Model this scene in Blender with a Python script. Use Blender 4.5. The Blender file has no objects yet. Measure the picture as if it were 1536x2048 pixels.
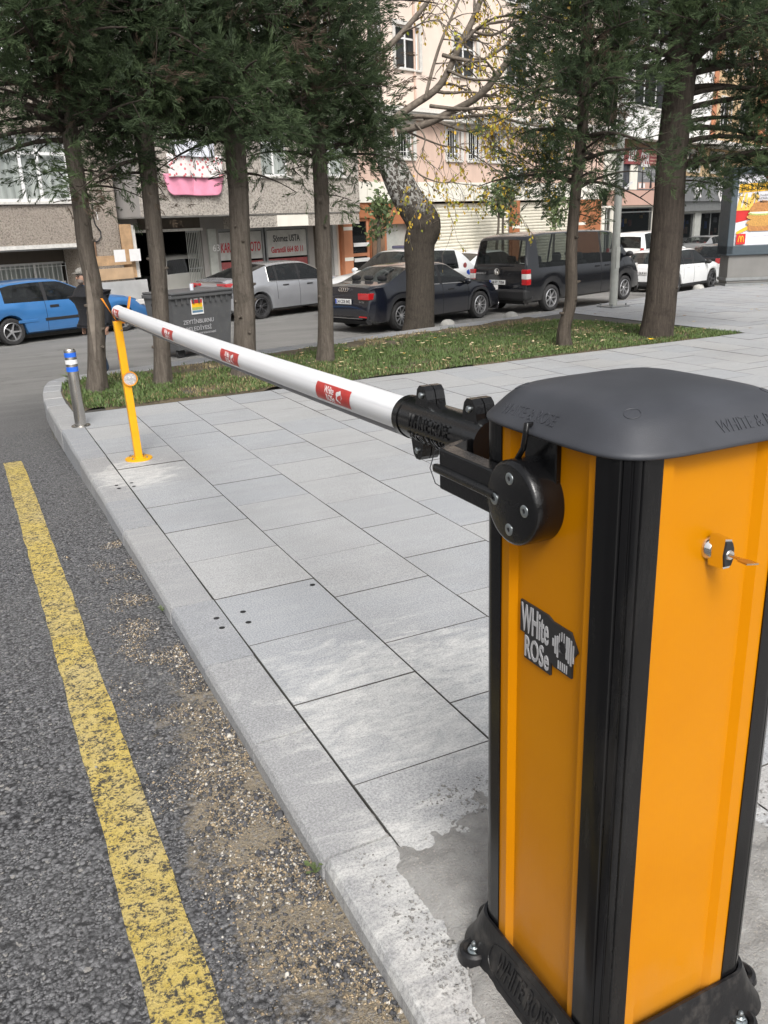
import bpy, bmesh, math, random
import numpy as np
from mathutils import Vector, Matrix, noise as mnoise

R = math.radians
rng = random.Random(7)
nrng = np.random.default_rng(11)
SC = bpy.context.scene
COL = SC.collection

# ------------------------------------------------------------------ camera
# world axes: x across the plaza, y along the front kerb, z up; plaza surface at z = 0
EYE = np.array([0.0, 0.0, 1.3])
CAM = np.array([[0.89677599, -0.17346201, 0.40706727],
                [-0.4409038, -0.27259709, 0.85515768],
                [-0.03737201, -0.94636238, -0.32093859]])     # columns: right, down, forward
FPX = 1700.0
cam_d = bpy.data.cameras.new('camera')
cam_d.sensor_fit = 'VERTICAL'
cam_d.sensor_height = 36.0
cam_d.sensor_width = 27.0
cam_d.lens = FPX / 2048.0 * 36.0
cam_d.clip_start = 0.05
cam_d.clip_end = 600.0
cam = bpy.data.objects.new('camera', cam_d)
COL.objects.link(cam)
mw = Matrix.Identity(4)
for r in range(3):
    mw[r][0] = CAM[r, 0]; mw[r][1] = -CAM[r, 1]; mw[r][2] = -CAM[r, 2]; mw[r][3] = EYE[r]
cam.matrix_world = mw
SC.camera = cam

# ------------------------------------------------------------------ sky, sun, exposure
SUN_EL, SUN_AZ = R(46), R(196)          # azimuth measured clockwise from +y
world = bpy.data.worlds.new('World')
SC.world = world
world.use_nodes = True
wt = world.node_tree
wt.nodes.clear()
sky = wt.nodes.new('ShaderNodeTexSky')
sky.sky_type = 'NISHITA'
sky.sun_disc = False
sky.sun_elevation = SUN_EL
sky.sun_rotation = SUN_AZ
sky.air_density = 1.0
sky.dust_density = 6.0
sky.ozone_density = 0.6
hs = wt.nodes.new('ShaderNodeHueSaturation')
hs.inputs['Saturation'].default_value = 0.18
bg = wt.nodes.new('ShaderNodeBackground')
bg.inputs['Strength'].default_value = 0.12
wo = wt.nodes.new('ShaderNodeOutputWorld')
wt.links.new(sky.outputs[0], hs.inputs['Color'])
wt.links.new(hs.outputs[0], bg.inputs['Color'])
wt.links.new(bg.outputs[0], wo.inputs['Surface'])
sd = bpy.data.lights.new('sun', 'SUN')
sd.energy = 1.3
sd.angle = R(18)
sd.color = (1.0, 0.965, 0.92)
sun = bpy.data.objects.new('sun', sd)
COL.objects.link(sun)
sdir = Vector((math.sin(SUN_AZ) * math.cos(SUN_EL), math.cos(SUN_AZ) * math.cos(SUN_EL), math.sin(SUN_EL)))
sun.rotation_euler = sdir.to_track_quat('Z', 'Y').to_euler()
vs = SC.view_settings
vs.view_transform = 'Standard'
vs.look = 'None'
vs.exposure = 0.62
vs.gamma = 1.0
vs.use_curve_mapping = False
try:
    SC.cycles.use_denoising = True
    SC.cycles.max_bounces = 8
    SC.cycles.transparent_max_bounces = 12
    SC.cycles.caustics_reflective = False
    SC.cycles.caustics_refractive = False
except Exception:
    pass

# ------------------------------------------------------------------ geometry of the place
AZ = R(20.0)                                # direction of the facades across the street

def sight(px, py):
    return CAM @ np.array([(px - 768.0) / FPX, (py - 1024.0) / FPX, 1.0])

def on_z(px, py, z=0.0):
    d = sight(px, py)
    return EYE + d * ((z - EYE[2]) / d[2])

ROAD_Y = [-8, 1, 3, 4.5, 6, 7.8, 10, 13, 16, 20, 90]
ROAD_Z = [-.05, -.055, -.065, -.09, -.15, -.30, -.55, -.86, -1.0, -1.02, -1.02]

def road_z(y, x=0.0):
    return float(np.interp(y, ROAD_Y, ROAD_Z)) + float(np.interp(x, [14, 24, 40], [0, -.38, -.45])) * min(1.0, max(0.0, (y - 9) / 6))

def on_road(px, py):
    d = sight(px, py)
    lo, hi = 0.5, 200.0
    for k in range(60):
        m = (lo + hi) / 2
        p = EYE + d * m
        if p[2] > road_z(p[1], p[0]): lo = m
        else: hi = m
    return EYE + d * lo

def at_dist(px, py, h):
    d = sight(px, py)
    return EYE + d * (h / math.hypot(d[0], d[1]))

# ------------------------------------------------------------------ node helpers
class N:
    def __init__(s, name):
        s.m = bpy.data.materials.new(name)
        s.m.use_nodes = True
        s.t = s.m.node_tree
        s.t.nodes.clear()
        s.out = s.t.nodes.new('ShaderNodeOutputMaterial')
        s.b = s.t.nodes.new('ShaderNodeBsdfPrincipled')
        s.t.links.new(s.b.outputs[0], s.out.inputs[0])
        s._c = {}
    def new(s, ty, **kw):
        n = s.t.nodes.new('ShaderNode' + ty)
        for k, v in kw.items():
            if k in n.inputs.keys(): 
                s.put(n.inputs[k], v)
            else: setattr(n, k, v)
        return n
    def put(s, sock, v):
        if hasattr(v, 'is_linked') or isinstance(v, bpy.types.NodeSocket): s.t.links.new(v, sock)
        else:
            if isinstance(v, tuple) and len(v) == 3 and sock.type == 'RGBA': v = v + (1,)
            sock.default_value = v
    def coord(s, which='Object'):
        if which == 'World':
            if 'g' not in s._c: s._c['g'] = s.t.nodes.new('ShaderNodeNewGeometry')
            return s._c['g'].outputs['Position']
        if 'tc' not in s._c: s._c['tc'] = s.t.nodes.new('ShaderNodeTexCoord')
        return s._c['tc'].outputs[which]
    def mapped(s, vec, scale=(1, 1, 1), loc=(0, 0, 0), rot=(0, 0, 0)):
        n = s.t.nodes.new('ShaderNodeMapping')
        s.put(n.inputs['Vector'], vec)
        n.inputs['Scale'].default_value = scale
        n.inputs['Location'].default_value = loc
        n.inputs['Rotation'].default_value = rot
        return n.outputs[0]
    def noise(s, vec, scale, detail=4, rough=.55, dist=0.0, col=False):
        n = s.t.nodes.new('ShaderNodeTexNoise')
        s.put(n.inputs['Vector'], vec)
        n.inputs['Scale'].default_value = scale
        n.inputs['Detail'].default_value = detail
        n.inputs['Roughness'].default_value = rough
        n.inputs['Distortion'].default_value = dist
        return n.outputs['Color' if col else 'Fac']
    def voro(s, vec, scale, feature='F1', out='Distance', rand=1.0):
        n = s.t.nodes.new('ShaderNodeTexVoronoi')
        n.feature = feature
        s.put(n.inputs['Vector'], vec)
        n.inputs['Scale'].default_value = scale
        n.inputs['Randomness'].default_value = rand
        return n.outputs[out]
    def ramp(s, fac, a, b, ca=(0, 0, 0), cb=(1, 1, 1)):
        n = s.t.nodes.new('ShaderNodeValToRGB')
        s.put(n.inputs[0], fac)
        e = n.color_ramp.elements
        e[0].position = a; e[1].position = b
        e[0].color = (*ca, 1); e[1].color = (*cb, 1)
        return n.outputs[0]
    def mix(s, fac, a, b, mode='MIX'):
        n = s.t.nodes.new('ShaderNodeMix')
        n.data_type = 'RGBA'
        n.blend_type = mode
        s.put(n.inputs[0], fac); s.put(n.inputs[6], a); s.put(n.inputs[7], b)
        return n.outputs[2]
    def math(s, op, a, b=0.0, c=None):
        n = s.t.nodes.new('ShaderNodeMath')
        n.operation = op
        s.put(n.inputs[0], a); s.put(n.inputs[1], b)
        if c is not None: s.put(n.inputs[2], c)
        return n.outputs[0]
    def sep(s, vec):
        n = s.t.nodes.new('ShaderNodeSeparateXYZ')
        s.put(n.inputs[0], vec)
        return n.outputs
    def objrand(s):
        if 'oi' not in s._c: s._c['oi'] = s.t.nodes.new('ShaderNodeObjectInfo')
        return s._c['oi'].outputs['Random']
    def attr(s, name, out='Color'):
        n = s.t.nodes.new('ShaderNodeAttribute')
        n.attribute_name = name
        return n.outputs[out]
    def bump(s, h, strength=.3, dist=.01, prev=None):
        n = s.t.nodes.new('ShaderNodeBump')
        s.put(n.inputs['Height'], h)
        n.inputs['Strength'].default_value = strength
        n.inputs['Distance'].default_value = dist
        if prev is not None: s.put(n.inputs['Normal'], prev)
        return n.outputs[0]
    def set(s, **kw):
        nm = dict(color='Base Color', rough='Roughness', metal='Metallic', spec='Specular IOR Level', normal='Normal', coat='Coat Weight',
                  coatr='Coat Roughness', alpha='Alpha', emis='Emission Color', emis_s='Emission Strength', trans='Transmission Weight')
        for k, v in kw.items(): s.put(s.b.inputs[nm[k]], v)
        return s

def plain(name, color, rough=.6, metal=0.0, var=.12, scale=6.0, bump=0.0, bscale=60.0, coat=0.0, spec=.5, dirt=0.0, dirtc=(.12, .10, .08)):
    n = N(name)
    v = n.noise(n.coord(), scale, 5)
    c0 = tuple(x * (1 - var) for x in color)
    c1 = tuple(min(1, x * (1 + var)) for x in color)
    c = n.ramp(v, .3, .7, c0, c1)
    if dirt:
        d = n.ramp(n.noise(n.coord(), scale * 2.3, 6, .65), .5, .75)
        c = n.mix(n.math('MULTIPLY', d, dirt), c, dirtc)
    n.set(color=c, rough=n.math('ADD', n.math('MULTIPLY', n.noise(n.coord(), scale * 3, 3), .2), rough - .1) if rough > .12 else rough, metal=metal, coat=coat, spec=spec)
    if bump: n.set(normal=n.bump(n.noise(n.coord(), bscale, 4), bump, .01))
    return n.m

M = {}
def mats():
    # granite pavers
    for key, base, amp in (('paver', (.345, .352, .362), .10), ('kerb', (.30, .305, .315), .06), ('slab', (.42, .41, .40), .08)):
        n = N(key)
        W = n.coord('World')
        rnd = n.objrand()
        grain = n.noise(W, 175, 5, .85)
        streak = n.noise(n.mapped(W, (3.0, 11.0, 1.0), rot=(0, 0, .25)), 1.6, 6, .62, .6)
        c = n.ramp(grain, .36, .64, tuple(x * .60 for x in base), tuple(min(1, x * 1.42) for x in base))
        c = n.mix(n.ramp(rnd, 0, 1), n.mix(1.0, c, (.93, .945, .965), 'MULTIPLY'), n.mix(1.0, c, (1.04, 1.025, 1.0), 'MULTIPLY'))
        c = n.mix(n.math('MULTIPLY', n.math('MULTIPLY', n.ramp(streak, .46, .78), .30), n.ramp(grain, .3, .6)), c, (.55, .545, .53))
        c = n.mix(n.math('MULTIPLY', n.ramp(n.noise(W, 1.1, 5, .6), .48, .75), .28), c, (.19, .175, .16))
        if key != 'slab':
            # dried cement smears in the swept area beside the cabinet and under the yellow post
            sm = None
            for (cx, cy, rx, ry) in ((1.02, 1.95, .55, .55), (.72, 1.15, .35, .50), (1.35, 1.35, .45, .6), (.74, 4.85, .30, .42)):
                p = n.sep(W)
                dx = n.math('DIVIDE', n.math('SUBTRACT', p[0], cx), rx)
                dy = n.math('DIVIDE', n.math('SUBTRACT', p[1], cy), ry)
                d = n.math('SUBTRACT', 1.0, n.math('SQRT', n.math('ADD', n.math('MULTIPLY', dx, dx), n.math('MULTIPLY', dy, dy))))
                sm = d if sm is None else n.math('MAXIMUM', sm, d)
            nz = n.noise(n.mapped(W, (3.0, 7.0, 1.0), rot=(0, 0, -.5)), 1.5, 7, .68, 1.2)
            k = n.ramp(n.math('ADD', n.math('MULTIPLY', sm, .55), n.math('SUBTRACT', nz, .5)), .10, .26)
            k = n.math('MULTIPLY', k, n.ramp(n.noise(n.mapped(W, (14, 34, 1), rot=(0, 0, -.45)), 1.0, 8, .78, .5), .34, .62))
            c = n.mix(n.math('MULTIPLY', n.math('MULTIPLY', k, .80), n.ramp(grain, .30, .52)), c, (.66, .655, .63))
        nb = n.bump(grain, .22, .004)
        n.set(color=c, rough=n.math('ADD', .62, n.math('MULTIPLY', grain, .25)), normal=nb, spec=.35)
        M[key] = n.m
    M['grout'] = plain('grout', (.07, .066, .06), .95, scale=30)
    # asphalt
    n = N('asphalt')
    W = n.coord('World')
    wv = n.new('VectorMath', operation='MULTIPLY_ADD'); n.put(wv.inputs[0], n.noise(W, 70, 4, .7, col=True)); wv.inputs[1].default_value = (.016, .016, .016); n.put(wv.inputs[2], W)
    WD = wv.outputs[0]
    sel = n.ramp(n.noise(W, 22, 3), .45, .55)
    cells = n.mix(sel, n.voro(WD, 95, 'F1', 'Distance'), n.voro(WD, 165, 'F1', 'Distance'))
    cellc = n.mix(sel, n.voro(WD, 95, 'F1', 'Color'), n.voro(WD, 165, 'F1', 'Color'))
    cells2 = n.noise(W, 330, 4, .75)
    base = n.ramp(n.sep(cellc)[0], .05, .95, (.085, .086, .091), (.30, .30, .308))
    base = n.mix(n.ramp(cells, .35, .75), base, (.025, .025, .027))
    base = n.mix(n.math('MULTIPLY', n.ramp(n.sep(cellc)[1], .955, .965), .7), base, (.42, .40, .37))
    big = n.noise(W, .55, 6, .6)
    base = n.mix(n.math('MULTIPLY', n.ramp(big, .45, .7), .4), base, (.16, .158, .155))
    # far away the street is a worn, smoother grey
    p = n.sep(W)
    far = n.ramp(n.math('DIVIDE', n.math('SUBTRACT', p[1], 6.0), 8.0), 0, 1)
    worn = n.ramp(n.noise(n.mapped(W, (.35, 1.4, 1)), 1.2, 7, .62), .3, .75, (.17, .168, .162), (.25, .245, .235))
    worn = n.mix(n.math('MULTIPLY', n.ramp(n.noise(W, .9, 4, .6, 1.5), .60, .72), .45), worn, (.07, .07, .07))
    base = n.mix(far, base, worn)
    # sandy grit washed up against the kerb
    dx = n.math('DIVIDE', n.math('SUBTRACT', p[0], .50), .26)
    dy = n.math('DIVIDE', n.math('SUBTRACT', p[1], 1.55), 1.15)
    sd_ = n.math('SUBTRACT', 1.0, n.math('SQRT', n.math('ADD', n.math('MULTIPLY', dx, dx), n.math('MULTIPLY', dy, dy))))
    smask = n.ramp(n.math('ADD', n.math('MULTIPLY', sd_, .5), n.math('SUBTRACT', n.noise(W, 9, 7, .75), .5)), .07, .22)
    sandc = n.ramp(n.noise(W, 300, 3, .8), .3, .7, (.13, .095, .055), (.46, .40, .30))
    low = n.ramp(cells, .22, .55)
    base = n.mix(n.math('MULTIPLY', smask, n.math('ADD', n.math('MULTIPLY', low, .75), .2)), base, sandc)
    hgt = n.math('ADD', n.math('MULTIPLY', n.math('SUBTRACT', 1.0, cells), 1.0), n.math('MULTIPLY', cells2, .9))
    nb = n.bump(hgt, .70, .010)
    n.set(color=base, rough=.82, normal=nb, spec=.35)
    M['asphalt'] = n.m
    # worn yellow line
    n = N('line_paint')
    W = n.coord('World')
    cells = n.noise(W, 130, 5, .72)
    yel = n.ramp(n.noise(W, 40, 5, .7), .3, .75, (.54, .40, .09), (.68, .54, .19))
    yel = n.mix(n.math('MULTIPLY', n.ramp(n.noise(W, 3, 5, .7), .45, .7), .45), yel, (.52, .46, .33))
    wear = n.math('ADD', n.math('MULTIPLY', n.ramp(cells, .3, .7), .34), n.math('MULTIPLY', n.noise(W, 42, 8, .78), .95))
    c = n.mix(n.ramp(wear, .62, .735), yel, (.06, .058, .055))
    n.set(color=c, rough=.8, normal=n.bump(cells, .8, .012), spec=.3)
    M['line'] = n.m
    # cement
    n = N('mortar')
    W = n.coord('World')
    c = n.ramp(n.noise(W, 14, 7, .7), .3, .72, (.25, .243, .23), (.43, .425, .41))
    c = n.mix(n.ramp(n.voro(W, 130, 'F1', 'Distance'), .12, .3), (.42, .39, .35), c)
    n.set(color=c, rough=.95, normal=n.bump(n.noise(W, 120, 5, .75), .8, .01))
    M['mortar'] = n.m
    n = N('kerb_wall')
    W = n.coord('World')
    c = n.ramp(n.noise(W, 9, 7, .7), .3, .7, (.10, .10, .09), (.27, .26, .24))
    c = n.mix(n.math('MULTIPLY', n.ramp(n.noise(W, 5, 5, .6), .5, .65), .6), c, (.07, .085, .045))
    n.set(color=c, rough=.95, normal=n.bump(n.noise(W, 45, 6, .7), .8, .02))
    M['kwall'] = n.m
    # soil
    n = N('soil')
    W = n.coord('World')
    c = n.ramp(n.noise(W, 5, 7, .7), .3, .7, (.055, .045, .03), (.17, .135, .085))
    n.set(color=c, rough=1.0, normal=n.bump(n.noise(W, 60, 5, .7), .8, .02))
    M['soil'] = n.m
    for key, ca, cb in (('grass', (.050, .088, .026), (.135, .19, .060)), ('straw', (.20, .16, .08), (.34, .28, .15))):
        n = N(key)
        c = n.mix(n.attr('tint', 'Fac'), ca, cb)
        n.set(color=c, rough=.6, spec=.3)
        M[key] = n.m
    # cypress foliage, colour varies from spray to spray
    n = N('cypress')
    t = n.attr('tint', 'Fac')
    c = n.mix(n.ramp(t, .0, .8), (.044, .064, .036), (.088, .128, .060))
    c = n.mix(n.ramp(t, .80, 1.0), c, (.12, .17, .075))
    c = n.mix(n.ramp(n.attr('dead', 'Fac'), .5, .6), c, (.12, .09, .065))
    n.set(color=c, rough=.7, spec=.25)
    tl = n.new('BsdfTranslucent'); n.put(tl.inputs[0], c)
    mx = n.new('MixShader'); mx.inputs[0].default_value = .38
    n.t.links.new(n.b.outputs[0], mx.inputs[1]); n.t.links.new(tl.outputs[0], mx.inputs[2]); n.t.links.new(mx.outputs[0], n.out.inputs[0])
    M['cypress'] = n.m
    n = N('leaf')
    t = n.attr('tint', 'Fac')
    n.set(color=n.mix(t, (.05, .085, .035), (.14, .18, .07)), rough=.5, spec=.4)
    M['leaf'] = n.m
    n = N('yellow_leaf')
    t = n.attr('tint', 'Fac')
    n.set(color=n.mix(t, (.50, .30, .03), (.30, .33, .05)), rough=.6, spec=.3)
    M['yleaf'] = n.m
    n = N('dry_leaf')
    t = n.attr('tint', 'Fac')
    n.set(color=n.mix(t, (.30, .20, .10), (.62, .52, .33)), rough=.8, spec=.2)
    M['dleaf'] = n.m
    # bark
    for key, ca, cb in (('bark', (.060, .050, .041), (.165, .142, .118)), ('bark_dark', (.029, .024, .020), (.092, .076, .062)), ('bark_mid', (.042, .035, .028), (.125, .104, .084)), ('bark_oak', (.03, .026, .022), (.085, .072, .058))):
        n = N(key)
        O = n.coord('Object')
        f = n.math('ADD', n.math('MULTIPLY', n.noise(n.mapped(O, (1, 1, .10)), 36, 6, .7, .9), .68), n.math('MULTIPLY', n.noise(n.mapped(O, (1, 1, .55)), 30, 6, .72, 1.4), .32))
        c = n.ramp(f, .32, .68, ca, cb)
        c = n.mix(n.math('MULTIPLY', n.ramp(n.noise(O, 7, 5, .65), .55, .7), .5), c, tuple(x * .45 for x in ca))
        if key == 'bark_oak':
            zz = n.sep(O)[2]
            lich = n.ramp(n.noise(n.mapped(O, (1, 1, .8)), 15, 5, .7, .6), .49, .54)
            up = n.ramp(n.math('DIVIDE', n.math('SUBTRACT', n.math('ADD', zz, n.math('MULTIPLY', n.noise(O, 5, 4), .8)), 2.8), .5), 0, 1)
            c = n.mix(n.math('MULTIPLY', lich, up), c, (.36, .355, .33))
        n.set(color=c, rough=.95, normal=n.bump(f, 1.0, .02), spec=.2)
        M[key] = n.m
    # barrier paints
    n = N('orange_paint')
    O = n.coord('Object')
    fl = n.noise(n.mapped(O, (260, 260, .6)), 1.0, 3)
    c = n.ramp(n.noise(O, 4, 4), .3, .7, (.50, .182, .0), (.54, .205, .0003))
    c = n.mix(n.math('MULTIPLY', n.ramp(n.noise(O, 90, 3, .8), .70, .78), .25), c, (.55, .20, .01))
    low = n.ramp(n.math('ADD', n.sep(O)[2], n.math('MULTIPLY', n.noise(n.mapped(O, (1, 1, .3)), 24, 5, .7), .16)), .10, .26, (1, 1, 1), (0, 0, 0))
    c = n.mix(n.math('MULTIPLY', low, .22), c, (.30, .22, .13))
    n.set(color=c, rough=n.math('ADD', .24, n.math('MULTIPLY', n.noise(O, 9, 6, .7), .12)), normal=n.bump(fl, .06, .002), spec=.18)
    M['orange'] = n.m
    n = N('yellow_paint')
    O = n.coord('Object')
    c = n.ramp(n.noise(O, 9, 4), .3, .7, (.70, .33, .004), (.76, .38, .006))
    c = n.mix(n.math('MULTIPLY', n.ramp(n.noise(O, 50, 5, .8), .66, .75), .35), c, (.45, .2, .02))
    n.set(color=c, rough=.4, spec=.45)
    M['yellow'] = n.m
    n = N('black_gloss')
    O = n.coord('Object')
    n.set(color=(.005, .005, .0055), rough=n.math('ADD', .13, n.math('MULTIPLY', n.ramp(n.noise(O, 30, 5, .7), .4, .8), .25)), spec=.5, normal=n.bump(n.noise(O, 160, 4, .6), .12, .004))
    M['bgloss'] = n.m
    n = N('black_post')
    O = n.coord('Object')
    dust = n.ramp(n.noise(n.mapped(O, (1, 1, .12)), 22, 6, .7), .52, .78)
    n.set(color=n.mix(n.math('MULTIPLY', dust, .07), (.004, .004, .0045), (.14, .13, .12)), rough=n.math('ADD', .20, n.math('MULTIPLY', dust, .3)), spec=.32)
    M['bpost'] = n.m
    n = N('black_plastic')
    O = n.coord('Object')
    c = n.ramp(n.noise(O, 12, 5), .3, .7, (.036, .038, .045), (.050, .053, .062))
    c = n.mix(n.math('MULTIPLY', n.ramp(n.noise(O, 60, 5, .8), .68, .74), .3), c, (.22, .22, .22))
    n.set(color=c, rough=.48, normal=n.bump(n.noise(O, 700, 3, .6), .25, .0015), spec=.45)
    M['bplastic'] = n.m
    M['fplastic'] = plain('foot_plastic', (.009, .009, .010), .33, dirt=.22, dirtc=(.20, .18, .16), scale=14, bump=.1)
    M['zinc'] = plain('zinc', (.52, .56, .57), .32, 1.0, scale=40)
    M['chrome'] = plain('chrome', (.80, .78, .75), .12, 1.0, var=.02)
    M['brass'] = plain('key_metal', (.62, .50, .36), .28, 1.0)
    M['steel'] = plain('stainless', (.50, .48, .45), .24, 1.0, var=.08, scale=3)
    n = N('boom_white')
    O = n.coord('Object')
    c = n.ramp(n.noise(n.mapped(O, (40, .5, 40)), 1.5, 4), .3, .7, (.70, .71, .73), (.80, .80, .81))
    n.set(color=c, rough=.38, spec=.5)
    M['boom'] = n.m
    M['sticker'] = plain('sticker_red', (.50, .035, .03), .35, scale=30)
    M['letter_w'] = plain('letter_white', (.74, .73, .72), .5, var=.05)
    M['letter_b'] = plain('letter_black', (.02, .02, .022), .5)
    M['letter_g'] = plain('letter_grey', (.40, .40, .41), .5, scale=20)
    M['letter_r'] = plain('letter_red', (.42, .03, .04), .5)
    M['letter_bl'] = plain('letter_blue', (.10, .20, .30), .5)
    M['letter_y'] = plain('letter_yellow', (.85, .48, .02), .5)
    M['rubber'] = plain('rubber', (.20, .20, .21), .5)
    M['blue_tape'] = plain('blue_tape', (.02, .13, .62), .35)
    M['white_tape'] = plain('white_tape', (.75, .75, .75), .35)
    M['tape_paper'] = plain('paper_tape', (.70, .64, .62), .6, bump=.4, bscale=50)
    M['reflector'] = plain('reflector', (.55, .54, .54), .25, .3, var=.35, scale=60, bump=.5, bscale=120)
    # building finishes
    for key, base, sc, st in (('rough_beige', (.46, .40, .34), 26, 1.0), ('rough_grey', (.52, .475, .42), 17, 1.0)):
        n = N(key)
        O = n.coord('Object')
        v = n.noise(O, sc, 5, .65, .8)
        c = n.ramp(v, .36, .54, tuple(x * .42 for x in base), base)
        c = n.mix(n.math('MULTIPLY', n.ramp(n.noise(O, .8, 5, .6), .45, .75), .35), c, tuple(x * .6 for x in base))
        n.set(color=c, rough=.95, normal=n.bump(v, st, .06), spec=.2)
        M[key] = n.m
    def render(key, base, stain=.3):
        n = N(key)
        O = n.coord('Object')
        c = n.ramp(n.noise(O, 1.3, 6, .6), .3, .7, tuple(x * .92 for x in base), tuple(min(1, x * 1.06) for x in base))
        drip = n.ramp(n.noise(n.mapped(O, (2.2, 2.2, .25)), 1.6, 6, .65), .5, .8)
        c = n.mix(n.math('MULTIPLY', drip, stain), c, tuple(x * .62 for x in base))
        n.set(color=c, rough=.9, normal=n.bump(n.noise(O, 60, 4), .15, .01), spec=.2)
        M[key] = n.m
    render('pink', (.78, .65, .56), .2)
    render('pink_low', (.62, .46, .38), .3)
    render('cream', (.76, .73, .65), .2)
    render('white_wall', (.80, .79, .77), .15)
    render('orange_wall', (.50, .225, .125), .2)
    render('tan_wall', (.58, .42, .25), .2)
    render('terracotta', (.36, .145, .07), .2)
    render('grey_wall', (.30, .285, .27), .4)
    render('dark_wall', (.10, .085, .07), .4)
    render('pink_band', (.52, .34, .28), .2)
    M['slat'] = plain('shutter_cream', (.70, .665, .56), .5, var=.08, scale=3, dirt=.2)
    M['upvc'] = plain('upvc_white', (.76, .76, .75), .4, var=.04)
    M['stone_trim'] = plain('stone_trim', (.62, .60, .56), .8, scale=10, dirt=.3)
    M['concrete'] = plain('concrete', (.34, .33, .31), .9, scale=5, dirt=.4, bump=.4)
    M['concrete_pale'] = plain('concrete_pale', (.46, .45, .42), .9, scale=9, dirt=.3, bump=.4)
    M['metal_grey'] = plain('metal_grey', (.28, .29, .29), .45, .6, dirt=.2)
    M['pole_grey'] = plain('pole_grey', (.42, .43, .40), .5, .2, scale=3, dirt=.25)
    M['sheet'] = plain('sheet_metal', (.52, .52, .51), .45, .4, scale=2, var=.15)
    M['wood'] = plain('wood_board', (.42, .27, .15), .8, scale=5, var=.25, dirt=.3)
    M['wood_dark'] = plain('wood_dark', (.17, .10, .06), .8, scale=5, var=.25)
    M['cardboard'] = plain('cardboard', (.45, .31, .19), .85, scale=3, var=.15)
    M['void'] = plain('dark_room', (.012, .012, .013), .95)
    M['void_blue'] = plain('shop_interior', (.05, .055, .065), .8, var=.9, scale=2.5)
    M['bin'] = plain('bin_plastic', (.085, .087, .09), .5, scale=4, dirt=.25, dirtc=(.18, .17, .15))
    M['board_frame'] = plain('board_frame', (.055, .075, .09), .5)
    M['board_base'] = plain('board_base', (.19, .185, .175), .7, scale=3)
    M['poster'] = plain('poster_white', (.66, .66, .70), .4, var=.03)
    M['p_yellow'] = plain('poster_yellow', (.78, .45, .03), .4, var=.04)
    M['p_red'] = plain('poster_red', (.55, .02, .02), .4, var=.1)
    M['p_bun'] = plain('poster_bun', (.42, .19, .06), .4, var=.3, scale=30)
    M['p_patty'] = plain('poster_patty', (.50, .27, .07), .4, var=.35, scale=60)
    M['p_green'] = plain('poster_green', (.35, .42, .12), .4, var=.4, scale=60)
    M['p_cream'] = plain('poster_cream', (.78, .72, .55), .4, var=.1)
    M['p_fries'] = plain('poster_fries', (.80, .50, .10), .4, var=.15, scale=20)
    M['p_cola'] = plain('poster_cola', (.10, .035, .025), .4)
    M['sign_grey'] = plain('sign_grey', (.16, .165, .17), .5)
    M['sign_red'] = plain('sign_red', (.30, .075, .075), .5, var=.2)
    M['sign_panel'] = plain('sign_panel', (.46, .46, .44), .5, scale=4, dirt=.2)
    M['pink_cloth'] = plain('pink_towel', (.76, .30, .42), .9, var=.08, bump=.5, bscale=90)
    n = N('pattern_cloth')
    O = n.coord('Object')
    k = n.ramp(n.voro(O, 9, 'F1', 'Distance'), .30, .36)
    n.set(color=n.mix(k, (.62, .16, .18), (.80, .74, .72)), rough=.9)
    M['pattern_cloth'] = n.m
    M['pale_cloth'] = plain('pale_cloth', (.68, .70, .76), .9)
    n = N('curtain')
    O = n.coord('Object')
    n.set(color=n.ramp(n.noise(n.mapped(O, (9, 1, .3)), 1.6, 4), .3, .7, (.62, .63, .63), (.88, .88, .87)), rough=.9)
    M['curtain'] = n.m
    # glass: partly see-through pane with a mirror-like face
    def glass(key, tint, see, rough=.03):
        n = N(key)
        t = n.new('BsdfTransparent')
        t.inputs[0].default_value = (*tint, 1)
        n.set(color=(.012, .014, .015), rough=rough, spec=.8)
        mx = n.new('MixShader')
        fr = n.new('LayerWeight')
        fr.inputs['Blend'].default_value = .5
        f5 = n.math('ADD', .04, n.math('MULTIPLY', n.math('POWER', fr.outputs['Facing'], 4.0), .96))
        n.put(mx.inputs[0], n.math('MULTIPLY', n.math('SUBTRACT', 1.0, f5), see))
        n.t.links.new(n.b.outputs[0], mx.inputs[1])
        n.t.links.new(t.outputs[0], mx.inputs[2])
        n.t.links.new(mx.outputs[0], n.out.inputs[0])
        M[key] = n.m
    glass('glass_car', (.62, .66, .64), .62)
    glass('glass_dark', (.45, .48, .47), .40)
    glass('glass_clear', (.80, .83, .81), .84)
    glass('glass_house', (.5, .5, .5), .35)
    def paint(key, col, metal=0.0, rough=.28, dirt=.15, coat=.8):
        n = N(key)
        O = n.coord('Object')
        c = n.ramp(n.noise(O, 2, 4), .3, .7, tuple(x * .94 for x in col), tuple(min(1, x * 1.05) for x in col))
        p = n.sep(O)
        low = n.ramp(n.math('ADD', p[2], n.math('MULTIPLY', n.noise(O, 6, 5), .35)), .35, .75, (1, 1, 1), (0, 0, 0))
        c = n.mix(n.math('MULTIPLY', low, dirt), c, (.17, .155, .135))
        n.set(color=c, rough=rough, metal=metal, coat=coat, coatr=.05, spec=.5)
        M[key] = n.m
    paint('car_blue', (.045, .185, .45), .25)
    paint('car_silver', (.37, .38, .40), .4, .24)
    paint('car_navy', (.007, .009, .016), .1, .2, .18, 1.0)
    paint('car_black', (.006, .007, .010), .1, .22, .22, 1.0)
    paint('car_white', (.76, .77, .77), 0, .3, .12)
    paint('car_cream', (.72, .71, .66), 0, .3, .12)
    paint('car_grey', (.28, .285, .29), .3, .3)
    M['trim'] = plain('black_trim', (.018, .018, .019), .55)
    M['under'] = plain('underbody', (.01, .01, .01), .9)
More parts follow.
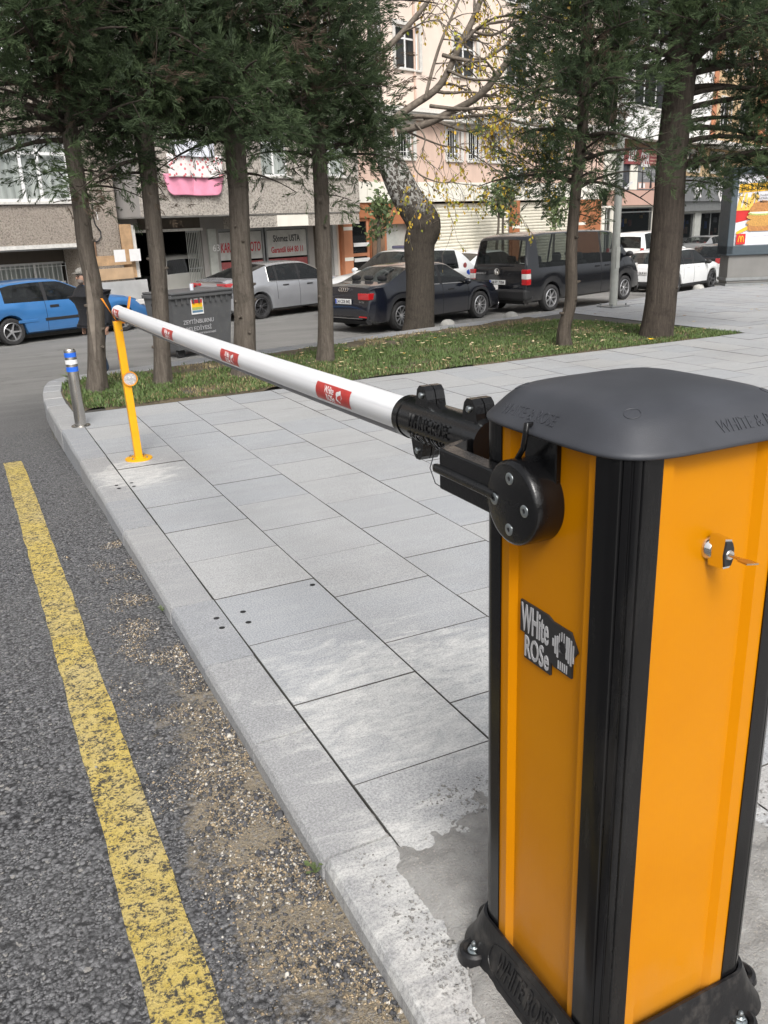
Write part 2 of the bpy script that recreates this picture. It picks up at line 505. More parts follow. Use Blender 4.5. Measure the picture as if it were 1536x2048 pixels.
    M['seat'] = plain('car_seat', (.02, .02, .022), .85)
    M['tyre'] = plain('tyre', (.022, .022, .023), .85, dirt=.4, dirtc=(.10, .09, .08), scale=12)
    M['rim'] = plain('rim_alloy', (.55, .55, .56), .35, .8)
    M['rim_dark'] = plain('rim_dark', (.12, .12, .125), .4, .7)
    n = N('tail_red'); n.set(color=(.42, .012, .015), rough=.15, coat=1.0); M['tail'] = n.m
    n = N('tail_white'); n.set(color=(.62, .60, .58), rough=.15, coat=1.0); M['lamp_white'] = n.m
    n = N('lamp_orange'); n.set(color=(.62, .20, .03), rough=.2, coat=1.0); M['lamp_orange'] = n.m
    M['plate'] = plain('number_plate', (.70, .70, .69), .4, var=.03)
    M['plate_blue'] = plain('plate_blue', (.02, .07, .40), .4)
    M['skin'] = plain('skin', (.42, .25, .18), .55, var=.1, scale=20)
    M['hair'] = plain('hair', (.03, .025, .02), .8)
    M['beard'] = plain('beard', (.20, .17, .15), .9)
    M['jacket'] = plain('black_jacket', (.012, .013, .017), .55, bump=.5, bscale=25)
    M['jeans'] = plain('jeans', (.045, .075, .12), .85, var=.25, scale=14)
    M['jeans_blue'] = plain('jeans_blue', (.06, .13, .25), .85, var=.25, scale=14)
    M['shoe'] = plain('shoe', (.03, .03, .03), .6)
    M['cap_cloth'] = plain('cap_cloth', (.20, .19, .17), .9, var=.6, scale=25)
    M['red_plastic'] = plain('red_plastic', (.55, .06, .03), .4)
mats()

# ------------------------------------------------------------------ object helpers
def link(o, parent=None):
    COL.objects.link(o)
    if parent is not None: o.parent = parent
    return o

def tag(o, label=None, cat=None, group=None, kind=None):
    if label: o['label'] = label
    if cat: o['category'] = cat
    if group: o['group'] = group
    if kind: o['kind'] = kind
    return o

def empty(name, loc=(0, 0, 0), rz=0.0, label=None, cat=None, group=None):
    o = bpy.data.objects.new(name, None)
    o.empty_display_size = .1
    o.location = loc
    o.rotation_euler = (0, 0, rz)
    link(o)
    return tag(o, label, cat, group)

def mesh(name, verts, faces, mat, parent=None, smooth=None, mids=None):
    me = bpy.data.meshes.new(name)
    me.from_pydata([tuple(map(float, v)) for v in verts], [], faces)
    ms = mat if isinstance(mat, (list, tuple)) else [mat]
    for m in ms: me.materials.append(m)
    if mids is not None: me.polygons.foreach_set('material_index', mids)
    if smooth is not None:
        me.polygons.foreach_set('use_smooth', [True] * len(me.polygons))
        if smooth < 180: me.set_sharp_from_angle(angle=R(smooth))
    me.update()
    o = bpy.data.objects.new(name, me)
    return link(o, parent)

def dup(o, parent=None, **kw):
    c = o.copy()
    COL.objects.link(c)
    if parent is not None: c.parent = parent
    return c

def copy_tree(o, parent=None):
    c = o.copy()
    COL.objects.link(c)
    if parent is not None: c.parent = parent
    for ch in list(o.children): copy_tree(ch, c)
    return c

class MB:
    """collects shapes, then links them as ONE mesh object"""
    def __init__(s): s.v = []; s.f = []; s.mi = []; s.cur = 0
    def add(s, verts, faces):
        b = len(s.v)
        s.v += [tuple(v) for v in verts]
        s.f += [tuple(i + b for i in f) for f in faces]
        s.mi += [s.cur] * len(faces)
        return s
    def box(s, x0, x1, y0, y1, z0, z1, m=None, bev=0.0):
        if bev > 0: return s.bevbox(x0, x1, y0, y1, z0, z1, bev, m)
        v = [(x0, y0, z0), (x1, y0, z0), (x1, y1, z0), (x0, y1, z0), (x0, y0, z1), (x1, y0, z1), (x1, y1, z1), (x0, y1, z1)]
        if m is not None: v = [tuple(m @ Vector(p)) for p in v]
        return s.add(v, [(3, 2, 1, 0), (4, 5, 6, 7), (0, 1, 5, 4), (1, 2, 6, 5), (2, 3, 7, 6), (3, 0, 4, 7)])
    def bevbox(s, x0, x1, y0, y1, z0, z1, b, m=None):
        bm = bmesh.new()
        bmesh.ops.create_cube(bm, size=1.0)
        for v in bm.verts:
            v.co = Vector(((x0 + x1) / 2 + v.co.x * (x1 - x0), (y0 + y1) / 2 + v.co.y * (y1 - y0), (z0 + z1) / 2 + v.co.z * (z1 - z0)))
        bmesh.ops.bevel(bm, geom=list(bm.edges), offset=b, segments=2, affect='EDGES', profile=.5)
        if m is not None: bm.transform(m)
        bm.verts.index_update()
        s.add([v.co[:] for v in bm.verts], [[v.index for v in f.verts] for f in bm.faces])
        bm.free()
        return s
    def tube(s, pts, rad, seg=10, cap=True, squash=1.0):
        pts = [Vector(p) for p in pts]
        n = len(pts)
        rads = rad if isinstance(rad, (list, tuple)) else [rad] * n
        b = len(s.v)
        t0 = (pts[1] - pts[0]).normalized()
        up = Vector((0, 0, 1)) if abs(t0.z) < .9 else Vector((1, 0, 0))
        a = t0.cross(up).normalized()
        V = []
        for i, p in enumerate(pts):
            t = (pts[min(i + 1, n - 1)] - pts[max(i - 1, 0)]).normalized()
            a = (a - t * a.dot(t)).normalized()
            c = t.cross(a)
            for k in range(seg):
                th = 2 * math.pi * k / seg
                V.append(tuple(p + (a * math.cos(th) + c * math.sin(th) * squash) * rads[i]))
        F = []
        for i in range(n - 1):
            for k in range(seg):
                k2 = (k + 1) % seg
                F.append((i * seg + k, i * seg + k2, (i + 1) * seg + k2, (i + 1) * seg + k))
        if cap:
            F.append(tuple(range(seg))[::-1]); F.append(tuple((n - 1) * seg + k for k in range(seg)))
        return s.add(V, F)
    def cyl(s, a, b, r, seg=16, r2=None): return s.tube([a, b], [r, r if r2 is None else r2], seg)
    def lathe(s, prof, seg=24, m=None, closed=False):
        """profile of (radius, z) turned about z"""
        V = []; F = []
        n = len(prof)
        for (r, z) in prof:
            for k in range(seg):
                th = 2 * math.pi * k / seg
                V.append((r * math.cos(th), r * math.sin(th), z))
        for i in range(n if closed else n - 1):
            for k in range(seg):
                k2 = (k + 1) % seg
                i2 = (i + 1) % n
                F.append((i * seg + k, i * seg + k2, i2 * seg + k2, i2 * seg + k))
        if m is not None: V = [tuple(m @ Vector(p)) for p in V]
        return s.add(V, F)
    def prism(s, poly, axis, a, b, m=None):
        """polygon given in the two other axes, extruded along axis from a to b"""
        n = len(poly)
        def P(p, t):
            return {'x': (t, p[0], p[1]), 'y': (p[0], t, p[1]), 'z': (p[0], p[1], t)}[axis]
        V = [P(p, a) for p in poly] + [P(p, b) for p in poly]
        if m is not None: V = [tuple(m @ Vector(p)) for p in V]
        F = [tuple(range(n))[::-1], tuple(range(n, 2 * n))] + [(i, (i + 1) % n, (i + 1) % n + n, i + n) for i in range(n)]
        return s.add(V, F)
    def ball(s, c, rx, ry, rz, seg=14, rings=9, m=None):
        V = []; F = []
        for i in range(rings + 1):
            ph = math.pi * i / rings
            for k in range(seg):
                th = 2 * math.pi * k / seg
                V.append((c[0] + rx * math.sin(ph) * math.cos(th), c[1] + ry * math.sin(ph) * math.sin(th), c[2] + rz * math.cos(ph)))
        for i in range(rings):
            for k in range(seg):
                k2 = (k + 1) % seg
                F.append((i * seg + k, (i + 1) * seg + k, (i + 1) * seg + k2, i * seg + k2))
        if m is not None: V = [tuple(m @ Vector(p)) for p in V]
        return s.add(V, F)
    def build(s, name, mat, parent=None, smooth=None):
        o = mesh(name, s.v, s.f, mat, parent, smooth, s.mi if isinstance(mat, (list, tuple)) else None)
        bm = bmesh.new(); bm.from_mesh(o.data)
        bmesh.ops.recalc_face_normals(bm, faces=bm.faces)
        bm.to_mesh(o.data); bm.free()
        if smooth is not None and smooth < 180: o.data.set_sharp_from_angle(angle=R(smooth))
        return o

_glyph = {}
def text_mesh(body, size=1.0, extrude=0.0, bold=0.0, spacing=1.0, shear=0.0):
    """verts (x, y, z) centred on the middle of the word, faces"""
    key = (body, size, extrude, bold, spacing, shear)
    if key in _glyph: return _glyph[key]
    cu = bpy.data.curves.new('lettering', 'FONT')
    cu.body = body; cu.size = size; cu.extrude = extrude; cu.offset = bold; cu.space_character = spacing; cu.shear = shear
    cu.resolution_u = 3
    o = bpy.data.objects.new('lettering', cu)
    COL.objects.link(o)
    dg = bpy.context.evaluated_depsgraph_get()
    me = bpy.data.meshes.new_from_object(o.evaluated_get(dg))
    V = np.array([v.co[:] for v in me.vertices]) if len(me.vertices) else np.zeros((0, 3))
    F = [tuple(p.vertices) for p in me.polygons]
    bpy.data.objects.remove(o); bpy.data.curves.remove(cu); bpy.data.meshes.remove(me)
    if len(V):
        c = (V.min(0) + V.max(0)) / 2
        V = V - np.array([c[0], c[1], 0])
    _glyph[key] = (V, F)
    return V, F

def lettering(name, body, mat, parent, place, width=None, height=None, extrude=.002, bold=0.0, spacing=1.0, shear=0.0):
    """word laid out by place(u, v, w) -> point; width and height in metres"""
    V, F = text_mesh(body, 1.0, 0.0 if extrude == 0 else .5, bold, spacing, shear)
    V = V.copy()
    sz = V.max(0) - V.min(0)
    if height is None: height = width * sz[1] / sz[0]
    if width is None: width = height * sz[0] / sz[1]
    V[:, 0] *= width / sz[0]; V[:, 1] *= height / sz[1]
    V[:, 2] = (V[:, 2] + .5) * extrude
    return mesh(name, [place(*v) for v in V], F, mat, parent)

def soup(name, V, F4, mat, parent=None, attrs=None, tri=False):
    """large polygon soup from numpy arrays: V (n,3), F4 (m,4) or (m,3)"""
    me = bpy.data.meshes.new(name)
    k = F4.shape[1]
    me.vertices.add(len(V)); me.vertices.foreach_set('co', np.ascontiguousarray(V, dtype=np.float32).ravel())
    me.loops.add(F4.size); me.loops.foreach_set('vertex_index', np.ascontiguousarray(F4, dtype=np.int32).ravel())
    me.polygons.add(len(F4))
    me.polygons.foreach_set('loop_start', np.arange(0, F4.size, k, dtype=np.int32))
    me.polygons.foreach_set('loop_total', np.full(len(F4), k, dtype=np.int32))
    me.materials.append(mat)
    for nm, arr in (attrs or {}).items():
        a = me.attributes.new(nm, 'FLOAT', 'POINT')
        a.data.foreach_set('value', np.ascontiguousarray(arr, dtype=np.float32))
    me.update(); me.validate()
    o = bpy.data.objects.new(name, me)
    return link(o, parent)
# ------------------------------------------------------------------ ground: road
def build_road():
    ys = np.concatenate([np.linspace(-8, 1, 10), np.linspace(1.3, 20, 60), np.array([24, 30, 40, 60, 90])])
    xs = np.array([-90, -40, -20, -10, -5, -2, 0, 1, 2, 4, 8, 12, 14, 17, 20, 24, 30, 40, 60, 90.])
    V = [(x, y, road_z(y, x)) for y in ys for x in xs]
    nx = len(xs)
    F = [(j * nx + i, j * nx + i + 1, (j + 1) * nx + i + 1, (j + 1) * nx + i) for j in range(len(ys) - 1) for i in range(nx - 1)]
    o = mesh('road', V, F, M['asphalt'], None, 180)
    tag(o, kind='structure')
    # painted line, slightly ragged edges
    V = []; F = []
    yy = np.linspace(-1.0, 6.28, 140)
    for i, y in enumerate(yy):
        e0 = .006 * mnoise.noise((y * 9, 1.3, 0)); e1 = .006 * mnoise.noise((y * 9, 7.7, 0))
        z = road_z(y) + .004
        V += [(.090 + e0, y, z), (.209 + e1, y, z)]
        if i: F.append((2 * i - 2, 2 * i - 1, 2 * i + 1, 2 * i))
    o2 = mesh('yellow_line', V, F, M['line'], o)
    # loose grit: small angular stones, thickest against the kerb
    octv = np.array([(1, 0, 0), (0, 1, 0), (-1, 0, 0), (0, -1, 0), (0, 0, .8), (0, 0, -.4)])
    octf = np.array([(0, 1, 4), (1, 2, 4), (2, 3, 4), (3, 0, 4), (1, 0, 5), (2, 1, 5), (3, 2, 5), (0, 3, 5)])
    def stones(name, n, mat, size, pos):
        P = np.array([pos() for _ in range(n)])
        s = size * np.exp(nrng.normal(0, .38, n))
        th = nrng.uniform(0, 6.28, n)
        sc = nrng.uniform(.6, 1.25, (n, 3)) * s[:, None]
        v = octv[None] * sc[:, None, :]
        v = v + nrng.normal(0, .12, v.shape) * s[:, None, None]
        c, sn = np.cos(th)[:, None], np.sin(th)[:, None]
        x = v[..., 0] * c - v[..., 1] * sn; y = v[..., 0] * sn + v[..., 1] * c
        v = np.stack([x, y, v[..., 2]], -1) + P[:, None, :]
        f = octf[None] + (np.arange(n) * 6)[:, None, None]
        g = soup(name, v.reshape(-1, 3), f.reshape(-1, 3), mat)
        return tag(g, kind='stuff')
    def near_kerb():
        while True:
            y = rng.uniform(.9, 4.2)
            x = .498 - abs(rng.gauss(0, .13))
            if x < .215: continue
            if mnoise.noise((x * 7, y * 7, 3)) + .35 * (1 - abs(y - 1.6) / 1.2) - .8 * (.498 - x) > rng.uniform(-.2, .45): return (x, y, road_z(y) + .0015)
    def anywhere():
        y = rng.uniform(.9, 6) ; return (rng.uniform(-1.2, .49), y, road_z(y) + .001)
    a = stones('sand_grains', 9000, plain('grit_tan', (.36, .28, .18), .9, var=.5, scale=60), .0019, near_kerb)
    tag(a, 'tan sand grains washed up against the front kerb')
    a = stones('pale_gravel', 2400, plain('grit_pale', (.50, .47, .42), .9, var=.3, scale=60), .0026, near_kerb)
    tag(a, 'pale gravel chips lying along the front kerb')
    a = stones('dark_gravel', 5200, plain('grit_dark', (.075, .075, .08), .9, var=.6, scale=60), .0036, near_kerb)
    tag(a, 'dark loose asphalt gravel beside the kerb')
    a = stones('loose_chippings', 3200, plain('grit_mid', (.20, .20, .19), .9, var=.7, scale=40), .0025, anywhere)
    tag(a, 'grey stone chippings scattered over the asphalt')
    def round_cabinet():
        while True:
            th = rng.uniform(0, 6.283); q = rng.uniform(.55, 1.15)
            x, y = .96 + .60 * q * math.cos(th), .82 + .62 * q * math.sin(th)
            if x > .56 and y > .45 and rng.random() < 1.35 - q + .8 * mnoise.noise((x * 5, y * 5, 4)): return (x, y, .002)
    a = stones('mortar_crumbs', 5200, M['mortar'], .0024, round_cabinet)
    tag(a, 'grey crumbs of mortar strewn round the foot of the cabinet')
build_road()

# ------------------------------------------------------------------ plaza: paving, kerbs, planting bed
BACK = [(.98, 8.88), (4.38, 9.66), (7.24, 10.16), (12.35, 11.64), (40.0, 19.4)]      # outer edge of the rear kerb
def back_y(x): return float(np.interp(x, [p[0] for p in BACK], [p[1] for p in BACK]))
BED = [(.665, 7.00), (.68, 7.75), (.735, 8.40), (.86, 8.58), (1.24, 8.64), (4.22, 9.34), (7.02, 9.86), (7.78, 6.86), (4.5, 6.87), (2.4, 6.905), (.9, 6.935)]
def inside(poly, x, y):
    c = False
    for i in range(len(poly)):
        x0, y0 = poly[i]; x1, y1 = poly[i - 1]
        if (y0 > y) != (y1 > y) and x < (x1 - x0) * (y - y0) / (y1 - y0) + x0: c = not c
    return c

def build_plaza():
    pts = [(.53, -6), (40, -6), (40, 19.2), (12.35, 11.5), (7.24, 10.0), (4.38, 9.5), (1.0, 8.74), (.66, 8.4), (.56, 7.1)]
    mb = MB().prism(pts, 'z', -.14, -.009)
    base = mb.build('plaza', M['grout'])
    tag(base, kind='structure')
    px, py = .397, .42
    def tile_mesh(name, w, l, mat):
        b = .0016
        V = [(-w, -l, -.03), (w, -l, -.03), (w, l, -.03), (-w, l, -.03), (-w, -l, -b), (w, -l, -b), (w, l, -b), (-w, l, -b),
             (-w + b, -l + b, 0), (w - b, -l + b, 0), (w - b, l - b, 0), (-w + b, l - b, 0)]
        F = [(8, 9, 10, 11)] + [(4 + i, 4 + (i + 1) % 4, 8 + (i + 1) % 4, 8 + i) for i in range(4)] + [(i, (i + 1) % 4, 4 + (i + 1) % 4, 4 + i) for i in range(4)]
        me = bpy.data.meshes.new(name)
        me.from_pydata(V, [], F); me.materials.append(mat); me.materials.append(M['grout'])
        me.polygons.foreach_set('material_index', [0] + [1] * (len(F) - 1)); me.update()
        return me
    tm = tile_mesh('paver', px / 2 - .0011, py / 2 - .0011, M['paver'])
    cand = []
    for i in range(0, 42):
        x = .663 + px * (i + .5)
        off = 0 if i % 2 == 0 else .5
        for j in range(-14, 30):
            y0 = 1.63 + py * (j + off); y1 = y0 + py
            lim = 6.86 if x < 7.75 else back_y(x) - .24
            if y0 > lim - .05: continue
            y1 = min(y1, lim)
            cy = (y0 + y1) / 2
            c = CAM.T @ (np.array([x, cy, 0]) - EYE)
            area = 0
            if c[2] > .3:
                u, v = 768 + FPX * c[0] / c[2], 1024 + FPX * c[1] / c[2]
                if -120 < u < 1660 and -50 < v < 2300: area = abs(c[1]) / c[2] ** 3
                if .75 < x < 1.0 and .8 < cy < 1.0: area = 0
            cand.append((area, x, cy, y1 - y0))
    cand.sort(key=lambda t: -t[0])
    rest = MB()
    for k, (a, x, y, l) in enumerate(cand):
        dz = rng.uniform(-.0012, .0012)
        rx, ry = rng.gauss(0, .0016), rng.gauss(0, .0016)
        if k < 299 and a > 0:
            o = bpy.data.objects.new('paver', tm)
            o.location = (x, y, dz); o.rotation_euler = (rx, ry, rng.gauss(0, .0012)); o.scale = (1, l / py, 1)
            link(o, base)
        else:
            rest.box(x - px / 2 + .0025, x + px / 2 - .0025, y - l / 2 + .0025, y + l / 2 - .0025, -.03, dz)
            rest.mi[-6:] = [1, 0, 1, 1, 1, 1]
    o = rest.build('paver_field', [M['slab'], M['grout']], base)
    tag(o, kind='stuff')
    # bolt holes and patch marks left by an older post
    holes = MB()
    for (hx, hy) in [on_z(q[0], q[1])[:2] for q in ((433, 1237), (486, 1224), (444, 1256), (497, 1245), (233, 971), (263, 966), (238, 977), (268, 973), (625, 1170))]:
        holes.lathe([(.0, .0016), (.009, .0016), (.011, .0012)], 10, Matrix.Translation((hx, hy, 0)))
    holes.build('bolt_hole', M['void'], base)
    # front kerb
    kerb = MB().box(.515, .655, -6, 7.1, -.13, -.012).build('kerb', M['grout'])
    tag(kerb, kind='structure')
    prof = [(.499, -.16), (.500, -.020), (.508, -.004), (.513, 0), (.6585, 0), (.6605, -.002), (.6605, -.10)]
    ke = MB().prism(prof, 'y', .0036, .4864).build('kerb_stone', M['kerb'], kerb)
    first = True
    for k in range(-12, 12):
        y = 1.43 + .49 * k
        o = ke if first else dup(ke, kerb)
        first = False
        o.location = (rng.uniform(-.0015, .0015), y, rng.uniform(-.0015, .0015))
        o.rotation_euler = (rng.gauss(0, .002), 0, rng.gauss(0, .002))
    # rounded corner and rear kerb stones
    outer = [(.497, 7.31), (.508, 7.68), (.535, 8.05), (.575, 8.38), (.64, 8.66), (.78, 8.83), (.98, 8.89)]
    inner = [(.659, 7.31), (.668, 7.68), (.69, 8.05), (.735, 8.34), (.82, 8.52), (1.0, 8.60), (1.2, 8.645)]
    def stone(a0, a1, b0, b1):
        mb = MB()
        g = .004
        A0, A1, B0, B1 = [Vector((*p, 0)) for p in (a0, a1, b0, b1)]
        da = (A1 - A0).normalized() * g; db = (B1 - B0).normalized() * g
        q = [A0 + da, A1 - da, B1 - db, B0 + db]
        c = sum(q, Vector()) / 4
        top = [p + (c - p).normalized() * .012 for p in q]
        V = [(p.x, p.y, -.16) for p in q] + [(p.x, p.y, -.014) for p in q] + [(p.x, p.y, 0) for p in top]
        F = [(8, 9, 10, 11)] + [(4 + i, 4 + (i + 1) % 4, 8 + (i + 1) % 4, 8 + i) for i in range(4)] + [(i, (i + 1) % 4, 4 + (i + 1) % 4, 4 + i) for i in range(4)]
        mb.add(V, F).build('kerb_stone', M['kerb'], kerb)
    for i in range(len(outer) - 1): stone(outer[i], outer[i + 1], inner[i], inner[i + 1])
    xs = np.arange(.98, 16, .78)
    for i in range(len(xs) - 1):
        x0, x1 = xs[i], xs[i + 1]
        stone((x0, back_y(x0) + .01), (x1, back_y(x1) + .01), (x0 + (.22 if i == 0 else .07), back_y(x0) - .25), (x1 + .07, back_y(x1) - .25))
    # rough footing below the kerb where the road falls away
    V = []; F = []
    path = [(.512, 2.5), (.512, 4), (.512, 5), (.51, 6), (.51, 7.31), (.52, 7.68), (.547, 8.05), (.59, 8.38), (.655, 8.65), (.79, 8.815)] + [(x, back_y(x) - .015) for x in np.arange(1.0, 30, .8)]
    fine = []
    for i in range(len(path) - 1):
        n = max(2, int(math.dist(path[i], path[i + 1]) / .06)) if i < 10 else 2
        for k in range(n): fine.append(tuple(np.array(path[i]) + (np.array(path[i + 1]) - path[i]) * k / n))
    for i, (x, y) in enumerate(fine):
        for j in range(7):
            z = -.10 + (road_z(y, x) - .12 + .10) * j / 6
            d = .022 * mnoise.noise((x * 9, y * 9, z * 14)) - .006
            V.append((x + (-d if y < 8.5 else 0), y + (d if y >= 8.5 else 0), z))
        if i:
            for j in range(6): F.append(((i - 1) * 7 + j, i * 7 + j, i * 7 + j + 1, (i - 1) * 7 + j + 1))
    w = mesh('kerb_footing', V, F, M['kwall'], None, 180)
    tag(w, kind='structure')
    # cement poured round the cabinet
    V = []; F = []
    n = 110
    X = np.linspace(.525, 1.75, n); Y = np.linspace(.42, 1.62, n)
    for j in range(n):
        for i in range(n):
            x, y = X[i], Y[j]
            d = math.hypot((x - .96) / .60, (y - .82) / .62)
            m = 1.12 - d + .30 * mnoise.fractal((x * 4.2, y * 4.2, 2.0), 1.0, 2.0, 5)
            if x < .66: m -= (.66 - x) * 5.0
            h = -.012 + .022 * max(0, min(1, m * 3.0)) + .0060 * mnoise.fractal((x * 30, y * 30, 1), 1.0, 2.0, 4)
            V.append((x, y, h))
    for j in range(n - 1):
        for i in range(n - 1): F.append((j * n + i, j * n + i + 1, (j + 1) * n + i + 1, (j + 1) * n + i))
    o = mesh('mortar_bed', V, F, M['mortar'], base, 180)
    # planting bed
    xs = np.linspace(.66, 7.8, 90); ys = np.linspace(6.84, 9.9, 46)
    V = []; idx = {}; F = []
    for j, y in enumerate(ys):
        for i, x in enumerate(xs):
            V.append((x, y, -.012 if not inside(BED, x, y) else .006 + .022 * mnoise.noise((x * 2.1, y * 2.1, 0)) + .008 * mnoise.noise((x * 9, y * 9, 0))))
    nx = len(xs)
    for j in range(len(ys) - 1):
        for i in range(nx - 1):
            cx, cy = (xs[i] + xs[i + 1]) / 2, (ys[j] + ys[j + 1]) / 2
            if inside(BED, cx, cy): F.append((j * nx + i, j * nx + i + 1, (j + 1) * nx + i + 1, (j + 1) * nx + i))
    o = mesh('planting_bed', V, F, M['soil'], None, 180)
    tag(o, kind='structure')
build_plaza()

def blades(name, n, mat, h0, h1, keep, label):
    P = []
    while len(P) < n:
        x, y = rng.uniform(.68, 7.76), rng.uniform(6.84, 9.8)
        if inside(BED, x, y) and keep(x, y): P.append((x, y, .004 + .022 * mnoise.noise((x * 2.1, y * 2.1, 0))))
    P = np.array(P)
    th = nrng.uniform(0, 6.283, n); h = nrng.uniform(h0, h1, n); w = nrng.uniform(.0025, .0055, n); ln = nrng.uniform(.1, .9, n) * h
    a = np.stack([np.cos(th), np.sin(th), np.zeros(n)], 1); b = np.stack([-np.sin(th), np.cos(th), np.zeros(n)], 1)
    z = np.array([0, 0, 1.])
    v0 = P - b * w[:, None]; v1 = P + b * w[:, None]
    mid = P + a * (ln * .35)[:, None] + z * (h * .6)[:, None]
    v2 = mid + b * (w * .7)[:, None]; v3 = mid - b * (w * .7)[:, None]
    tip = P + a * ln[:, None] + z * h[:, None]
    V = np.stack([v0, v1, v2, v3, tip], 1).reshape(-1, 3)
    o5 = np.arange(n)[:, None] * 5
    F = np.concatenate([np.concatenate([o5, o5 + 1, o5 + 2], 1), np.concatenate([o5, o5 + 2, o5 + 3], 1), np.concatenate([o5 + 3, o5 + 2, o5 + 4], 1)])
    tint = np.repeat(np.clip(nrng.normal(.5, .25, n), 0, 1), 5)
    o = soup(name, V, F, mat, None, {'tint': tint})
    tag(o, label, kind='stuff')

def lush(x, y):
    m = mnoise.noise((x * 1.3, y * 1.6, 5)) + .5 * mnoise.noise((x * 4, y * 4, 9))
    edge = 1.0 if y < 7.1 else 0
    back = max(0, (y - (7.9 + .13 * x)) / .8)
    strawy = .8 if 1.6 < x < 2.9 and y < 7.45 else 0
    return m + .35 + .7 * edge - back - strawy > rng.uniform(-.5, .5)
blades('grass', 52000, M['grass'], .012, .040, lush, 'short green grass growing round the tree trunks in the bed')
blades('dry_grass', 8000, M['straw'], .010, .035, lambda x, y: mnoise.noise((x * 1.7, y * 2.2, 2)) + (.9 if 1.5 < x < 3.0 and y < 7.5 else 0) > .1, 'straw coloured dry grass on the bare soil')

def leaf_litter():
    V = []; F = []; T = []
    def put(p, s, t):
        th = rng.uniform(0, 6.28); c, n = math.cos(th), math.sin(th)
        b = len(V)
        for (u, v, w) in ((-1, 0, .1), (-.3, .55, .25), (.55, .45, .1), (1, 0, .35), (.5, -.5, .22), (-.35, -.5, .05)):
            V.append((p[0] + s * (u * c - v * n), p[1] + s * (u * n + v * c), p[2] + s * w)); T.append(t)
        F.append((b, b + 1, b + 2, b + 3)); F.append((b, b + 3, b + 4, b + 5))
    k = 0
    while k < 230:
        x, y = rng.uniform(2.6, 7.6), rng.uniform(6.95, 9.7)
        if inside(BED, x, y): put((x, y, .03 + .022 * mnoise.noise((x * 2.1, y * 2.1, 0))), rng.uniform(.014, .034), rng.random()); k += 1
    for k in range(60):
        x = rng.uniform(6, 14); y = rng.uniform(6.9, back_y(x) - .1)
        put((x, y, .004), rng.uniform(.012, .03), rng.random())
    o = mesh('fallen_leaves', V, F, M['dleaf'])
    a = o.data.attributes.new('tint', 'FLOAT', 'POINT'); a.data.foreach_set('value', T)
    tag(o, 'dry fallen leaves scattered over the grass bed', kind='stuff')
    # a few bright ones by themselves
    for (u, v, s) in ((693, 702, .035), (808, 707, .03), (870, 676, .028), (1305, 679, .05)):
        p = on_z(u, v, .04)
        V.clear(); F.clear(); T.clear()
        put((0, 0, 0), s, 0)
        o = mesh('yellow_leaf', V, F, M['p_yellow'])
        o.location = p
        tag(o, 'bright yellow fallen leaf on the grass ' + {693: 'beside the fourth conifer trunk', 808: 'in front of the dark saloon', 870: 'near the kerb by the leaning tree', 1305: 'at the foot of the thickest trunk'}[u], 'leaf', 'bright fallen leaves')
leaf_litter()

def weeds():
    for (u, v, s, label) in ((632, 1745, .05, 'small green weed growing out of the kerb joint'), (325, 1222, .03, 'tiny weed tuft in the joint between kerb and asphalt'), (120, 772, .16, 'leafy green weed at the rounded corner of the bed')):
        p = on_z(u, v, -.05) if v > 1000 else np.array([.80, 8.25, 0.0])
        mb = MB()
        nn = 9 if s < .1 else 60
        for k in range(nn):
            th = rng.uniform(0, 6.28); r = rng.uniform(.2, 1) * s * .5; h = rng.uniform(.15, .75) * s
            c = Vector((r * math.cos(th), r * math.sin(th), h))
            q = Vector((math.cos(th), math.sin(th), .3)) * (s * .16 if s < .1 else .022); w = Vector((-math.sin(th), math.cos(th), 0)) * (s * .12 if s < .1 else .014)
            mb.add([c - q, c + w, c + q, c - w], [(0, 1, 2, 3)])
            mb.tube([(0, 0, 0), c * .6 + Vector((0, 0, h * .2)), c], .0012, 4)
        o = mb.build('weed', M['leaf'])
        a = o.data.attributes.new('tint', 'FLOAT', 'POINT'); a.data.foreach_set('value', [rng.uniform(.5, 1) for _ in o.data.vertices])
        o.location = p
        tag(o, label, 'weed')
weeds()
def rubble():
    for (u, v, s, lab) in ((1532, 1408, .030, 'broken lump of mortar lying on the paving right of the cabinet'),):
        p = on_z(u, v, .012)
        bm = bmesh.new(); bmesh.ops.create_icosphere(bm, subdivisions=3, radius=s)
        for q in bm.verts: q.co *= 1 + .35 * mnoise.noise(q.co * 40)
        for q in bm.verts: q.co.z *= .7
        me = bpy.data.meshes.new('mortar_lump'); bm.to_mesh(me); bm.free(); me.materials.append(M['mortar'])
        o = link(bpy.data.objects.new('mortar_lump', me)); o.location = p
        tag(o, lab, 'rubble')
rubble()
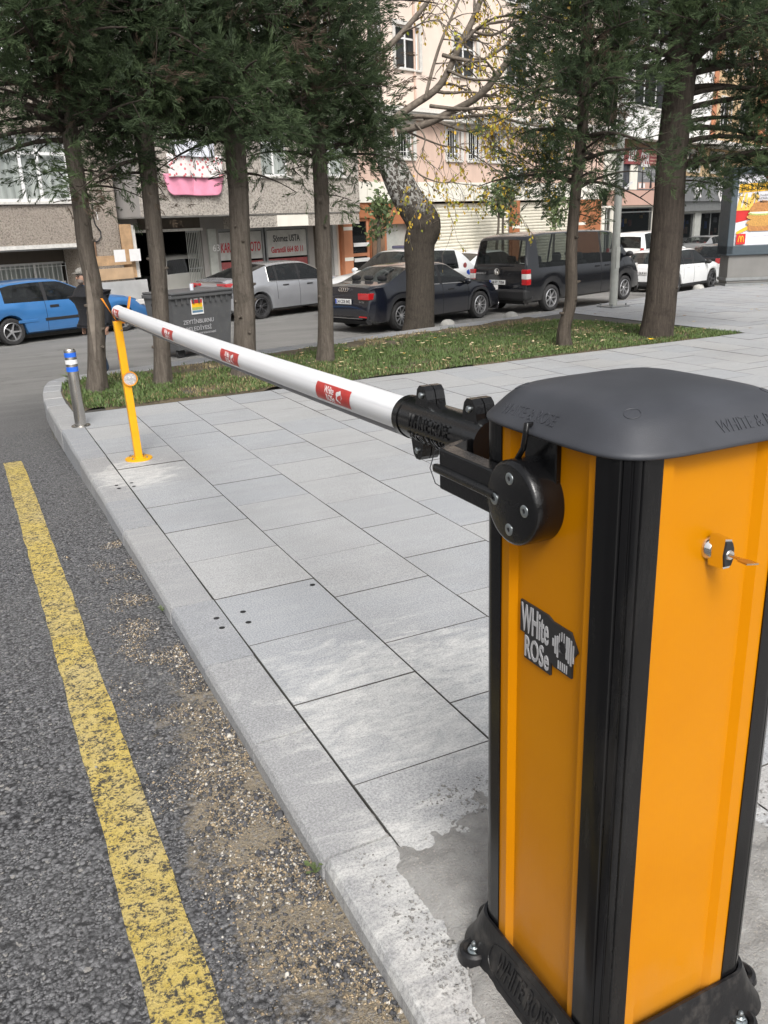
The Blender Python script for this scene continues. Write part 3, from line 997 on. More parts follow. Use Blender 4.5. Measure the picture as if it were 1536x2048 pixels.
# ------------------------------------------------------------------ the boom barrier
def build_barrier():
    X0, X1, Y0, Y1 = .686, 1.005, .757, 1.079
    xc, yc = (X0 + X1) / 2, (Y0 + Y1) / 2
    ZB, ZT = .055, 1.026
    ox, oy = xc, yc
    root = empty('boom_barrier', (ox, oy, 0), 0, 'orange and black barrier cabinet holding up a long white boom', 'barrier')
    T = lambda p: (p[0] - ox, p[1] - oy, p[2])
    class B(MB):
        def build(s, name, mat, parent=None, smooth=None):
            s.v = [T(p) for p in s.v]
            return MB.build(s, name, mat, parent, smooth)
    # side panels: flange, bevel, recessed field, bevel, flange
    left = [(1.030, X0), (1.004, X0), (.995, X0 + .011), (.838, X0 + .011), (.828, X0 + .001), (.806, X0 + .001), (.806, X0 + .016), (1.030, X0 + .016)]
    B().prism([(x, y) for (y, x) in left], 'z', ZB, ZT).build('side_panel', M['orange'], root)
    B().prism([(2 * xc - x, y) for (y, x) in left], 'z', ZB, ZT).build('side_panel', M['orange'], root)
    front = [(.741, Y0 + .001), (.762, Y0 + .001), (.770, Y0 + .010), (.916, Y0 + .010), (.926, Y0), (.951, Y0), (.951, Y0 + .016), (.741, Y0 + .016)]
    door = B().prism(front, 'z', ZB, ZT).build('front_panel', M['orange'], root)
    B().prism([(x, 2 * yc - y) for (x, y) in front], 'z', ZB, ZT).build('rear_panel', M['orange'], root)
    # fluted corner posts
    def post(sx, sy):
        w, r = .055, .032
        P = []
        P.append((-.0025, w))
        P.append((-.0025, r))
        for k in range(0, 33):
            a = math.pi + math.pi / 2 * k / 32
            g = .0016 if (k % 8) in (3, 4) and 4 < k < 28 else 0
            P.append((r + (r + .0025 - g) * math.cos(a), r + (r + .0025 - g) * math.sin(a)))
        P.append((w, -.0025)); P.append((w, .012)); P.append((r + .004, .014)); P.append((.014, r + .004)); P.append((.012, w))
        Q = []
        for (a, b) in P:
            Q.append((X0 + a if sx < 0 else X1 - a, Y0 + b if sy < 0 else Y1 - b))
        B().prism(Q, 'z', .045, ZT).build('corner_post', M['bpost'], root, 30)
    for sx in (-1, 1):
        for sy in (-1, 1): post(sx, sy)
    # dome cap
    hx, hy, z0, hz = (X1 - X0) / 2 + .018, (Y1 - Y0) / 2 + .018, 1.021, .058
    prof = [(0, 1.0), (.15, .998), (.3, .988), (.42, .968), (.52, .942), (.60, .91), (.67, .872), (.73, .82), (.78, .75), (.825, .655), (.865, .535), (.90, .41), (.935, .285), (.968, .17), (.988, .10), (1.0, .05), (1.002, .0), (.995, -.04), (.97, -.04), (.90, .05)]
    def plan(th, p=4.6):
        c, s = math.cos(th), math.sin(th)
        return 1.0 / ((abs(c) ** p + abs(s) ** p) ** (1 / p))
    V = []; F = []
    seg = 96
    for (rho, zz) in prof:
        p = 2.4 + 2.6 * min(1, rho / .8)
        for k in range(seg):
            th = 2 * math.pi * k / seg
            r = plan(th, p) * rho
            V.append((xc + hx * r * math.cos(th), yc + hy * r * math.sin(th), z0 + hz * zz))
    for i in range(len(prof) - 1):
        for k in range(seg):
            k2 = (k + 1) % seg
            F.append((i * seg + k, i * seg + k2, (i + 1) * seg + k2, (i + 1) * seg + k))
    cap = B().add(V, F).build('cap', M['bplastic'], root, 180)
    rhos = [a for a, b in prof[:17]]; zs = [b for a, b in prof[:17]]
    def cap_pt(x, y, lift):
        a, b = abs((x - xc) / hx), abs((y - yc) / hy)
        rho = (a ** 5 + b ** 5) ** .2
        rho = 0.0 if rho < 1e-6 else rho
        for _ in range(6):
            p = 2.4 + 2.6 * min(1, rho / .8)
            rho = (a ** p + b ** p) ** (1 / p)
        return (x, y, z0 + hz * float(np.interp(rho, rhos, zs)) + lift)
    def cap_word(side):
        if side == 'left':
            f = lambda u, v, w: T(tuple(np.array(cap_pt(X0 - .008 + (v + .0105) * .62, yc + .040 - u, 0)) + np.array((-.9 * w, 0, .5 * w))))
        else:
            f = lambda u, v, w: T(tuple(np.array(cap_pt(xc + .045 + u, Y0 - .008 + (v + .0105) * .62, 0)) + np.array((0, -.9 * w, .5 * w))))
        lettering('cap_lettering', 'WHITE & ROSE', M['bplastic'], cap, f, width=.125, height=.019, extrude=.0011, bold=-.004)
    cap_word('left'); cap_word('front')
    for (sx, sy) in ((-1, -1), (-1, 1), (1, -1), (1, 1)):
        x, y = xc + sx * .118, yc + sy * .118
        B().tube([cap_pt(x + .0105 * math.cos(k * .314159), y + .0105 * math.sin(k * .314159), .0002) for k in range(21)], .0007, 6, False).build('cap_plug', M['bplastic'], cap)
    # foot
    def rr(hw, hd, r, n=8):
        P = []
        for (sx, sy, a0) in ((1, 1, 0), (-1, 1, 90), (-1, -1, 180), (1, -1, 270)):
            for k in range(n + 1):
                a = R(a0 + 90 * k / n)
                P.append((xc + sx * (hw - r) + r * math.cos(a), yc + sy * (hd - r) + r * math.sin(a)))
        return P
    hw, hd = (X1 - X0) / 2, (Y1 - Y0) / 2
    rings = [(hw + .004, hd + .004, .035, .084), (hw + .009, hd + .009, .038, .084), (hw + .012, hd + .012, .04, .076), (hw + .022, hd + .022, .045, .045), (hw + .034, hd + .034, .05, .018), (hw + .040, hd + .040, .055, .010), (hw + .042, hd + .042, .056, -.012)]
    V = []; F = []
    nseg = None
    for (a, b, r, z) in rings:
        P = rr(a, b, r); nseg = len(P)
        V += [(x, y, z) for x, y in P]
    for i in range(len(rings) - 1):
        for k in range(nseg): F.append((i * nseg + k, i * nseg + (k + 1) % nseg, (i + 1) * nseg + (k + 1) % nseg, (i + 1) * nseg + k))
    mb = B().add(V, F)
    ears = ((.655, 1.052), (.963, .722), (1.036, 1.052), (.735, .722))
    ears = ((.652, 1.056), (.966, .722), (1.039, .79), (.73, 1.113))
    for (ex, ey) in ears:
        mb.lathe([(.0, .012), (.013, .012), (.0145, .020), (.021, .023), (.027, .019), (.030, .008), (.031, -.012)], 22, Matrix.Translation((ex, ey, 0)))
    foot = mb.build('foot', M['fplastic'], root, 40)
    for (ex, ey) in ears:
        b = B()
        b.lathe([(.0, .0165), (.0115, .0165), (.0115, .0125)], 18, Matrix.Translation((ex, ey, 0)))
        b.lathe([(.0, .0245), (.0072, .0245), (.0085, .0235), (.0085, .0150)], 6, Matrix.Translation((ex, ey, 0)))
        b.lathe([(.0, .036), (.0028, .0355), (.0042, .033), (.0046, .030), (.0046, .0235)], 14, Matrix.Translation((ex, ey, 0)))
        b.build('anchor_nut', M['zinc'], foot, 35)
    def foot_pt(u, v, w):      # sloping left flank of the foot
        t = (v + .016) / .032
        return T((X0 - .014 - .018 * (1 - t) - w * .9, yc + .0 - u, .020 + .046 * t + w * .5))
    lettering('foot_lettering', 'WHITE ROSE', M['fplastic'], foot, foot_pt, width=.15, height=.026, extrude=.0025, bold=.01)
    # raised border of the lettering field
    pts = []
    for k in range(41):
        a = 2 * math.pi * k / 40
        pts.append(foot_pt(.1 * math.copysign(abs(math.cos(a)) ** .5, math.cos(a)), .019 * math.copysign(abs(math.sin(a)) ** .7, math.sin(a)), .001))
    MB().tube(pts, .0016, 6, False).build('foot_border', M['fplastic'], foot)
    # pivot hub on the left flank
    hyy, hzz = .950, .920
    rot = Matrix.Translation((0, hyy, hzz)) @ Matrix.Rotation(R(-90), 4, 'Y')
    hub = B().lathe([(.0, -.648), (.055, -.648), (.0595, -.650), (.0618, -.654), (.0622, -.67), (.0618, -.700)], 56, rot)
    # turned about z then laid along x: local z becomes -x
    hub.v = [(-p[0] if False else p[0], p[1], p[2]) for p in hub.v]
    hb = hub.build('pivot_hub', M['bgloss'], root, 40)
    for (dy, dz) in ((.0, .0365), (.038, -.003), (-.0365, -.001), (.0, -.039)):
        m = Matrix.Translation((.6482, hyy + dy, hzz + dz)) @ Matrix.Rotation(R(-90), 4, 'Y')
        s = B()
        s.lathe([(.0, .0002), (.0035, .0002), (.0036, .0016), (.0075, .0018), (.0088, .0010), (.0090, -.0005)], 26, m)
        sc = s.build('hub_screw', M['zinc'], hb, 40)
        B().lathe([(.0, .0012), (.0033, .0012), (.0034, .0004)], 6, m).build('hex_socket', M['letter_b'], hb)
    B().box(.688, .700, .899, .972, .935, 1.04, None, .002).build('hub_plate', M['bgloss'], root)
    # cable from cap to hub
    B().tube([(.690, .945, 1.030), (.664, .934, 1.034), (.661, .932, 1.020), (.665, .942, 1.000), (.668, .956, .986), (.672, .968, .975)], .0042, 10).build('hub_cable', M['bgloss'], root, 60)
    # arm: box section with a half round rib, folded plate, clamp sleeve
    arm = B().box(.652, .682, .96, 1.156, .888, .956, None, .0025).tube([(.6515, .99, .921), (.6515, 1.163, .921), (.654, 1.173, .921)], [.0078, .0078, .005], 14)
    pl = [(.666, 1.152), (.676, 1.182), (.690, 1.188), (.80, 1.238), (.804, 1.229), (.694, 1.177), (.682, 1.15)]
    arm.prism(pl, 'z', .880, .9505)
    pl2 = [(.70, 1.18), (.80, 1.232), (.83, 1.23), (.83, 1.21), (.74, 1.15)]
    arm.prism(pl2, 'z', .8815, .887)
    ar = arm.build('pivot_arm', M['bgloss'], root)
    B().prism([(.712, 1.1845), (.785, 1.2175), (.787, 1.2145), (.714, 1.1815)], 'z', .900, .918).build('paper_tape', M['tape_paper'], ar)
    B().tube([(.660, 1.150, .959), (.648, 1.162, .950), (.643, 1.170, .921), (.648, 1.162, .896), (.660, 1.150, .886)], .0009, 6).build('tie_wire', M['letter_b'], ar)
    # boom tube
    p0 = Vector((.779, 1.18, .937)); p1 = Vector((.824, 5.20, .876))
    ax = (p1 - p0).normalized()
    side = Vector((0, 0, 1)).cross(ax).normalized()      # points to -x
    if side.x > 0: side = -side
    upv = Vector((0, 0, 1)); upv = (upv - ax * upv.dot(ax)).normalized()
    def ring(y, ang, rad, sag=True):
        t = (y - p0.y) / (p1.y - p0.y)
        c = p0 + (p1 - p0) * t
        if sag: c = c - Vector((0, 0, .010 * math.sin(math.pi * max(0, min(1, t)))))
        return c + (side * math.cos(ang) + upv * math.sin(ang)) * rad
    def tube(y0, y1, rad, seg=40, ny=24, a0=0, a1=2 * math.pi):
        V = []; F = []
        full = abs(a1 - a0 - 2 * math.pi) < 1e-6
        ns = seg if full else seg + 1
        for j in range(ny + 1):
            for k in range(ns): V.append(tuple(ring(y0 + (y1 - y0) * j / ny, a0 + (a1 - a0) * k / seg, rad)))
        for j in range(ny):
            for k in range(seg):
                k2 = (k + 1) % ns if full else k + 1
                F.append((j * ns + k, j * ns + k2, (j + 1) * ns + k2, (j + 1) * ns + k))
        if full: F += [tuple(range(ns)), tuple(ny * ns + k for k in range(ns))]
        return V, F
    RB = .0345
    boom = B().add(*tube(1.22, 5.19, RB, 48, 40)).build('boom', M['boom'], root, 40)
    B().add(*tube(5.175, 5.205, RB + .0015, 48, 1)).build('end_cap', M['letter_w'], boom, 40)
    # fold lines pressed along the tube and the soft edge below it
    for a in (R(26), R(-24), R(64)):
        B().add(*tube(1.5, 5.17, RB + .0007, 1, 40, a - .012, a + .012)).build('tube_ridge', M['boom'], boom)
    mb = B()
    V = []; F = []
    for j in range(41):
        y = 1.5 + (5.15 - 1.5) * j / 40
        c = Vector(ring(y, R(-78), RB - .002))
        for (du, dv) in ((-.006, 0), (.006, 0), (.006, -.007), (.003, -.011), (-.003, -.011), (-.006, -.007)):
            V.append(tuple(c + side * du + upv * dv))
    F = [(j * 6 + k, j * 6 + (k + 1) % 6, (j + 1) * 6 + (k + 1) % 6, (j + 1) * 6 + k) for j in range(40) for k in range(6)]
    mb.add(V, F).build('edge_strip', M['rubber'], boom)
    def wrap(y, ang, rad):
        return lambda u, v, w: T(tuple(ring(y - u, ang + v / RB, rad + w)))
    def seat_y(u, ang=0, rad=0):
        lo, hi = 1.1, 5.2
        for _ in range(40):
            m = (lo + hi) / 2
            c = CAM.T @ (np.array(ring(m, ang, rad)) - EYE)
            if 768 + FPX * c[0] / c[2] > u: lo = m
            else: hi = m
        return lo
    for y in [seat_y(u) for u in (691, 478, 350, 243)]:
        V, F = tube(y - .105, y + .105, RB + .0009, 14, 4, R(-32), R(38))
        B().add(V, F).build('sticker', M['sticker'], boom)
        ang = R(3)
        lettering('sticker_lettering', 'WHite', M['letter_w'], boom, wrap(y + .020, ang + .0085 / RB, RB + .0014), width=.060, height=.0165, extrude=.0003, bold=.006)
        lettering('sticker_lettering', 'ROSe', M['letter_w'], boom, wrap(y + .012, ang - .0095 / RB, RB + .0014), width=.052, height=.0155, extrude=.0003, bold=.006)
        ro = []
        for k in range(20):
            a = 2 * math.pi * k / 20
            ro.append((.017 * math.cos(a) * (1 + .14 * math.cos(5 * a)), .0135 * math.sin(a) * (1 + .14 * math.cos(5 * a))))
        f = wrap(y - .042, ang, RB + .0013)
        mesh('rose_print', [f(p[0], p[1], 0) for p in ro], [tuple(range(20))], M['letter_w'], boom)
    # clamp sleeve with bolted lugs
    RC = .0412
    ye = seat_y(822)
    mb = B().add(*tube(1.19, ye, RC, 48, 8))
    mb.add(*tube(ye - .018, ye + .003, RC + .002, 48, 1))
    cl = mb.build('clamp_sleeve', M['bgloss'], root, 40)
    def lug(y, down=False):
        s = -1 if down else 1
        out = [(-.025, .034), (-.022, .050), (-.017, .066), (-.008, .074), (.008, .074), (.017, .066), (.022, .050), (.026, .034)]
        mb = B()
        base = ring(y, 0, 0)
        for (a, b) in ((-.020, -.001), (.001, .020)):
            V = [tuple(base + Vector((a, 0, 0)) + ax * p[0] + upv * (p[1] * s)) for p in out] + [tuple(base + Vector((b, 0, 0)) + ax * p[0] + upv * (p[1] * s)) for p in out]
            n = len(out)
            mb.add(V, [tuple(range(n)), tuple(range(n, 2 * n))] + [(i, (i + 1) % n, (i + 1) % n + n, i + n) for i in range(n)])
        lo = mb.build('clamp_lug', M['bgloss'], root)
        c = base + upv * (.056 * s)
        m = Matrix.Translation(c + Vector((-.020, 0, 0))) @ Matrix.Rotation(R(-90), 4, 'Y')
        B().lathe([(.0, .0045), (.0045, .0045), (.0062, .003), (.0064, -.001)], 14, m).build('lug_bolt', M['zinc'], lo, 40)
    lug(seat_y(861, R(90), .055)); lug(seat_y(958, R(90), .055)); lug(seat_y(853, R(-90), .055), True); lug(1.26, True)
    def clampword(y, ang, flip):
        k = -1 if flip else 1
        return lambda u, v, w: T(tuple(ring(y - k * u, ang + k * v / RC, RC + w - .0006)))
    lettering('clamp_lettering', 'WHITE ROSE', M['bgloss'], cl, clampword(ye - .145, R(13), False), width=.16, height=.026, extrude=.003, bold=.0)
    lettering('clamp_lettering', 'WHITE ROSE', M['bgloss'], cl, clampword(ye - .14, R(-38), True), width=.16, height=.026, extrude=.003, bold=.0)
    # name badge on the left panel
    bx = X0 + .011
    by, bz = .9115, .7035
    def bp(u, v, w): return T((bx - w, by - u, bz + v))
    sc = 1.0
    outl = [(-.0715, .046), (-.004, .046), (.008, .041), (.050, .041), (.066, .016), (.055, .000), (.055, -.030), (.014, -.030), (.006, -.026), (.006, -.048), (-.060, -.048), (-.060, -.006), (-.0715, -.006)]
    n = len(outl)
    V = [bp(p[0], p[1], 0) for p in outl] + [bp(p[0], p[1], .0035) for p in outl]
    badge = MB().add(V, [tuple(range(n)), tuple(range(n, 2 * n))] + [(i, (i + 1) % n, (i + 1) % n + n, i + n) for i in range(n)]).build('name_badge', M['letter_b'], root)
    lettering('badge_lettering', 'WHite', M['letter_g'], badge, lambda u, v, w: bp(u - .034, v + .020, .0033 + w), width=.068, height=.046, extrude=.0012, bold=.014)
    lettering('badge_lettering', 'ROSe', M['letter_g'], badge, lambda u, v, w: bp(u - .028, v - .026, .0033 + w), width=.060, height=.036, extrude=.0012, bold=.014)
    mb = MB()
    def bar(u0, u1, v0, v1):
        mb.add([bp(u0, v0, .0044), bp(u1, v0, .0044), bp(u1, v1, .0044), bp(u0, v1, .0044), bp(u0, v0, .003), bp(u1, v0, .003), bp(u1, v1, .003), bp(u0, v1, .003)],
               [(0, 1, 2, 3), (0, 1, 5, 4), (1, 2, 6, 5), (2, 3, 7, 6), (3, 0, 4, 7)])
    for k, (w, a, b) in enumerate(((.0035, .004, .016), (.004, -.006, .022), (.004, -.010, .024), (.0015, .0, .03), (.0014, .020, .034), (.0014, .018, .034), (.0045, -.004, .032), (.0035, -.008, .032), (.0035, -.010, .030), (.003, -.004, .024))):
        u = .010 + k * .0052
        bar(u, u + w * .85, a, b)
    for k in range(5): bar(.024 + k * .0048, .0262 + k * .0048, -.027, -.014)
    mb.build('badge_rose', M['letter_g'], badge)
    ringp = [bp(.034 + .0075 * math.cos(k * math.pi / 10), .010 + .0095 * math.sin(k * math.pi / 10), .0046) for k in range(21)]
    MB().tube(ringp, .0009, 5, False).build('badge_ring', M['letter_b'], badge)
    # lock with its key on the front panel
    lx, lz = .846, .874
    fy = Y0 + .010
    lm = Matrix.Translation((lx, fy, lz)) @ Matrix.Rotation(R(90), 4, 'X')
    s = B().lathe([(.0165, -.001), (.0165, .002), (.0150, .004), (.0135, .010), (.0125, .011), (.0, .011)], 32, lm)
    lock = s.build('lock', M['chrome'], root, 40)
    wing = [(-.008, -.021), (.006, -.0215), (.010, -.010), (.011, .0), (.010, .010), (.006, .0215), (-.008, .024), (-.010, .010), (-.0115, 0), (-.010, -.010)]
    s = B()
    V = [(lx + p[0] * 1.0, fy - .006, lz + p[1]) for p in wing] + [(lx + p[0] * .82, fy - .030, lz + p[1] * .92) for p in wing]
    n = len(wing)
    s.add(V, [tuple(range(n)), tuple(range(n, 2 * n))] + [(i, (i + 1) % n, (i + 1) % n + n, i + n) for i in range(n)])
    s.build('lock_knob', M['chrome'], lock)
    V = [(lx + p[0] * .84, fy - .0301, lz + p[1] * .80) for p in wing] + [(lx + p[0] * .78, fy - .0325, lz + p[1] * .74) for p in wing]
    B().add(V, [tuple(range(n)), tuple(range(n, 2 * n))] + [(i, (i + 1) % n, (i + 1) % n + n, i + n) for i in range(n)]).build('knob_face', M['letter_b'], lock)
    km = Matrix.Translation((lx, fy - .033, lz)) @ Matrix.Rotation(R(90), 4, 'X')
    B().lathe([(.0, .002), (.006, .002), (.0072, .0)], 20, km).build('lock_cylinder', M['chrome'], lock, 40)
    key = B()
    km = Matrix.Translation((lx, fy - .034, lz)) @ Matrix.Rotation(R(10), 4, 'Y')
    key.box(-.004, .004, -.020, .004, -.001, .001, km)
    key.prism([(-.004, -.016), (-.010, -.020), (-.011, -.036), (.011, -.036), (.010, -.020), (.004, -.016)], 'z', -.0011, .0011, km)
    key.build('key', M['brass'], lock)
build_barrier()

def build_rest_post():
    x, y = .825, 5.172
    root = empty('fork_post', (x, y, 0), 0, 'yellow fork post holding up the far end of the white boom', 'post')
    lean = Matrix.Translation((0, 0, .006)) @ Matrix.Rotation(R(-1.4), 4, 'Y')
    MB().lathe([(.0, .012), (.074, .012), (.080, .009), (.081, -.002)], 40).build('base_plate', M['yellow'], root, 40)
    post = MB().box(-.022, .022, -.022, .022, 0, .82, lean, .003).build('post', M['yellow'], root)
    for k in range(4):
        a = R(45 + 90 * k)
        m = Matrix.Translation((.058 * math.cos(a), .058 * math.sin(a), .011))
        MB().lathe([(.0, .012), (.004, .012), (.0045, .009), (.0045, .006), (.0085, .006), (.0085, 0)], 6, m).build('anchor_bolt', M['steel'], root)
    f = MB()
    yy = .0
    lb = Vector((-.020, 0, .822))
    def fl(p): return tuple(lean @ Vector(p))
    for s, tx, tz in ((-1, -.088, .958), (1, .070, .958)):
        q = [(s * .016, .826), (s * .030, .838), (tx + .004, tz), (tx - .004 , tz), (s * .022 - .004, .836 - .0), (s * .010, .818)]
        if s > 0: q = [(s * .016, .826), (.046, .852), (tx + .004, tz), (tx - .004, tz), (.038, .856), (s * .010, .832)]
        f.prism([(a, b) for a, b in q], 'y', -.016, .016)
    f.box(-.028, .028, -.016, .016, .812, .828, None)
    f.build('fork', plain('fork_orange', (.80, .27, .01), .4), root)
    m = Matrix.Translation((.006, -.024, .493)) @ Matrix.Rotation(R(90), 4, 'X')
    rf = MB().lathe([(.0, .001), (.036, .001), (.0375, .012), (.0425, .012), (.0435, .008), (.0435, -.004)], 40, m).build('reflector_rim', plain('rim_orange', (.72, .28, .02), .4), root, 40)
    MB().lathe([(.0, .0085), (.003, .0085), (.0035, .006), (.02, .0065), (.0365, .005)], 40, m).build('reflector', M['reflector'], rf, 40)
    m2 = Matrix.Translation((-.005, -.0235, .775)) @ Matrix.Rotation(R(90), 4, 'X')
    MB().lathe([(.0, .004), (.004, .004), (.005, 0)], 6, m2).build('fork_bolt', M['steel'], root)
    MB().box(-.0232, -.0225, -.012, .012, .60, .66, lean).build('side_sticker', M['p_red'], root)
build_rest_post()

def build_bollard():
    root = empty('bollard', (.645, 6.381, 0), 0, 'stainless steel bollard with blue and white bands on the kerb', 'bollard')
    MB().lathe([(.0, .554), (.034, .553), (.038, .548), (.040, .540), (.040, .0)], 40).build('tube', M['steel'], root, 40)
    MB().lathe([(.041, .008), (.064, .008), (.067, .006), (.068, .0)], 40).build('base_flange', M['steel'], root, 40)
    for z0, z1, k in ((.497, .527, 'blue_tape'), (.448, .477, 'white_tape'), (.396, .428, 'blue_tape')):
        MB().lathe([(.0400, z0 - .0005), (.0407, z0), (.0407, z1), (.0400, z1 + .0005)], 40).build('reflective_band', M[k], root)
build_bollard()
# ------------------------------------------------------------------ trees
def trunk_mesh(path, radii, name, mat, parent, seg=30, rough=.06, butt=1.0, step=.045):
    """bark covered trunk along a path of points"""
    pts = [Vector(p) for p in path]
    P = []; Rr = []
    for i in range(len(pts) - 1):
        n = max(2, int((pts[i + 1] - pts[i]).length / step))
        p0, p1, p2, p3 = pts[max(i - 1, 0)], pts[i], pts[i + 1], pts[min(i + 2, len(pts) - 1)]
        for k in range(n):
            t = k / n
            P.append(.5 * ((2 * p1) + (p2 - p0) * t + (2 * p0 - 5 * p1 + 4 * p2 - p3) * t * t + (3 * p1 - p0 - 3 * p2 + p3) * t ** 3))
            Rr.append(radii[i] + (radii[i + 1] - radii[i]) * t)
    P.append(pts[-1]); Rr.append(radii[-1])
    V = []; F = []
    a = Vector((1, 0, 0))
    L = 0
    off = rng.uniform(0, 50)
    for i, p in enumerate(P):
        t = (P[min(i + 1, len(P) - 1)] - P[max(i - 1, 0)]).normalized()
        a = (a - t * a.dot(t)).normalized(); b = t.cross(a)
        if i: L += (P[i] - P[i - 1]).length
        flare = 1 + .45 * butt * math.exp(-L / .13)
        for k in range(seg):
            th = 2 * math.pi * k / seg
            c, s = math.cos(th), math.sin(th)
            lob = 1 + .10 * butt * math.exp(-L / .35) * math.cos(5 * th + off) + .05 * math.sin(3 * th + off)
            d = rough * (mnoise.noise((c * 3.2 + off, s * 3.2, L * 1.1)) + .8 * mnoise.noise((c * 8 + off, s * 8, L * 1.6)) + .4 * mnoise.noise((c * 16, s * 16 + off, L * 5)))
            V.append(p + (a * c + b * s) * Rr[i] * flare * (lob + d))
    n = len(P)
    for i in range(n - 1):
        for k in range(seg):
            k2 = (k + 1) % seg
            F.append((i * seg + k, i * seg + k2, (i + 1) * seg + k2, (i + 1) * seg + k))
    F.append(tuple((n - 1) * seg + k for k in range(seg)))
    o = mesh(name, V, F, mat, parent, 180)
    return o, P, Rr

def spray_template(kind):
    """one flattened spray of scale leaf twigs, pointing along +x, lying in xy"""
    r = random.Random(kind)
    V = []; F = []
    U = []
    n = 28
    for k in range(n):
        t = r.random() ** .8
        az = r.uniform(0, 6.283)
        op = R(r.uniform(12, 50)) * (1 - .35 * t)
        ln = (.42 * (1 - t) + .16) * r.uniform(.7, 1.3)
        d = np.array([math.cos(op), math.sin(op) * math.cos(az), .7 * math.sin(op) * math.sin(az)])
        sd = np.cross(d, np.array([r.gauss(0, 1), r.gauss(0, 1), r.gauss(0, 1)])); sd = sd / (np.linalg.norm(sd) + 1e-6)
        p = np.array([t, .03 * r.gauss(0, 1), .03 * r.gauss(0, 1)])
        w = r.uniform(.022, .038)
        b = len(V)
        V.extend([p, p + d * ln * .5 + sd * w * .7, p + d * ln, p + d * ln * .5 - sd * w * .7])
        F.append((b, b + 1, b + 2)); F.append((b, b + 2, b + 3))
        U.extend([r.gauss(0, .13)] * 4)
    return np.array(V), np.array(F), np.array(U)

SPRAYS = [spray_template(k) for k in (3, 14, 25, 36)]

def foliage(name, items, mat, parent):
    """items: (pos, dir, normal, size, tint, dead)"""
    VV = []; FF = []; T = []; D = []
    base = 0
    for s in range(len(SPRAYS)):
        it = items[s::len(SPRAYS)]
        if not it: continue
        V, F, U = SPRAYS[s]
        P = np.array([i[0] for i in it]); d = np.array([i[1] for i in it]); nn = np.array([i[2] for i in it]); sz = np.array([i[3] for i in it])
        d = d / np.linalg.norm(d, axis=1)[:, None]
        b = np.cross(nn, d); b = b / (np.linalg.norm(b, axis=1)[:, None] + 1e-9)
        n3 = np.cross(d, b)
        W = P[:, None] + sz[:, None, None] * (V[None, :, :1] * d[:, None] + V[None, :, 1:2] * b[:, None] + V[None, :, 2:] * n3[:, None])
        VV.append(W.reshape(-1, 3))
        FF.append((F[None] + (np.arange(len(it)) * len(V))[:, None, None]).reshape(-1, 3) + base)
        T.append(np.clip(np.repeat(np.array([i[4] for i in it]), len(V)) + np.tile(U, len(it)), 0, 1)); D.append(np.repeat(np.array([i[5] for i in it]), len(V)))
        base += len(it) * len(V)
    return soup(name, np.concatenate(VV), np.concatenate(FF), mat, parent, {'tint': np.concatenate(T), 'dead': np.concatenate(D)})

# openings between the crowns, through which the street shows: picture window and share of twigs kept
GAPS = [(322, 450, 283, 400, .05), (-80, 140, 275, 420, .22), (516, 578, 292, 356, .35), (795, 1035, -80, 150, .07), (800, 1010, 150, 420, .03), (720, 800, 350, 460, .03),
        (470, 560, 360, 470, .05), (-80, 600, 415, 560, .0), (560, 720, 425, 560, .0), (1195, 1300, 385, 560, .03), (1020, 1125, 405, 560, .0), (1230, 1300, 130, 230, .6),
        (1030, 1100, 215, 300, .5), (1375, 1440, 100, 180, .5), (1420, 1540, 225, 285, .4), (1330, 1460, 400, 560, .05), (1440, 1540, 385, 560, .0), (1240, 1330, 250, 330, .4), (1225, 1320, 300, 560, .1), (230, 330, 400, 470, .03)]
def keep_share(p):
    c = CAM.T @ (np.array(p[:3]) - EYE)
    if c[2] < .5: return 1.0
    u, v = 768 + FPX * c[0] / c[2], 1024 + FPX * c[1] / c[2]
    k = 1.0
    for (a, b, c0, d, s) in GAPS:
        if a < u < b and c0 < v < d: k = min(k, s)
    return k

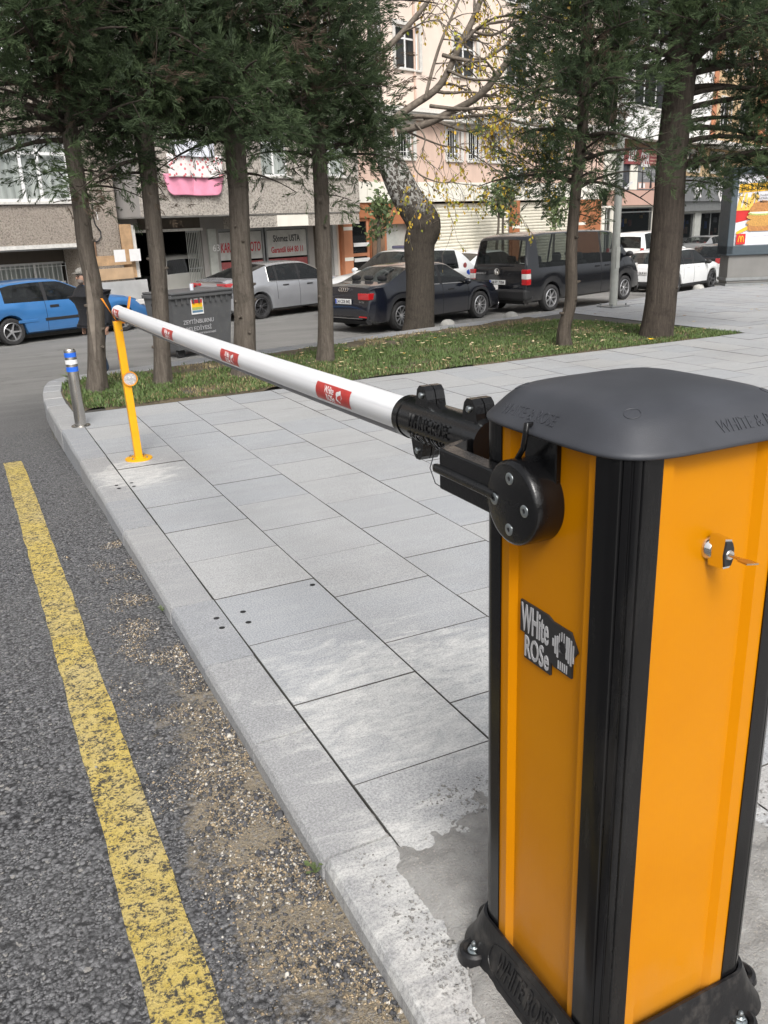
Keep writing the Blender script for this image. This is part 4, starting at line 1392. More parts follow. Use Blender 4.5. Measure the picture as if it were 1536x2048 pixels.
def conifer(base, path, r0, r1, top, z0, spread, nbr, label, seed, mat='bark', dens=1.0, extra=(), skip=None, visible_top=4.2, butt=1.0):
    rs = random.Random(seed)
    root = empty('conifer', base, 0, label, 'tree', 'conifers in the planting bed')
    loc = [Vector(p) - Vector(base) for p in path]
    loc[0].z = -.05
    last = loc[-1]
    dirv = (loc[-1] - loc[-2]).normalized()
    loc.append(last + dirv * (top - last.z))
    n = len(loc)
    rad = [r0 + (r1 - r0) * (p.z / max(.1, last.z)) ** .6 if p.z > 0 else r0 for p in loc[:-1]] + [.03]
    tr, P, Rr = trunk_mesh(loc, rad, 'trunk', M[mat], root, step=.06, butt=butt)
    limbs = MB()
    items = []
    def trunk_at(z):
        i = min(range(len(P)), key=lambda q: abs(P[q].z - z))
        return P[i], Rr[i]
    # stubs of lost branches
    for k in range(9):
        z = rs.uniform(.3, z0); p, r = trunk_at(z); a = rs.uniform(0, 6.28)
        q = p + Vector((math.cos(a), math.sin(a), .1)) * r * .9
        MB().tube([q, q + Vector((math.cos(a), math.sin(a), .25)) * rs.uniform(.015, .045)], [.018, .010], 7).build('branch_stub', M[mat], tr)
    specs = []
    for k in range(nbr):
        z = z0 + (top - .2 - z0) * ((k + rs.random()) / nbr) ** 1.15
        a = k * 2.399 + rs.uniform(-.5, .5)
        f = (z - z0) / (top - z0)
        ln = spread * (1 - .72 * f ** 1.4) * rs.uniform(.65, 1.15)
        specs.append((z, a, ln, rs.uniform(.12, .55)))
    specs += list(extra)
    for (z, a, ln, rise) in specs:
        if skip and skip(z, a, ln): continue
        p, r = trunk_at(z)
        d = Vector((math.cos(a), math.sin(a), 0))
        tipw = Vector(base) + p + d * ln + Vector((0, 0, ln * (rise - .25)))
        if rs.random() > max(.12, keep_share(tipw)): ln *= rs.uniform(.35, .6)
        sag = rs.uniform(.10, .45)
        pts = []
        m = 7
        wob = rs.uniform(-.25, .25)
        for i in range(m + 1):
            t = i / m
            side = Vector((-d.y, d.x, 0)) * wob * math.sin(t * 3) * ln * .4
            pts.append(p + d * (r * .6 + ln * t) + side + Vector((0, 0, ln * (rise * t - sag * t * t))))
        limbs.tube(pts, [max(.004, .024 * (1 - .85 * i / m) * (ln / .9)) for i in range(m + 1)], 6)
        high = z > visible_top
        nclump = int(ln * (5.0 if not high else 2.8) * dens + 1)
        tone = rs.gauss(.45, .22)
        for c in range(nclump):
            t = rs.uniform(.22, 1.0)
            i = min(m - 1, int(t * m)); q = pts[i].lerp(pts[i + 1], t * m - i)
            off = Vector((rs.gauss(0, 1), rs.gauss(0, 1), rs.gauss(0, .8))) * (.13 + .05 * ln)
            cc = q + off
            if rs.random() > keep_share(Vector(base) + cc): continue
            limbs.tube([q, q.lerp(cc, .6) + Vector((0, 0, -.01)), cc], [.006, .004, .002], 4)
            dead = 1.0 if rs.random() < .06 else 0.0
            if high and rs.random() < .4: continue
            ct = min(1, max(0, tone + rs.gauss(0, .16)))
            for s in range(int((22 if not high else 5) * dens)):
                w = Vector((rs.gauss(0, 1), rs.gauss(0, 1), rs.gauss(0, 1)))
                pos = cc + w * .085
                if keep_share(Vector(base) + pos) < .1 and rs.random() > .25: continue
                dv = (d * .7 + Vector((rs.gauss(0, .65), rs.gauss(0, .65), rs.gauss(.15, .6))) + (pos - q) * 2.2)
                nv = Vector((rs.gauss(0, .6), rs.gauss(0, .6), 1.0))
                items.append((pos[:], dv[:], nv[:], rs.uniform(.09, .18) * (1.0 if not high else 1.9), min(1, max(0, ct + rs.gauss(0, .12))), dead))
    limbs.build('limbs', M['bark_dark'], root, 180)
    rs.shuffle(items)
    foliage('crown', items, M['cypress'], root)
    return root, len(items)

def trees():
    tot = 0
    A = lambda u, v: tuple(on_z(u, v)[:2]) + (0.0,)
    def path(base, pts):
        h = math.hypot(base[0], base[1])
        return [Vector(base)] + [Vector(at_dist(u, v, h)) for u, v in pts]
    pi = math.pi
    b = A(193, 783)
    o, n = conifer(b, path(b, [(190, 600), (172, 500), (160, 400), (143, 280)]), .074, .066, 5.6, 2.0, 1.02, 92, 'conifer with a long pale scar on its trunk standing beside the bollard', 1,
                   extra=[(1.55, pi * 1.0, .30, .1), (1.75, pi * 1.15, .55, .1), (1.72, .1, .5, .2), (1.95, 2.9, .9, .1), (2.1, 3.3, 1.0, .1), (1.9, -.3, .7, .05)])
    tot += n
    # scar of bare wood on the first trunk
    mb = MB()
    V = []
    for i, (u0, u1, v) in enumerate(((172, 174, 540), (172, 181, 570), (175, 188, 610), (179, 190, 650), (186, 192, 690), (190, 192, 720))):
        h = math.hypot(b[0], b[1]) - .080
        for u in (u0, (u0 + u1) / 2, u1):
            p = at_dist(u, v, h if u != (u0 + u1) / 2 else h - .006)
            V.append(tuple(p - np.array(b)))
    F = []
    for i in range(5):
        for k in range(2): F.append((i * 3 + k, i * 3 + k + 1, (i + 1) * 3 + k + 1, (i + 1) * 3 + k))
    mb.add(V, F).build('bark_scar', plain('bare_wood', (.165, .14, .115), .9, var=.3, scale=9), [c for c in o.children if c.name.startswith('trunk')][0], 180)
    b = A(325, 768)
    o, n = conifer(b, path(b, [(318, 560), (305, 430), (295, 330), (288, 250)]), .070, .070, 5.8, 2.02, 1.0, 92, 'conifer with a straight trunk standing in front of the grey bin', 2,
                   extra=[(1.78, pi * .95, .55, .05), (1.85, .3, .45, .05), (1.75, -1.5, .4, .0), (2.0, pi * 1.2, .8, .0)])
    tot += n
    b = A(490, 752)
    o, n = conifer(b, path(b, [(490, 620), (482, 500), (478, 380), (470, 280)]), .100, .088, 5.9, 2.0, 1.0, 92, 'conifer with a thick trunk in front of the silver saloon', 3,
                   extra=[(1.82, .1, .5, 0), (1.9, -.8, .5, 0), (1.85, pi * .9, .4, .1), (2.0, 2.5, .7, .1)])
    tot += n
    b = A(652, 724)
    o, n = conifer(b, path(b, [(652, 620), (648, 500), (643, 390), (640, 330)]), .077, .070, 5.8, 1.88, 1.12, 100, 'conifer with a slim trunk just behind the dark saloon', 4,
                   extra=[(1.75, 3.0, .6, 0), (1.7, .05, .55, 0), (2.3, -.25, .95, .1), (2.6, -.1, 1.05, .05), (2.9, .1, 1.1, .1), (2.2, -.6, .9, .0), (3.2, -.35, 1.1, .1)])
    tot += n
    b = A(1130, 692)
    o, n = conifer(b, path(b, [(1128, 660), (1142, 600), (1143, 500), (1150, 400), (1165, 250), (1172, 100), (1175, 0)]), .064, .050, 5.8, 1.55, .92, 66, 'conifer with a thin crooked trunk in front of the black van', 5, 'bark_mid', dens=1.1,
                   extra=[(1.35, -.9, .5, -.1), (1.4, 2.4, .45, -.1), (1.6, -.5, .75, .0), (1.75, 2.6, .75, .05), (2.5, 2.2, 1.0, .2), (2.75, 2.8, 1.1, .1)])
    tot += n
    b = A(1310, 674)
    o, n = conifer(b, path(b, [(1322, 600), (1335, 450), (1345, 300), (1362, 150), (1375, 0)]), .172, .142, 6.4, 2.6, 1.4, 76, 'conifer with the thickest trunk hiding a person in a dark jacket', 6, 'bark_dark', dens=1.2, butt=.25,
                   extra=[(1.75, -.6, 1.05, .35), (1.62, -.45, .9, .05), (2.0, -.75, 1.2, .25), (2.15, -.2, 1.1, .2), (2.5, -.55, 1.4, .1), (2.45, -1.0, 1.1, .2), (1.9, -.9, .9, .3), (1.8, -.35, 1.0, .15), (2.1, -.5, 1.3, .12), (2.3, -.8, 1.3, .2), (1.7, -.75, 1.15, .25), (2.7, -.4, 1.4, .1), (2.9, -.7, 1.3, .1), (3.1, -.5, 1.4, .1), (2.6, -.9, 1.2, .15)])
    tot += n
    print('sprays', tot)
trees()

def broadleaf():
    """leaning broadleaf tree behind the rear kerb, nearly bare, a few yellow leaves left"""
    b = on_road(836, 668)
    h = math.hypot(b[0], b[1])
    root = empty('leaning_tree', b, 0, 'leaning broadleaf tree with lichen on its bark and a few yellow leaves', 'tree')
    W = lambda u, v, dh=0.0: Vector(at_dist(u, v, h + dh)) - Vector(b)
    px = h / 1700.0
    pts = [Vector((0, 0, -.1)), W(838, 640), W(840, 560), W(838, 490), W(846, 448), W(812, 392), W(787, 340), W(767, 288), W(752, 235), W(745, 170), W(748, 90), W(745, -40)]
    rad = [38, 33, 31, 33, 37, 32, 29, 25, 21, 18, 15, 11]
    rad = [r * px * .86 for r in rad]
    tr, P, Rr = trunk_mesh(pts, rad, 'trunk', M['bark_oak'], root, seg=36, rough=.035, butt=.5, step=.07)
    mb = MB()
    leafpts = []
    def limb(pix, r0, r1, dh0, dh1, kids=0, depth=0):
        n = len(pix)
        q = [W(u, v, dh0 + (dh1 - dh0) * i / (n - 1)) for i, (u, v) in enumerate(pix)]
        fine = []
        for i in range(n - 1):
            p0, p1, p2, p3 = q[max(i - 1, 0)], q[i], q[i + 1], q[min(i + 2, n - 1)]
            for k in range(5):
                t = k / 5
                fine.append(.5 * ((2 * p1) + (p2 - p0) * t + (2 * p0 - 5 * p1 + 4 * p2 - p3) * t * t + (3 * p1 - p0 - 3 * p2 + p3) * t ** 3))
        fine.append(q[-1])
        m = len(fine)
        mb.tube(fine, [(r0 + (r1 - r0) * i / (m - 1)) * px for i in range(m)], 8 if r0 > 3 else 5)
        for k in range(kids):
            i = rng.randrange(m // 4, m - 1)
            twig(fine[i], (fine[min(i + 1, m - 1)] - fine[max(i - 1, 0)]).normalized(), rng.uniform(.5, 1.3), max(.6, r1 * .7) * px, 2)
    def twig(p, d, ln, r, depth):
        pts = [p]
        dd = (d + Vector((rng.gauss(0, .6), rng.gauss(0, .4), rng.gauss(-.15, .5)))).normalized()
        m = 6
        for i in range(m):
            dd = (dd + Vector((rng.gauss(0, .16), rng.gauss(0, .12), -.07 + rng.gauss(0, .12)))).normalized()
            pts.append(pts[-1] + dd * (ln / m))
            if depth > 0 and rng.random() < .55: twig(pts[-1], dd, ln * rng.uniform(.35, .7), r * .6, depth - 1)
            leafpts.append((pts[-1], dd))
        mb.tube(pts, [max(.003, r * (1 - .8 * i / m)) for i in range(m + 1)], 4)
    limb([(795, 262), (845, 250), (900, 225), (960, 190), (1010, 130), (1050, 80), (1120, 10), (1150, -30)], 7, 5, 0, -1.0, 9)
    limb([(770, 250), (820, 215), (880, 170), (920, 90), (950, 30), (970, -30)], 7, 5, 0, .6, 8)
    limb([(790, 240), (830, 232), (900, 236), (980, 230), (1040, 245), (1090, 255)], 4, 1.6, 0, -.8, 9)
    limb([(800, 240), (850, 235), (930, 262), (1000, 258), (1060, 262)], 3.2, 1.2, 0, .5, 8)
    limb([(860, 212), (920, 218), (980, 216), (1060, 218), (1110, 214)], 3.5, 1.4, -.2, -1.2, 7)
    limb([(885, 110), (920, 118), (960, 122), (1010, 92), (1050, 60), (1110, 20)], 3.6, 2.0, .3, -.4, 7)
    limb([(850, 200), (862, 150), (880, 90), (905, 30), (930, -30)], 3.5, 2.2, -.1, .3, 6)
    limb([(895, 140), (930, 155), (970, 160), (1030, 152), (1060, 146)], 3.0, 1.4, .2, -.6, 6)
    limb([(800, 255), (820, 300), (835, 345), (880, 365), (905, 362)], 2.2, 1.0, 0, -.4, 6)
    limb([(810, 262), (880, 290), (930, 300), (1000, 345)], 2.0, .9, 0, .4, 6)
    limb([(830, 245), (850, 275), (845, 310), (870, 335)], 1.8, .8, -.2, -.6, 5)
    limb([(940, 60), (985, 70), (1040, 40), (1085, 10)], 3.0, 1.5, .5, 0, 5)
    limb([(750, 200), (700, 140), (640, 60), (600, -20)], 8, 4, 0, .5, 6)
    limb([(748, 120), (800, 70), (850, 10), (880, -40)], 6, 3, 0, .3, 6)
    mb.build('limbs', M['bark_dark'] if False else plain('branch_bark', (.15, .125, .10), .9, var=.35, scale=14), root, 180)
    V = []; F = []; T = []
    for k, (p, d) in enumerate(leafpts):
        if rng.random() > .30: continue
        s = rng.uniform(.035, .062)
        a = Vector((rng.gauss(0, .5), rng.gauss(0, .5), -1)).normalized()
        s2 = a.cross(Vector((rng.gauss(0, 1), rng.gauss(0, 1), rng.gauss(0, .3)))).normalized()
        nn = a.cross(s2)
        c = p + a * .02
        bb = len(V); t = rng.random() ** 1.4
        for (u, v, w) in ((0, 0, 0), (.5, .45, .12), (1.0, .38, .05), (1.5, 0, -.1), (1.0, -.38, .05), (.5, -.45, .12)):
            V.append(c + a * s * u + s2 * s * v + nn * s * w); T.append(t)
        F.append((bb, bb + 1, bb + 2, bb + 3)); F.append((bb, bb + 3, bb + 4, bb + 5))
    o = mesh('crown', V, F, M['yleaf'], root)
    at = o.data.attributes.new('tint', 'FLOAT', 'POINT'); at.data.foreach_set('value', T)
broadleaf()

def street_tree(u, v, D, zb, hgt, stems, label, seed, crown_r):
    """little clipped evergreen in front of the shuttered shops"""
    rs = random.Random(seed)
    p = np.array(D)
    root = empty('street_tree', p, 0, label, 'tree', 'small evergreens along the far pavement')
    tr = MB()
    V = []; F = []; T = []
    for (dx, lean, th) in stems:
        pts = [Vector((dx, 0, -.05)), Vector((dx + lean * .3, .02, hgt * .3)), Vector((dx + lean * .5 + rs.uniform(-.06, .06), -.02, hgt * .5)), Vector((dx + lean, 0, hgt * .85))]
        tr.tube(pts, [th, th * .85, th * .7, th * .35], 8)
        for k in range(13):
            q = pts[2].lerp(pts[3], rs.random() ** .7); e = q + Vector((rs.gauss(0, .3), rs.gauss(0, .3), rs.uniform(.0, .4))) * crown_r
            tr.tube([q, q.lerp(e, .5) + Vector((0, 0, .03)), e], [.014, .01, .005], 4)
            for c in range(42):
                cc = e + Vector((rs.gauss(0, 1), rs.gauss(0, 1), rs.gauss(0, 1))) * .17
                s = rs.uniform(.06, .115)
                a = Vector((rs.gauss(0, 1), rs.gauss(0, 1), rs.gauss(0, 1))).normalized(); b2 = a.cross(Vector((rs.gauss(0, 1), rs.gauss(0, 1), .3))).normalized()
                bb = len(V); t = rs.random()
                V.extend([cc - a * s, cc + b2 * s * .5, cc + a * s, cc - b2 * s * .5]); T.extend([t] * 4); F.append((bb, bb + 1, bb + 2, bb + 3))
    tr.build('trunk', M['bark'], root, 180)
    o = mesh('crown', V, F, M['leaf'], root)
    at = o.data.attributes.new('tint', 'FLOAT', 'POINT'); at.data.foreach_set('value', T)
# ------------------------------------------------------------------ vehicles
# local frame of a vehicle: x forward from the rear bumper, y to its left, z up from the ground
def catmull(pts, k, t):
    n = len(pts)
    p0, p1, p2, p3 = [np.array(pts[min(max(i, 0), n - 1)]) for i in (k - 1, k, k + 1, k + 2)]
    c = .5 * ((2 * p1) + (p2 - p0) * t + (2 * p0 - 5 * p1 + 4 * p2 - p3) * t * t + (3 * p1 - p0 - 3 * p2 + p3) * t ** 3)
    l = p1 + (p2 - p1) * t
    return .55 * c + .45 * l

RIMS = {}
def rim_mesh(style, r):
    if (style, r) in RIMS: return RIMS[(style, r)]
    mb = MB()
    mb.lathe([(r, .02), (r, -.06), (r * .93, -.07), (r * .90, -.05), (r * .90, .02)], 36)
    mb.lathe([(0, -.045), (r * .16, -.045), (r * .20, -.035), (r * .22, .0)], 18)
    n, w0, w1, tw = dict(five=(5, .19, .10, .0), ten=(10, .085, .075, .10), seven=(7, .15, .085, .0), star=(5, .26, .20, .0), y=(10, .07, .065, .16))[style]
    for k in range(n):
        a = 2 * math.pi * k / n
        if style == 'y': a += (.13 if k % 2 else -.13)
        c, s = math.cos(a), math.sin(a)
        def P(rad, wid, z): return (rad * c - wid * s, rad * s + wid * c, z)
        V = [P(.15 * r, -w0 * r / 2, -.04), P(.15 * r, w0 * r / 2, -.04), P(.93 * r, w1 * r / 2 + tw * r * .5, -.058), P(.93 * r, -w1 * r / 2 + tw * r * .5, -.058)]
        V += [(x, y, z + .035) for x, y, z in V]
        mb.add(V, [(0, 1, 2, 3), (4, 5, 6, 7), (0, 1, 5, 4), (1, 2, 6, 5), (2, 3, 7, 6), (3, 0, 4, 7)])
    o = mb.build('rim', M['rim'])
    me = o.data
    bpy.data.objects.remove(o)
    RIMS[(style, r)] = me
    return me

def car(name, label, cat, anchor, at, az, L, W, H, prof, belt, axles, wr, paint, side_glass, rear_glass=None, wind=None, group=None, style='ten',
        rim_mat='rim', lamps=(), sill=.20, glass='glass_car', seams=(), handles=(), mirror=None, tumble=.30, plan_r=.13, plan_f=.20, crown=.03, seats=True, stretch=1.0, trim_low=0.0, chrome=False):
    H0 = max(p[1] for p in prof)
    prof = [(x * L / prof[-1][2] if False else x, z * H / H0) for x, z in [(p[0], p[1]) for p in prof]]
    L0 = max(p[0] for p in prof)
    kx = L / L0
    prof = [(x * kx, z) for x, z in prof]
    belt = [(x * kx, z * H / H0) for x, z in belt]
    axles = [a * kx for a in axles]
    side_glass = [(a * kx, b * kx) for a, b in side_glass]
    root = empty(name, (0, 0, 0), az, label, cat, group)
    # stations
    st = []; keyi = []
    for k in range(len(prof) - 1):
        keyi.append(len(st))
        d = math.dist(prof[k], prof[k + 1])
        n = max(1, int(d / .075))
        for q in range(n): st.append(tuple(catmull(prof, k, q / n)))
    keyi.append(len(st)); st.append(prof[-1])
    bx = [p[0] for p in belt]; bz = [p[1] for p in belt]
    NJ = 14
    G = []
    for (x, zt) in st:
        w = W / 2
        if x < .55: w *= 1 - plan_r * (1 - x / .55) ** 2
        if x > L - .95: w *= 1 - plan_f * ((x - L + .95) / .95) ** 2
        zl = sill
        if x < .25: zl = sill + .10 * (1 - x / .25)
        if x > L - .3: zl = sill + .02
        ra = wr * 1.17
        for a in axles:
            if abs(x - a) < ra: zl = max(zl, wr * .98 + math.sqrt(ra * ra - (x - a) ** 2) * 1.0 - .02)
        zb = min(float(np.interp(x, bx, bz)), zt - .035)
        zl = min(zl, zb - .05)
        hgt = zb - zl
        wb = w * .945
        wt = wb - tumble * (zt - zb) - .008
        pts = [(0, zl), (w * .86, zl), (w * .975, zl + min(.05, hgt * .15)), (w * 1.0, zl + hgt * .38), (w * 1.0, zl + hgt * .62), (w * .985, zb - hgt * .16), (wb, zb),
               ((wb + wt) / 2 + .012, (zb + zt - .03) / 2), (wt, zt - .035), (wt - .045, zt - .006), (wt * .80, zt + crown * .30), (wt * .55, zt + crown * .62), (wt * .28, zt + crown * .9), (0, zt + crown)]
        G.append([(x, y, z) for y, z in pts])
    ns = len(st)
    taken = {}
    def pick(i0, i1, j0, j1, key):
        for i in range(i0, i1):
            for j in range(j0, j1): taken[(i, j)] = key
    def near(x): return min(range(ns), key=lambda i: abs(st[i][0] - x) + (0 if st[i][1] > H * .62 else 5))
    sg = []
    for (a, b) in side_glass:
        i0, i1 = near(a), near(b)
        pick(i0, i1, 6, 8, 'glass'); sg.append((i0, i1))
    pil = [(sg[q][1], sg[q + 1][0]) for q in range(len(sg) - 1) if 0 < st[sg[q + 1][0]][0] - st[sg[q][1]][0] < .25]
    for (i0, i1) in pil: pick(i0, i1, 6, 8, 'pillar')
    rg = None
    if rear_glass: rg = (keyi[rear_glass[0]], keyi[rear_glass[1]]); pick(rg[0], rg[1], 9, 13, 'glass')
    wg = None
    if wind: wg = (keyi[wind[0]], keyi[wind[1]]); pick(wg[0], wg[1], 9, 13, 'glass')
    V = []; F = []; mi = []
    for i in range(ns):
        for j in range(NJ): V.append(G[i][j])
        for j in range(NJ): V.append((G[i][j][0], -G[i][j][1], G[i][j][2]))
    for i in range(ns - 1):
        for j in range(NJ - 1):
            if (i, j) in taken: continue
            a, b, c, d = i * 2 * NJ + j, i * 2 * NJ + j + 1, (i + 1) * 2 * NJ + j + 1, (i + 1) * 2 * NJ + j
            F += [(a, b, c, d), (a + NJ, d + NJ, c + NJ, b + NJ)]
            m = 1 if j == 0 else (2 if trim_low and G[i][j + 1][2] < trim_low and j < 3 else 0)
            mi += [m, m]
    for i in (0, ns - 1):
        poly = [i * 2 * NJ + j for j in range(NJ)] + [i * 2 * NJ + NJ + j for j in range(NJ - 2, 0, -1)]
        F.append(tuple(poly)); mi.append(0)
    body = mesh('body', V, F, [M[paint], M['under'], M['trim']], root, 38, mi)
    bm = bmesh.new(); bm.from_mesh(body.data); bmesh.ops.recalc_face_normals(bm, faces=bm.faces); bm.to_mesh(body.data); bm.free()
    body.data.set_sharp_from_angle(angle=R(38))
    def outward(o):
        c0 = Vector((L / 2, 0, H * .45))
        if sum((p.center - c0).normalized().dot(p.normal) for p in o.data.polygons) < 0: o.data.flip_normals()
        return o
    def patch(nm, i0, i1, j0, j1, sides, mat, parent, off=0.0):
        V = []; F = []
        for i in range(i0, i1 + 1):
            for j in range(j0, j1 + 1):
                x, y, z = G[i][j]
                V.append((x, sides * (y + off), z + (off if j0 > 8 else 0)))
        w = j1 - j0 + 1
        for i in range(i1 - i0):
            for j in range(j1 - j0): F.append((i * w + j, i * w + j + 1, (i + 1) * w + j + 1, (i + 1) * w + j))
        return outward(mesh(nm, V, F, mat, parent, 180))
    for (i0, i1) in pil:
        for s in (1, -1): patch('door_pillar', i0, i1, 6, 8, s, M['trim'], root)
    for (i0, i1) in sg:
        for s in (1, -1):
            patch('window', i0, i1, 6, 8, s, M[glass], root)
            if chrome:
                pts = [Vector((G[i][6][0], s * (G[i][6][1] + .004), G[i][6][2])) for i in range(i0, i1 + 1)]
                MB().tube(pts, .010, 6).build('window_trim', M['chrome'], root)
    if chrome and sg:
        for s in (1, -1):
            pts = [Vector((G[i][8][0], s * (G[i][8][1] + .006), G[i][8][2])) for i in range(sg[0][0], sg[-1][1] + 1)]
            pts = [Vector((G[sg[0][0]][6][0] - .02, s * (G[sg[0][0]][6][1] + .004), G[sg[0][0]][6][2]))] + pts
            MB().tube(pts, .009, 6).build('window_trim', M['chrome'], root)
    for (rng_, nm) in ((rg, 'rear_window'), (wg, 'windscreen')):
        if not rng_: continue
        V = []; F = []
        cols = [(j, 1) for j in range(9, 14)] + [(j, -1) for j in range(12, 8, -1)]
        for i in range(rng_[0], rng_[1] + 1):
            for (j, s) in cols:
                x, y, z = G[i][j]; V.append((x, s * y, z))
        w = len(cols)
        for i in range(rng_[1] - rng_[0]):
            for j in range(w - 1): F.append((i * w + j, i * w + j + 1, (i + 1) * w + j + 1, (i + 1) * w + j))
        outward(mesh(nm, V, F, M[glass], root, 180))
    # shut lines
    sm = None
    for (x, ja, jb) in seams:
        x *= kx
        i = near(x)
        for s in (1, -1):
            pts = [Vector((G[i][j][0], s * (G[i][j][1] - .0015), G[i][j][2])) for j in range(ja, jb + 1)]
            MB().tube(pts, .0055, 5, False).build('door_seam', M['under'], body)
    for (x, z) in handles:
        for s in (1, -1):
            MB().box(x * kx - .10, x * kx + .10, s * W / 2 * .985 - .014, s * W / 2 * .985 + .018, z - .018, z + .018, None, .008).build('door_handle', M[paint] if not chrome else M['trim'], root)
    if mirror:
        mx, mz = mirror[0] * kx, mirror[1] * H / H0
        for s in (1, -1):
            mb = MB().ball((mx, s * (W / 2 + .08), mz), .075, .115, .075)
            mb.tube([(mx + .03, s * (W / 2 * .9), mz - .06), (mx, s * (W / 2 + .03), mz - .04)], [.03, .025], 8)
            mb.build('mirror', M[mirror[2]] if len(mirror) > 2 else M[paint], root, 50)
    # cabin
    if seats:
        mb = MB()
        x0 = axles[0] - .25; x1 = (st[wg[0]][0] if wg else L * .7) - .05
        zf = np.interp(L / 2, bx, bz)
        mb.box(x0, x1, -W * .42, W * .42, .30, .46)
        rows = [x0 + .25, x0 + 1.2] if L < 4.8 else [x0 + .5, x0 + 1.4, x0 + 2.4]
        for rx in rows:
            for sy in (-.36, .36) if rx != rows[0] else (-.42, 0, .42):
                m = Matrix.Translation((rx, sy, .45)) @ Matrix.Rotation(R(-14), 4, 'Y')
                mb.box(-.07, .07, -.22, .22, 0, zf - .36, m, .05)
                mb.box(-.05, .05, -.13, .13, zf - .34, zf - .15, m, .045)
                mb.box(rx, rx + .48, sy - .22, sy + .22, .42, .56, None, .04)
        mb.box(x1 - .35, x1 + .1, -W * .42, W * .42, zf - .25, zf - .08, None, .03)
        m = Matrix.Translation((x1 - .42, .36, zf - .12)) @ Matrix.Rotation(R(65), 4, 'Y')
        mb.lathe([(.17, .012), (.182, 0), (.17, -.012), (.158, 0)], 18, m, True)
        mb.build('cabin', M['seat'], root)
    # wheels
    tr = W / 2 - .115
    for a in axles:
        for s in (1, -1):
            m = Matrix.Translation((a, s * tr, wr)) @ Matrix.Rotation(R(90 * s), 4, 'X')
            t = MB()
            rr = wr * .70
            t.lathe([(rr, -.08), (rr + .02, -.10), (wr * .93, -.10), (wr * .985, -.085), (wr, -.06), (wr, .06), (wr * .985, .085), (wr * .93, .10), (rr, .09)], 40, m, True)
            t.lathe([(0, -.01), (rr, -.01)], 24, m)
            wo_ = t.build('wheel', M['tyre'], root, 40)
            ro = bpy.data.objects.new('rim', rim_mesh(style, round(rr, 3)))
            link(ro, wo_)
            ro.matrix_local = m @ Matrix.Translation((0, 0, -.025))
            if rim_mat != 'rim':
                if ro.data.users > 1 or True:
                    ro.data = ro.data.copy(); ro.data.materials[0] = M[rim_mat]
    for (nm, x0, x1, y0, y1, z0, z1, mat) in lamps:
        bothsides = y0 > 0.1
        for s in ((1, -1) if bothsides else (1,)):
            a, b = sorted((s * y0, s * y1))
            MB().box(x0, x1, a, b, z0, z1, None, min(.015, (x1 - x0) * .3, (z1 - z0) * .3, abs(b - a) * .3)).build(nm, M[mat], root)
    c, s_ = math.cos(az), math.sin(az)
    ax_, ay_ = anchor[0] , anchor[1]
    root.location = (at[0] - (ax_ * c - ay_ * s_), at[1] - (ax_ * s_ + ay_ * c), at[2] - (anchor[2] if len(anchor) > 2 else 0))
    return root, body, G, st, kx

def flat_word(parent, body, mat, origin, u, v, width=None, height=None, name='lettering', ext=.004, bold=0.0, shear=0.0, spacing=1.0):
    o, u, v = Vector(origin), Vector(u).normalized(), Vector(v).normalized()
    w = u.cross(v)
    return lettering(name, body, mat, parent, lambda a, b, c: o + u * a + v * b + w * c, width, height, ext, bold, spacing, shear)

def plate(parent, x, y, z, txt, facing=-1):
    p = MB().box(x - .006, x + .006, y - .26, y + .26, z - .056, z + .056, None, .004).build('number_plate', M['plate'], parent)
    f = x - .0065 if facing < 0 else x + .0065
    u = (0, -1, 0) if facing < 0 else (0, 1, 0)
    MB().box(f - .001, f + .001, y + .21 if facing < 0 else y - .255, y + .255 if facing < 0 else y - .21, z - .05, z + .05).build('plate_band', M['plate_blue'], p)
    flat_word(p, txt, M['letter_b'], (f, y - .02, z), u, (0, 0, 1), width=.42, height=.075, name='plate_lettering', bold=.01)

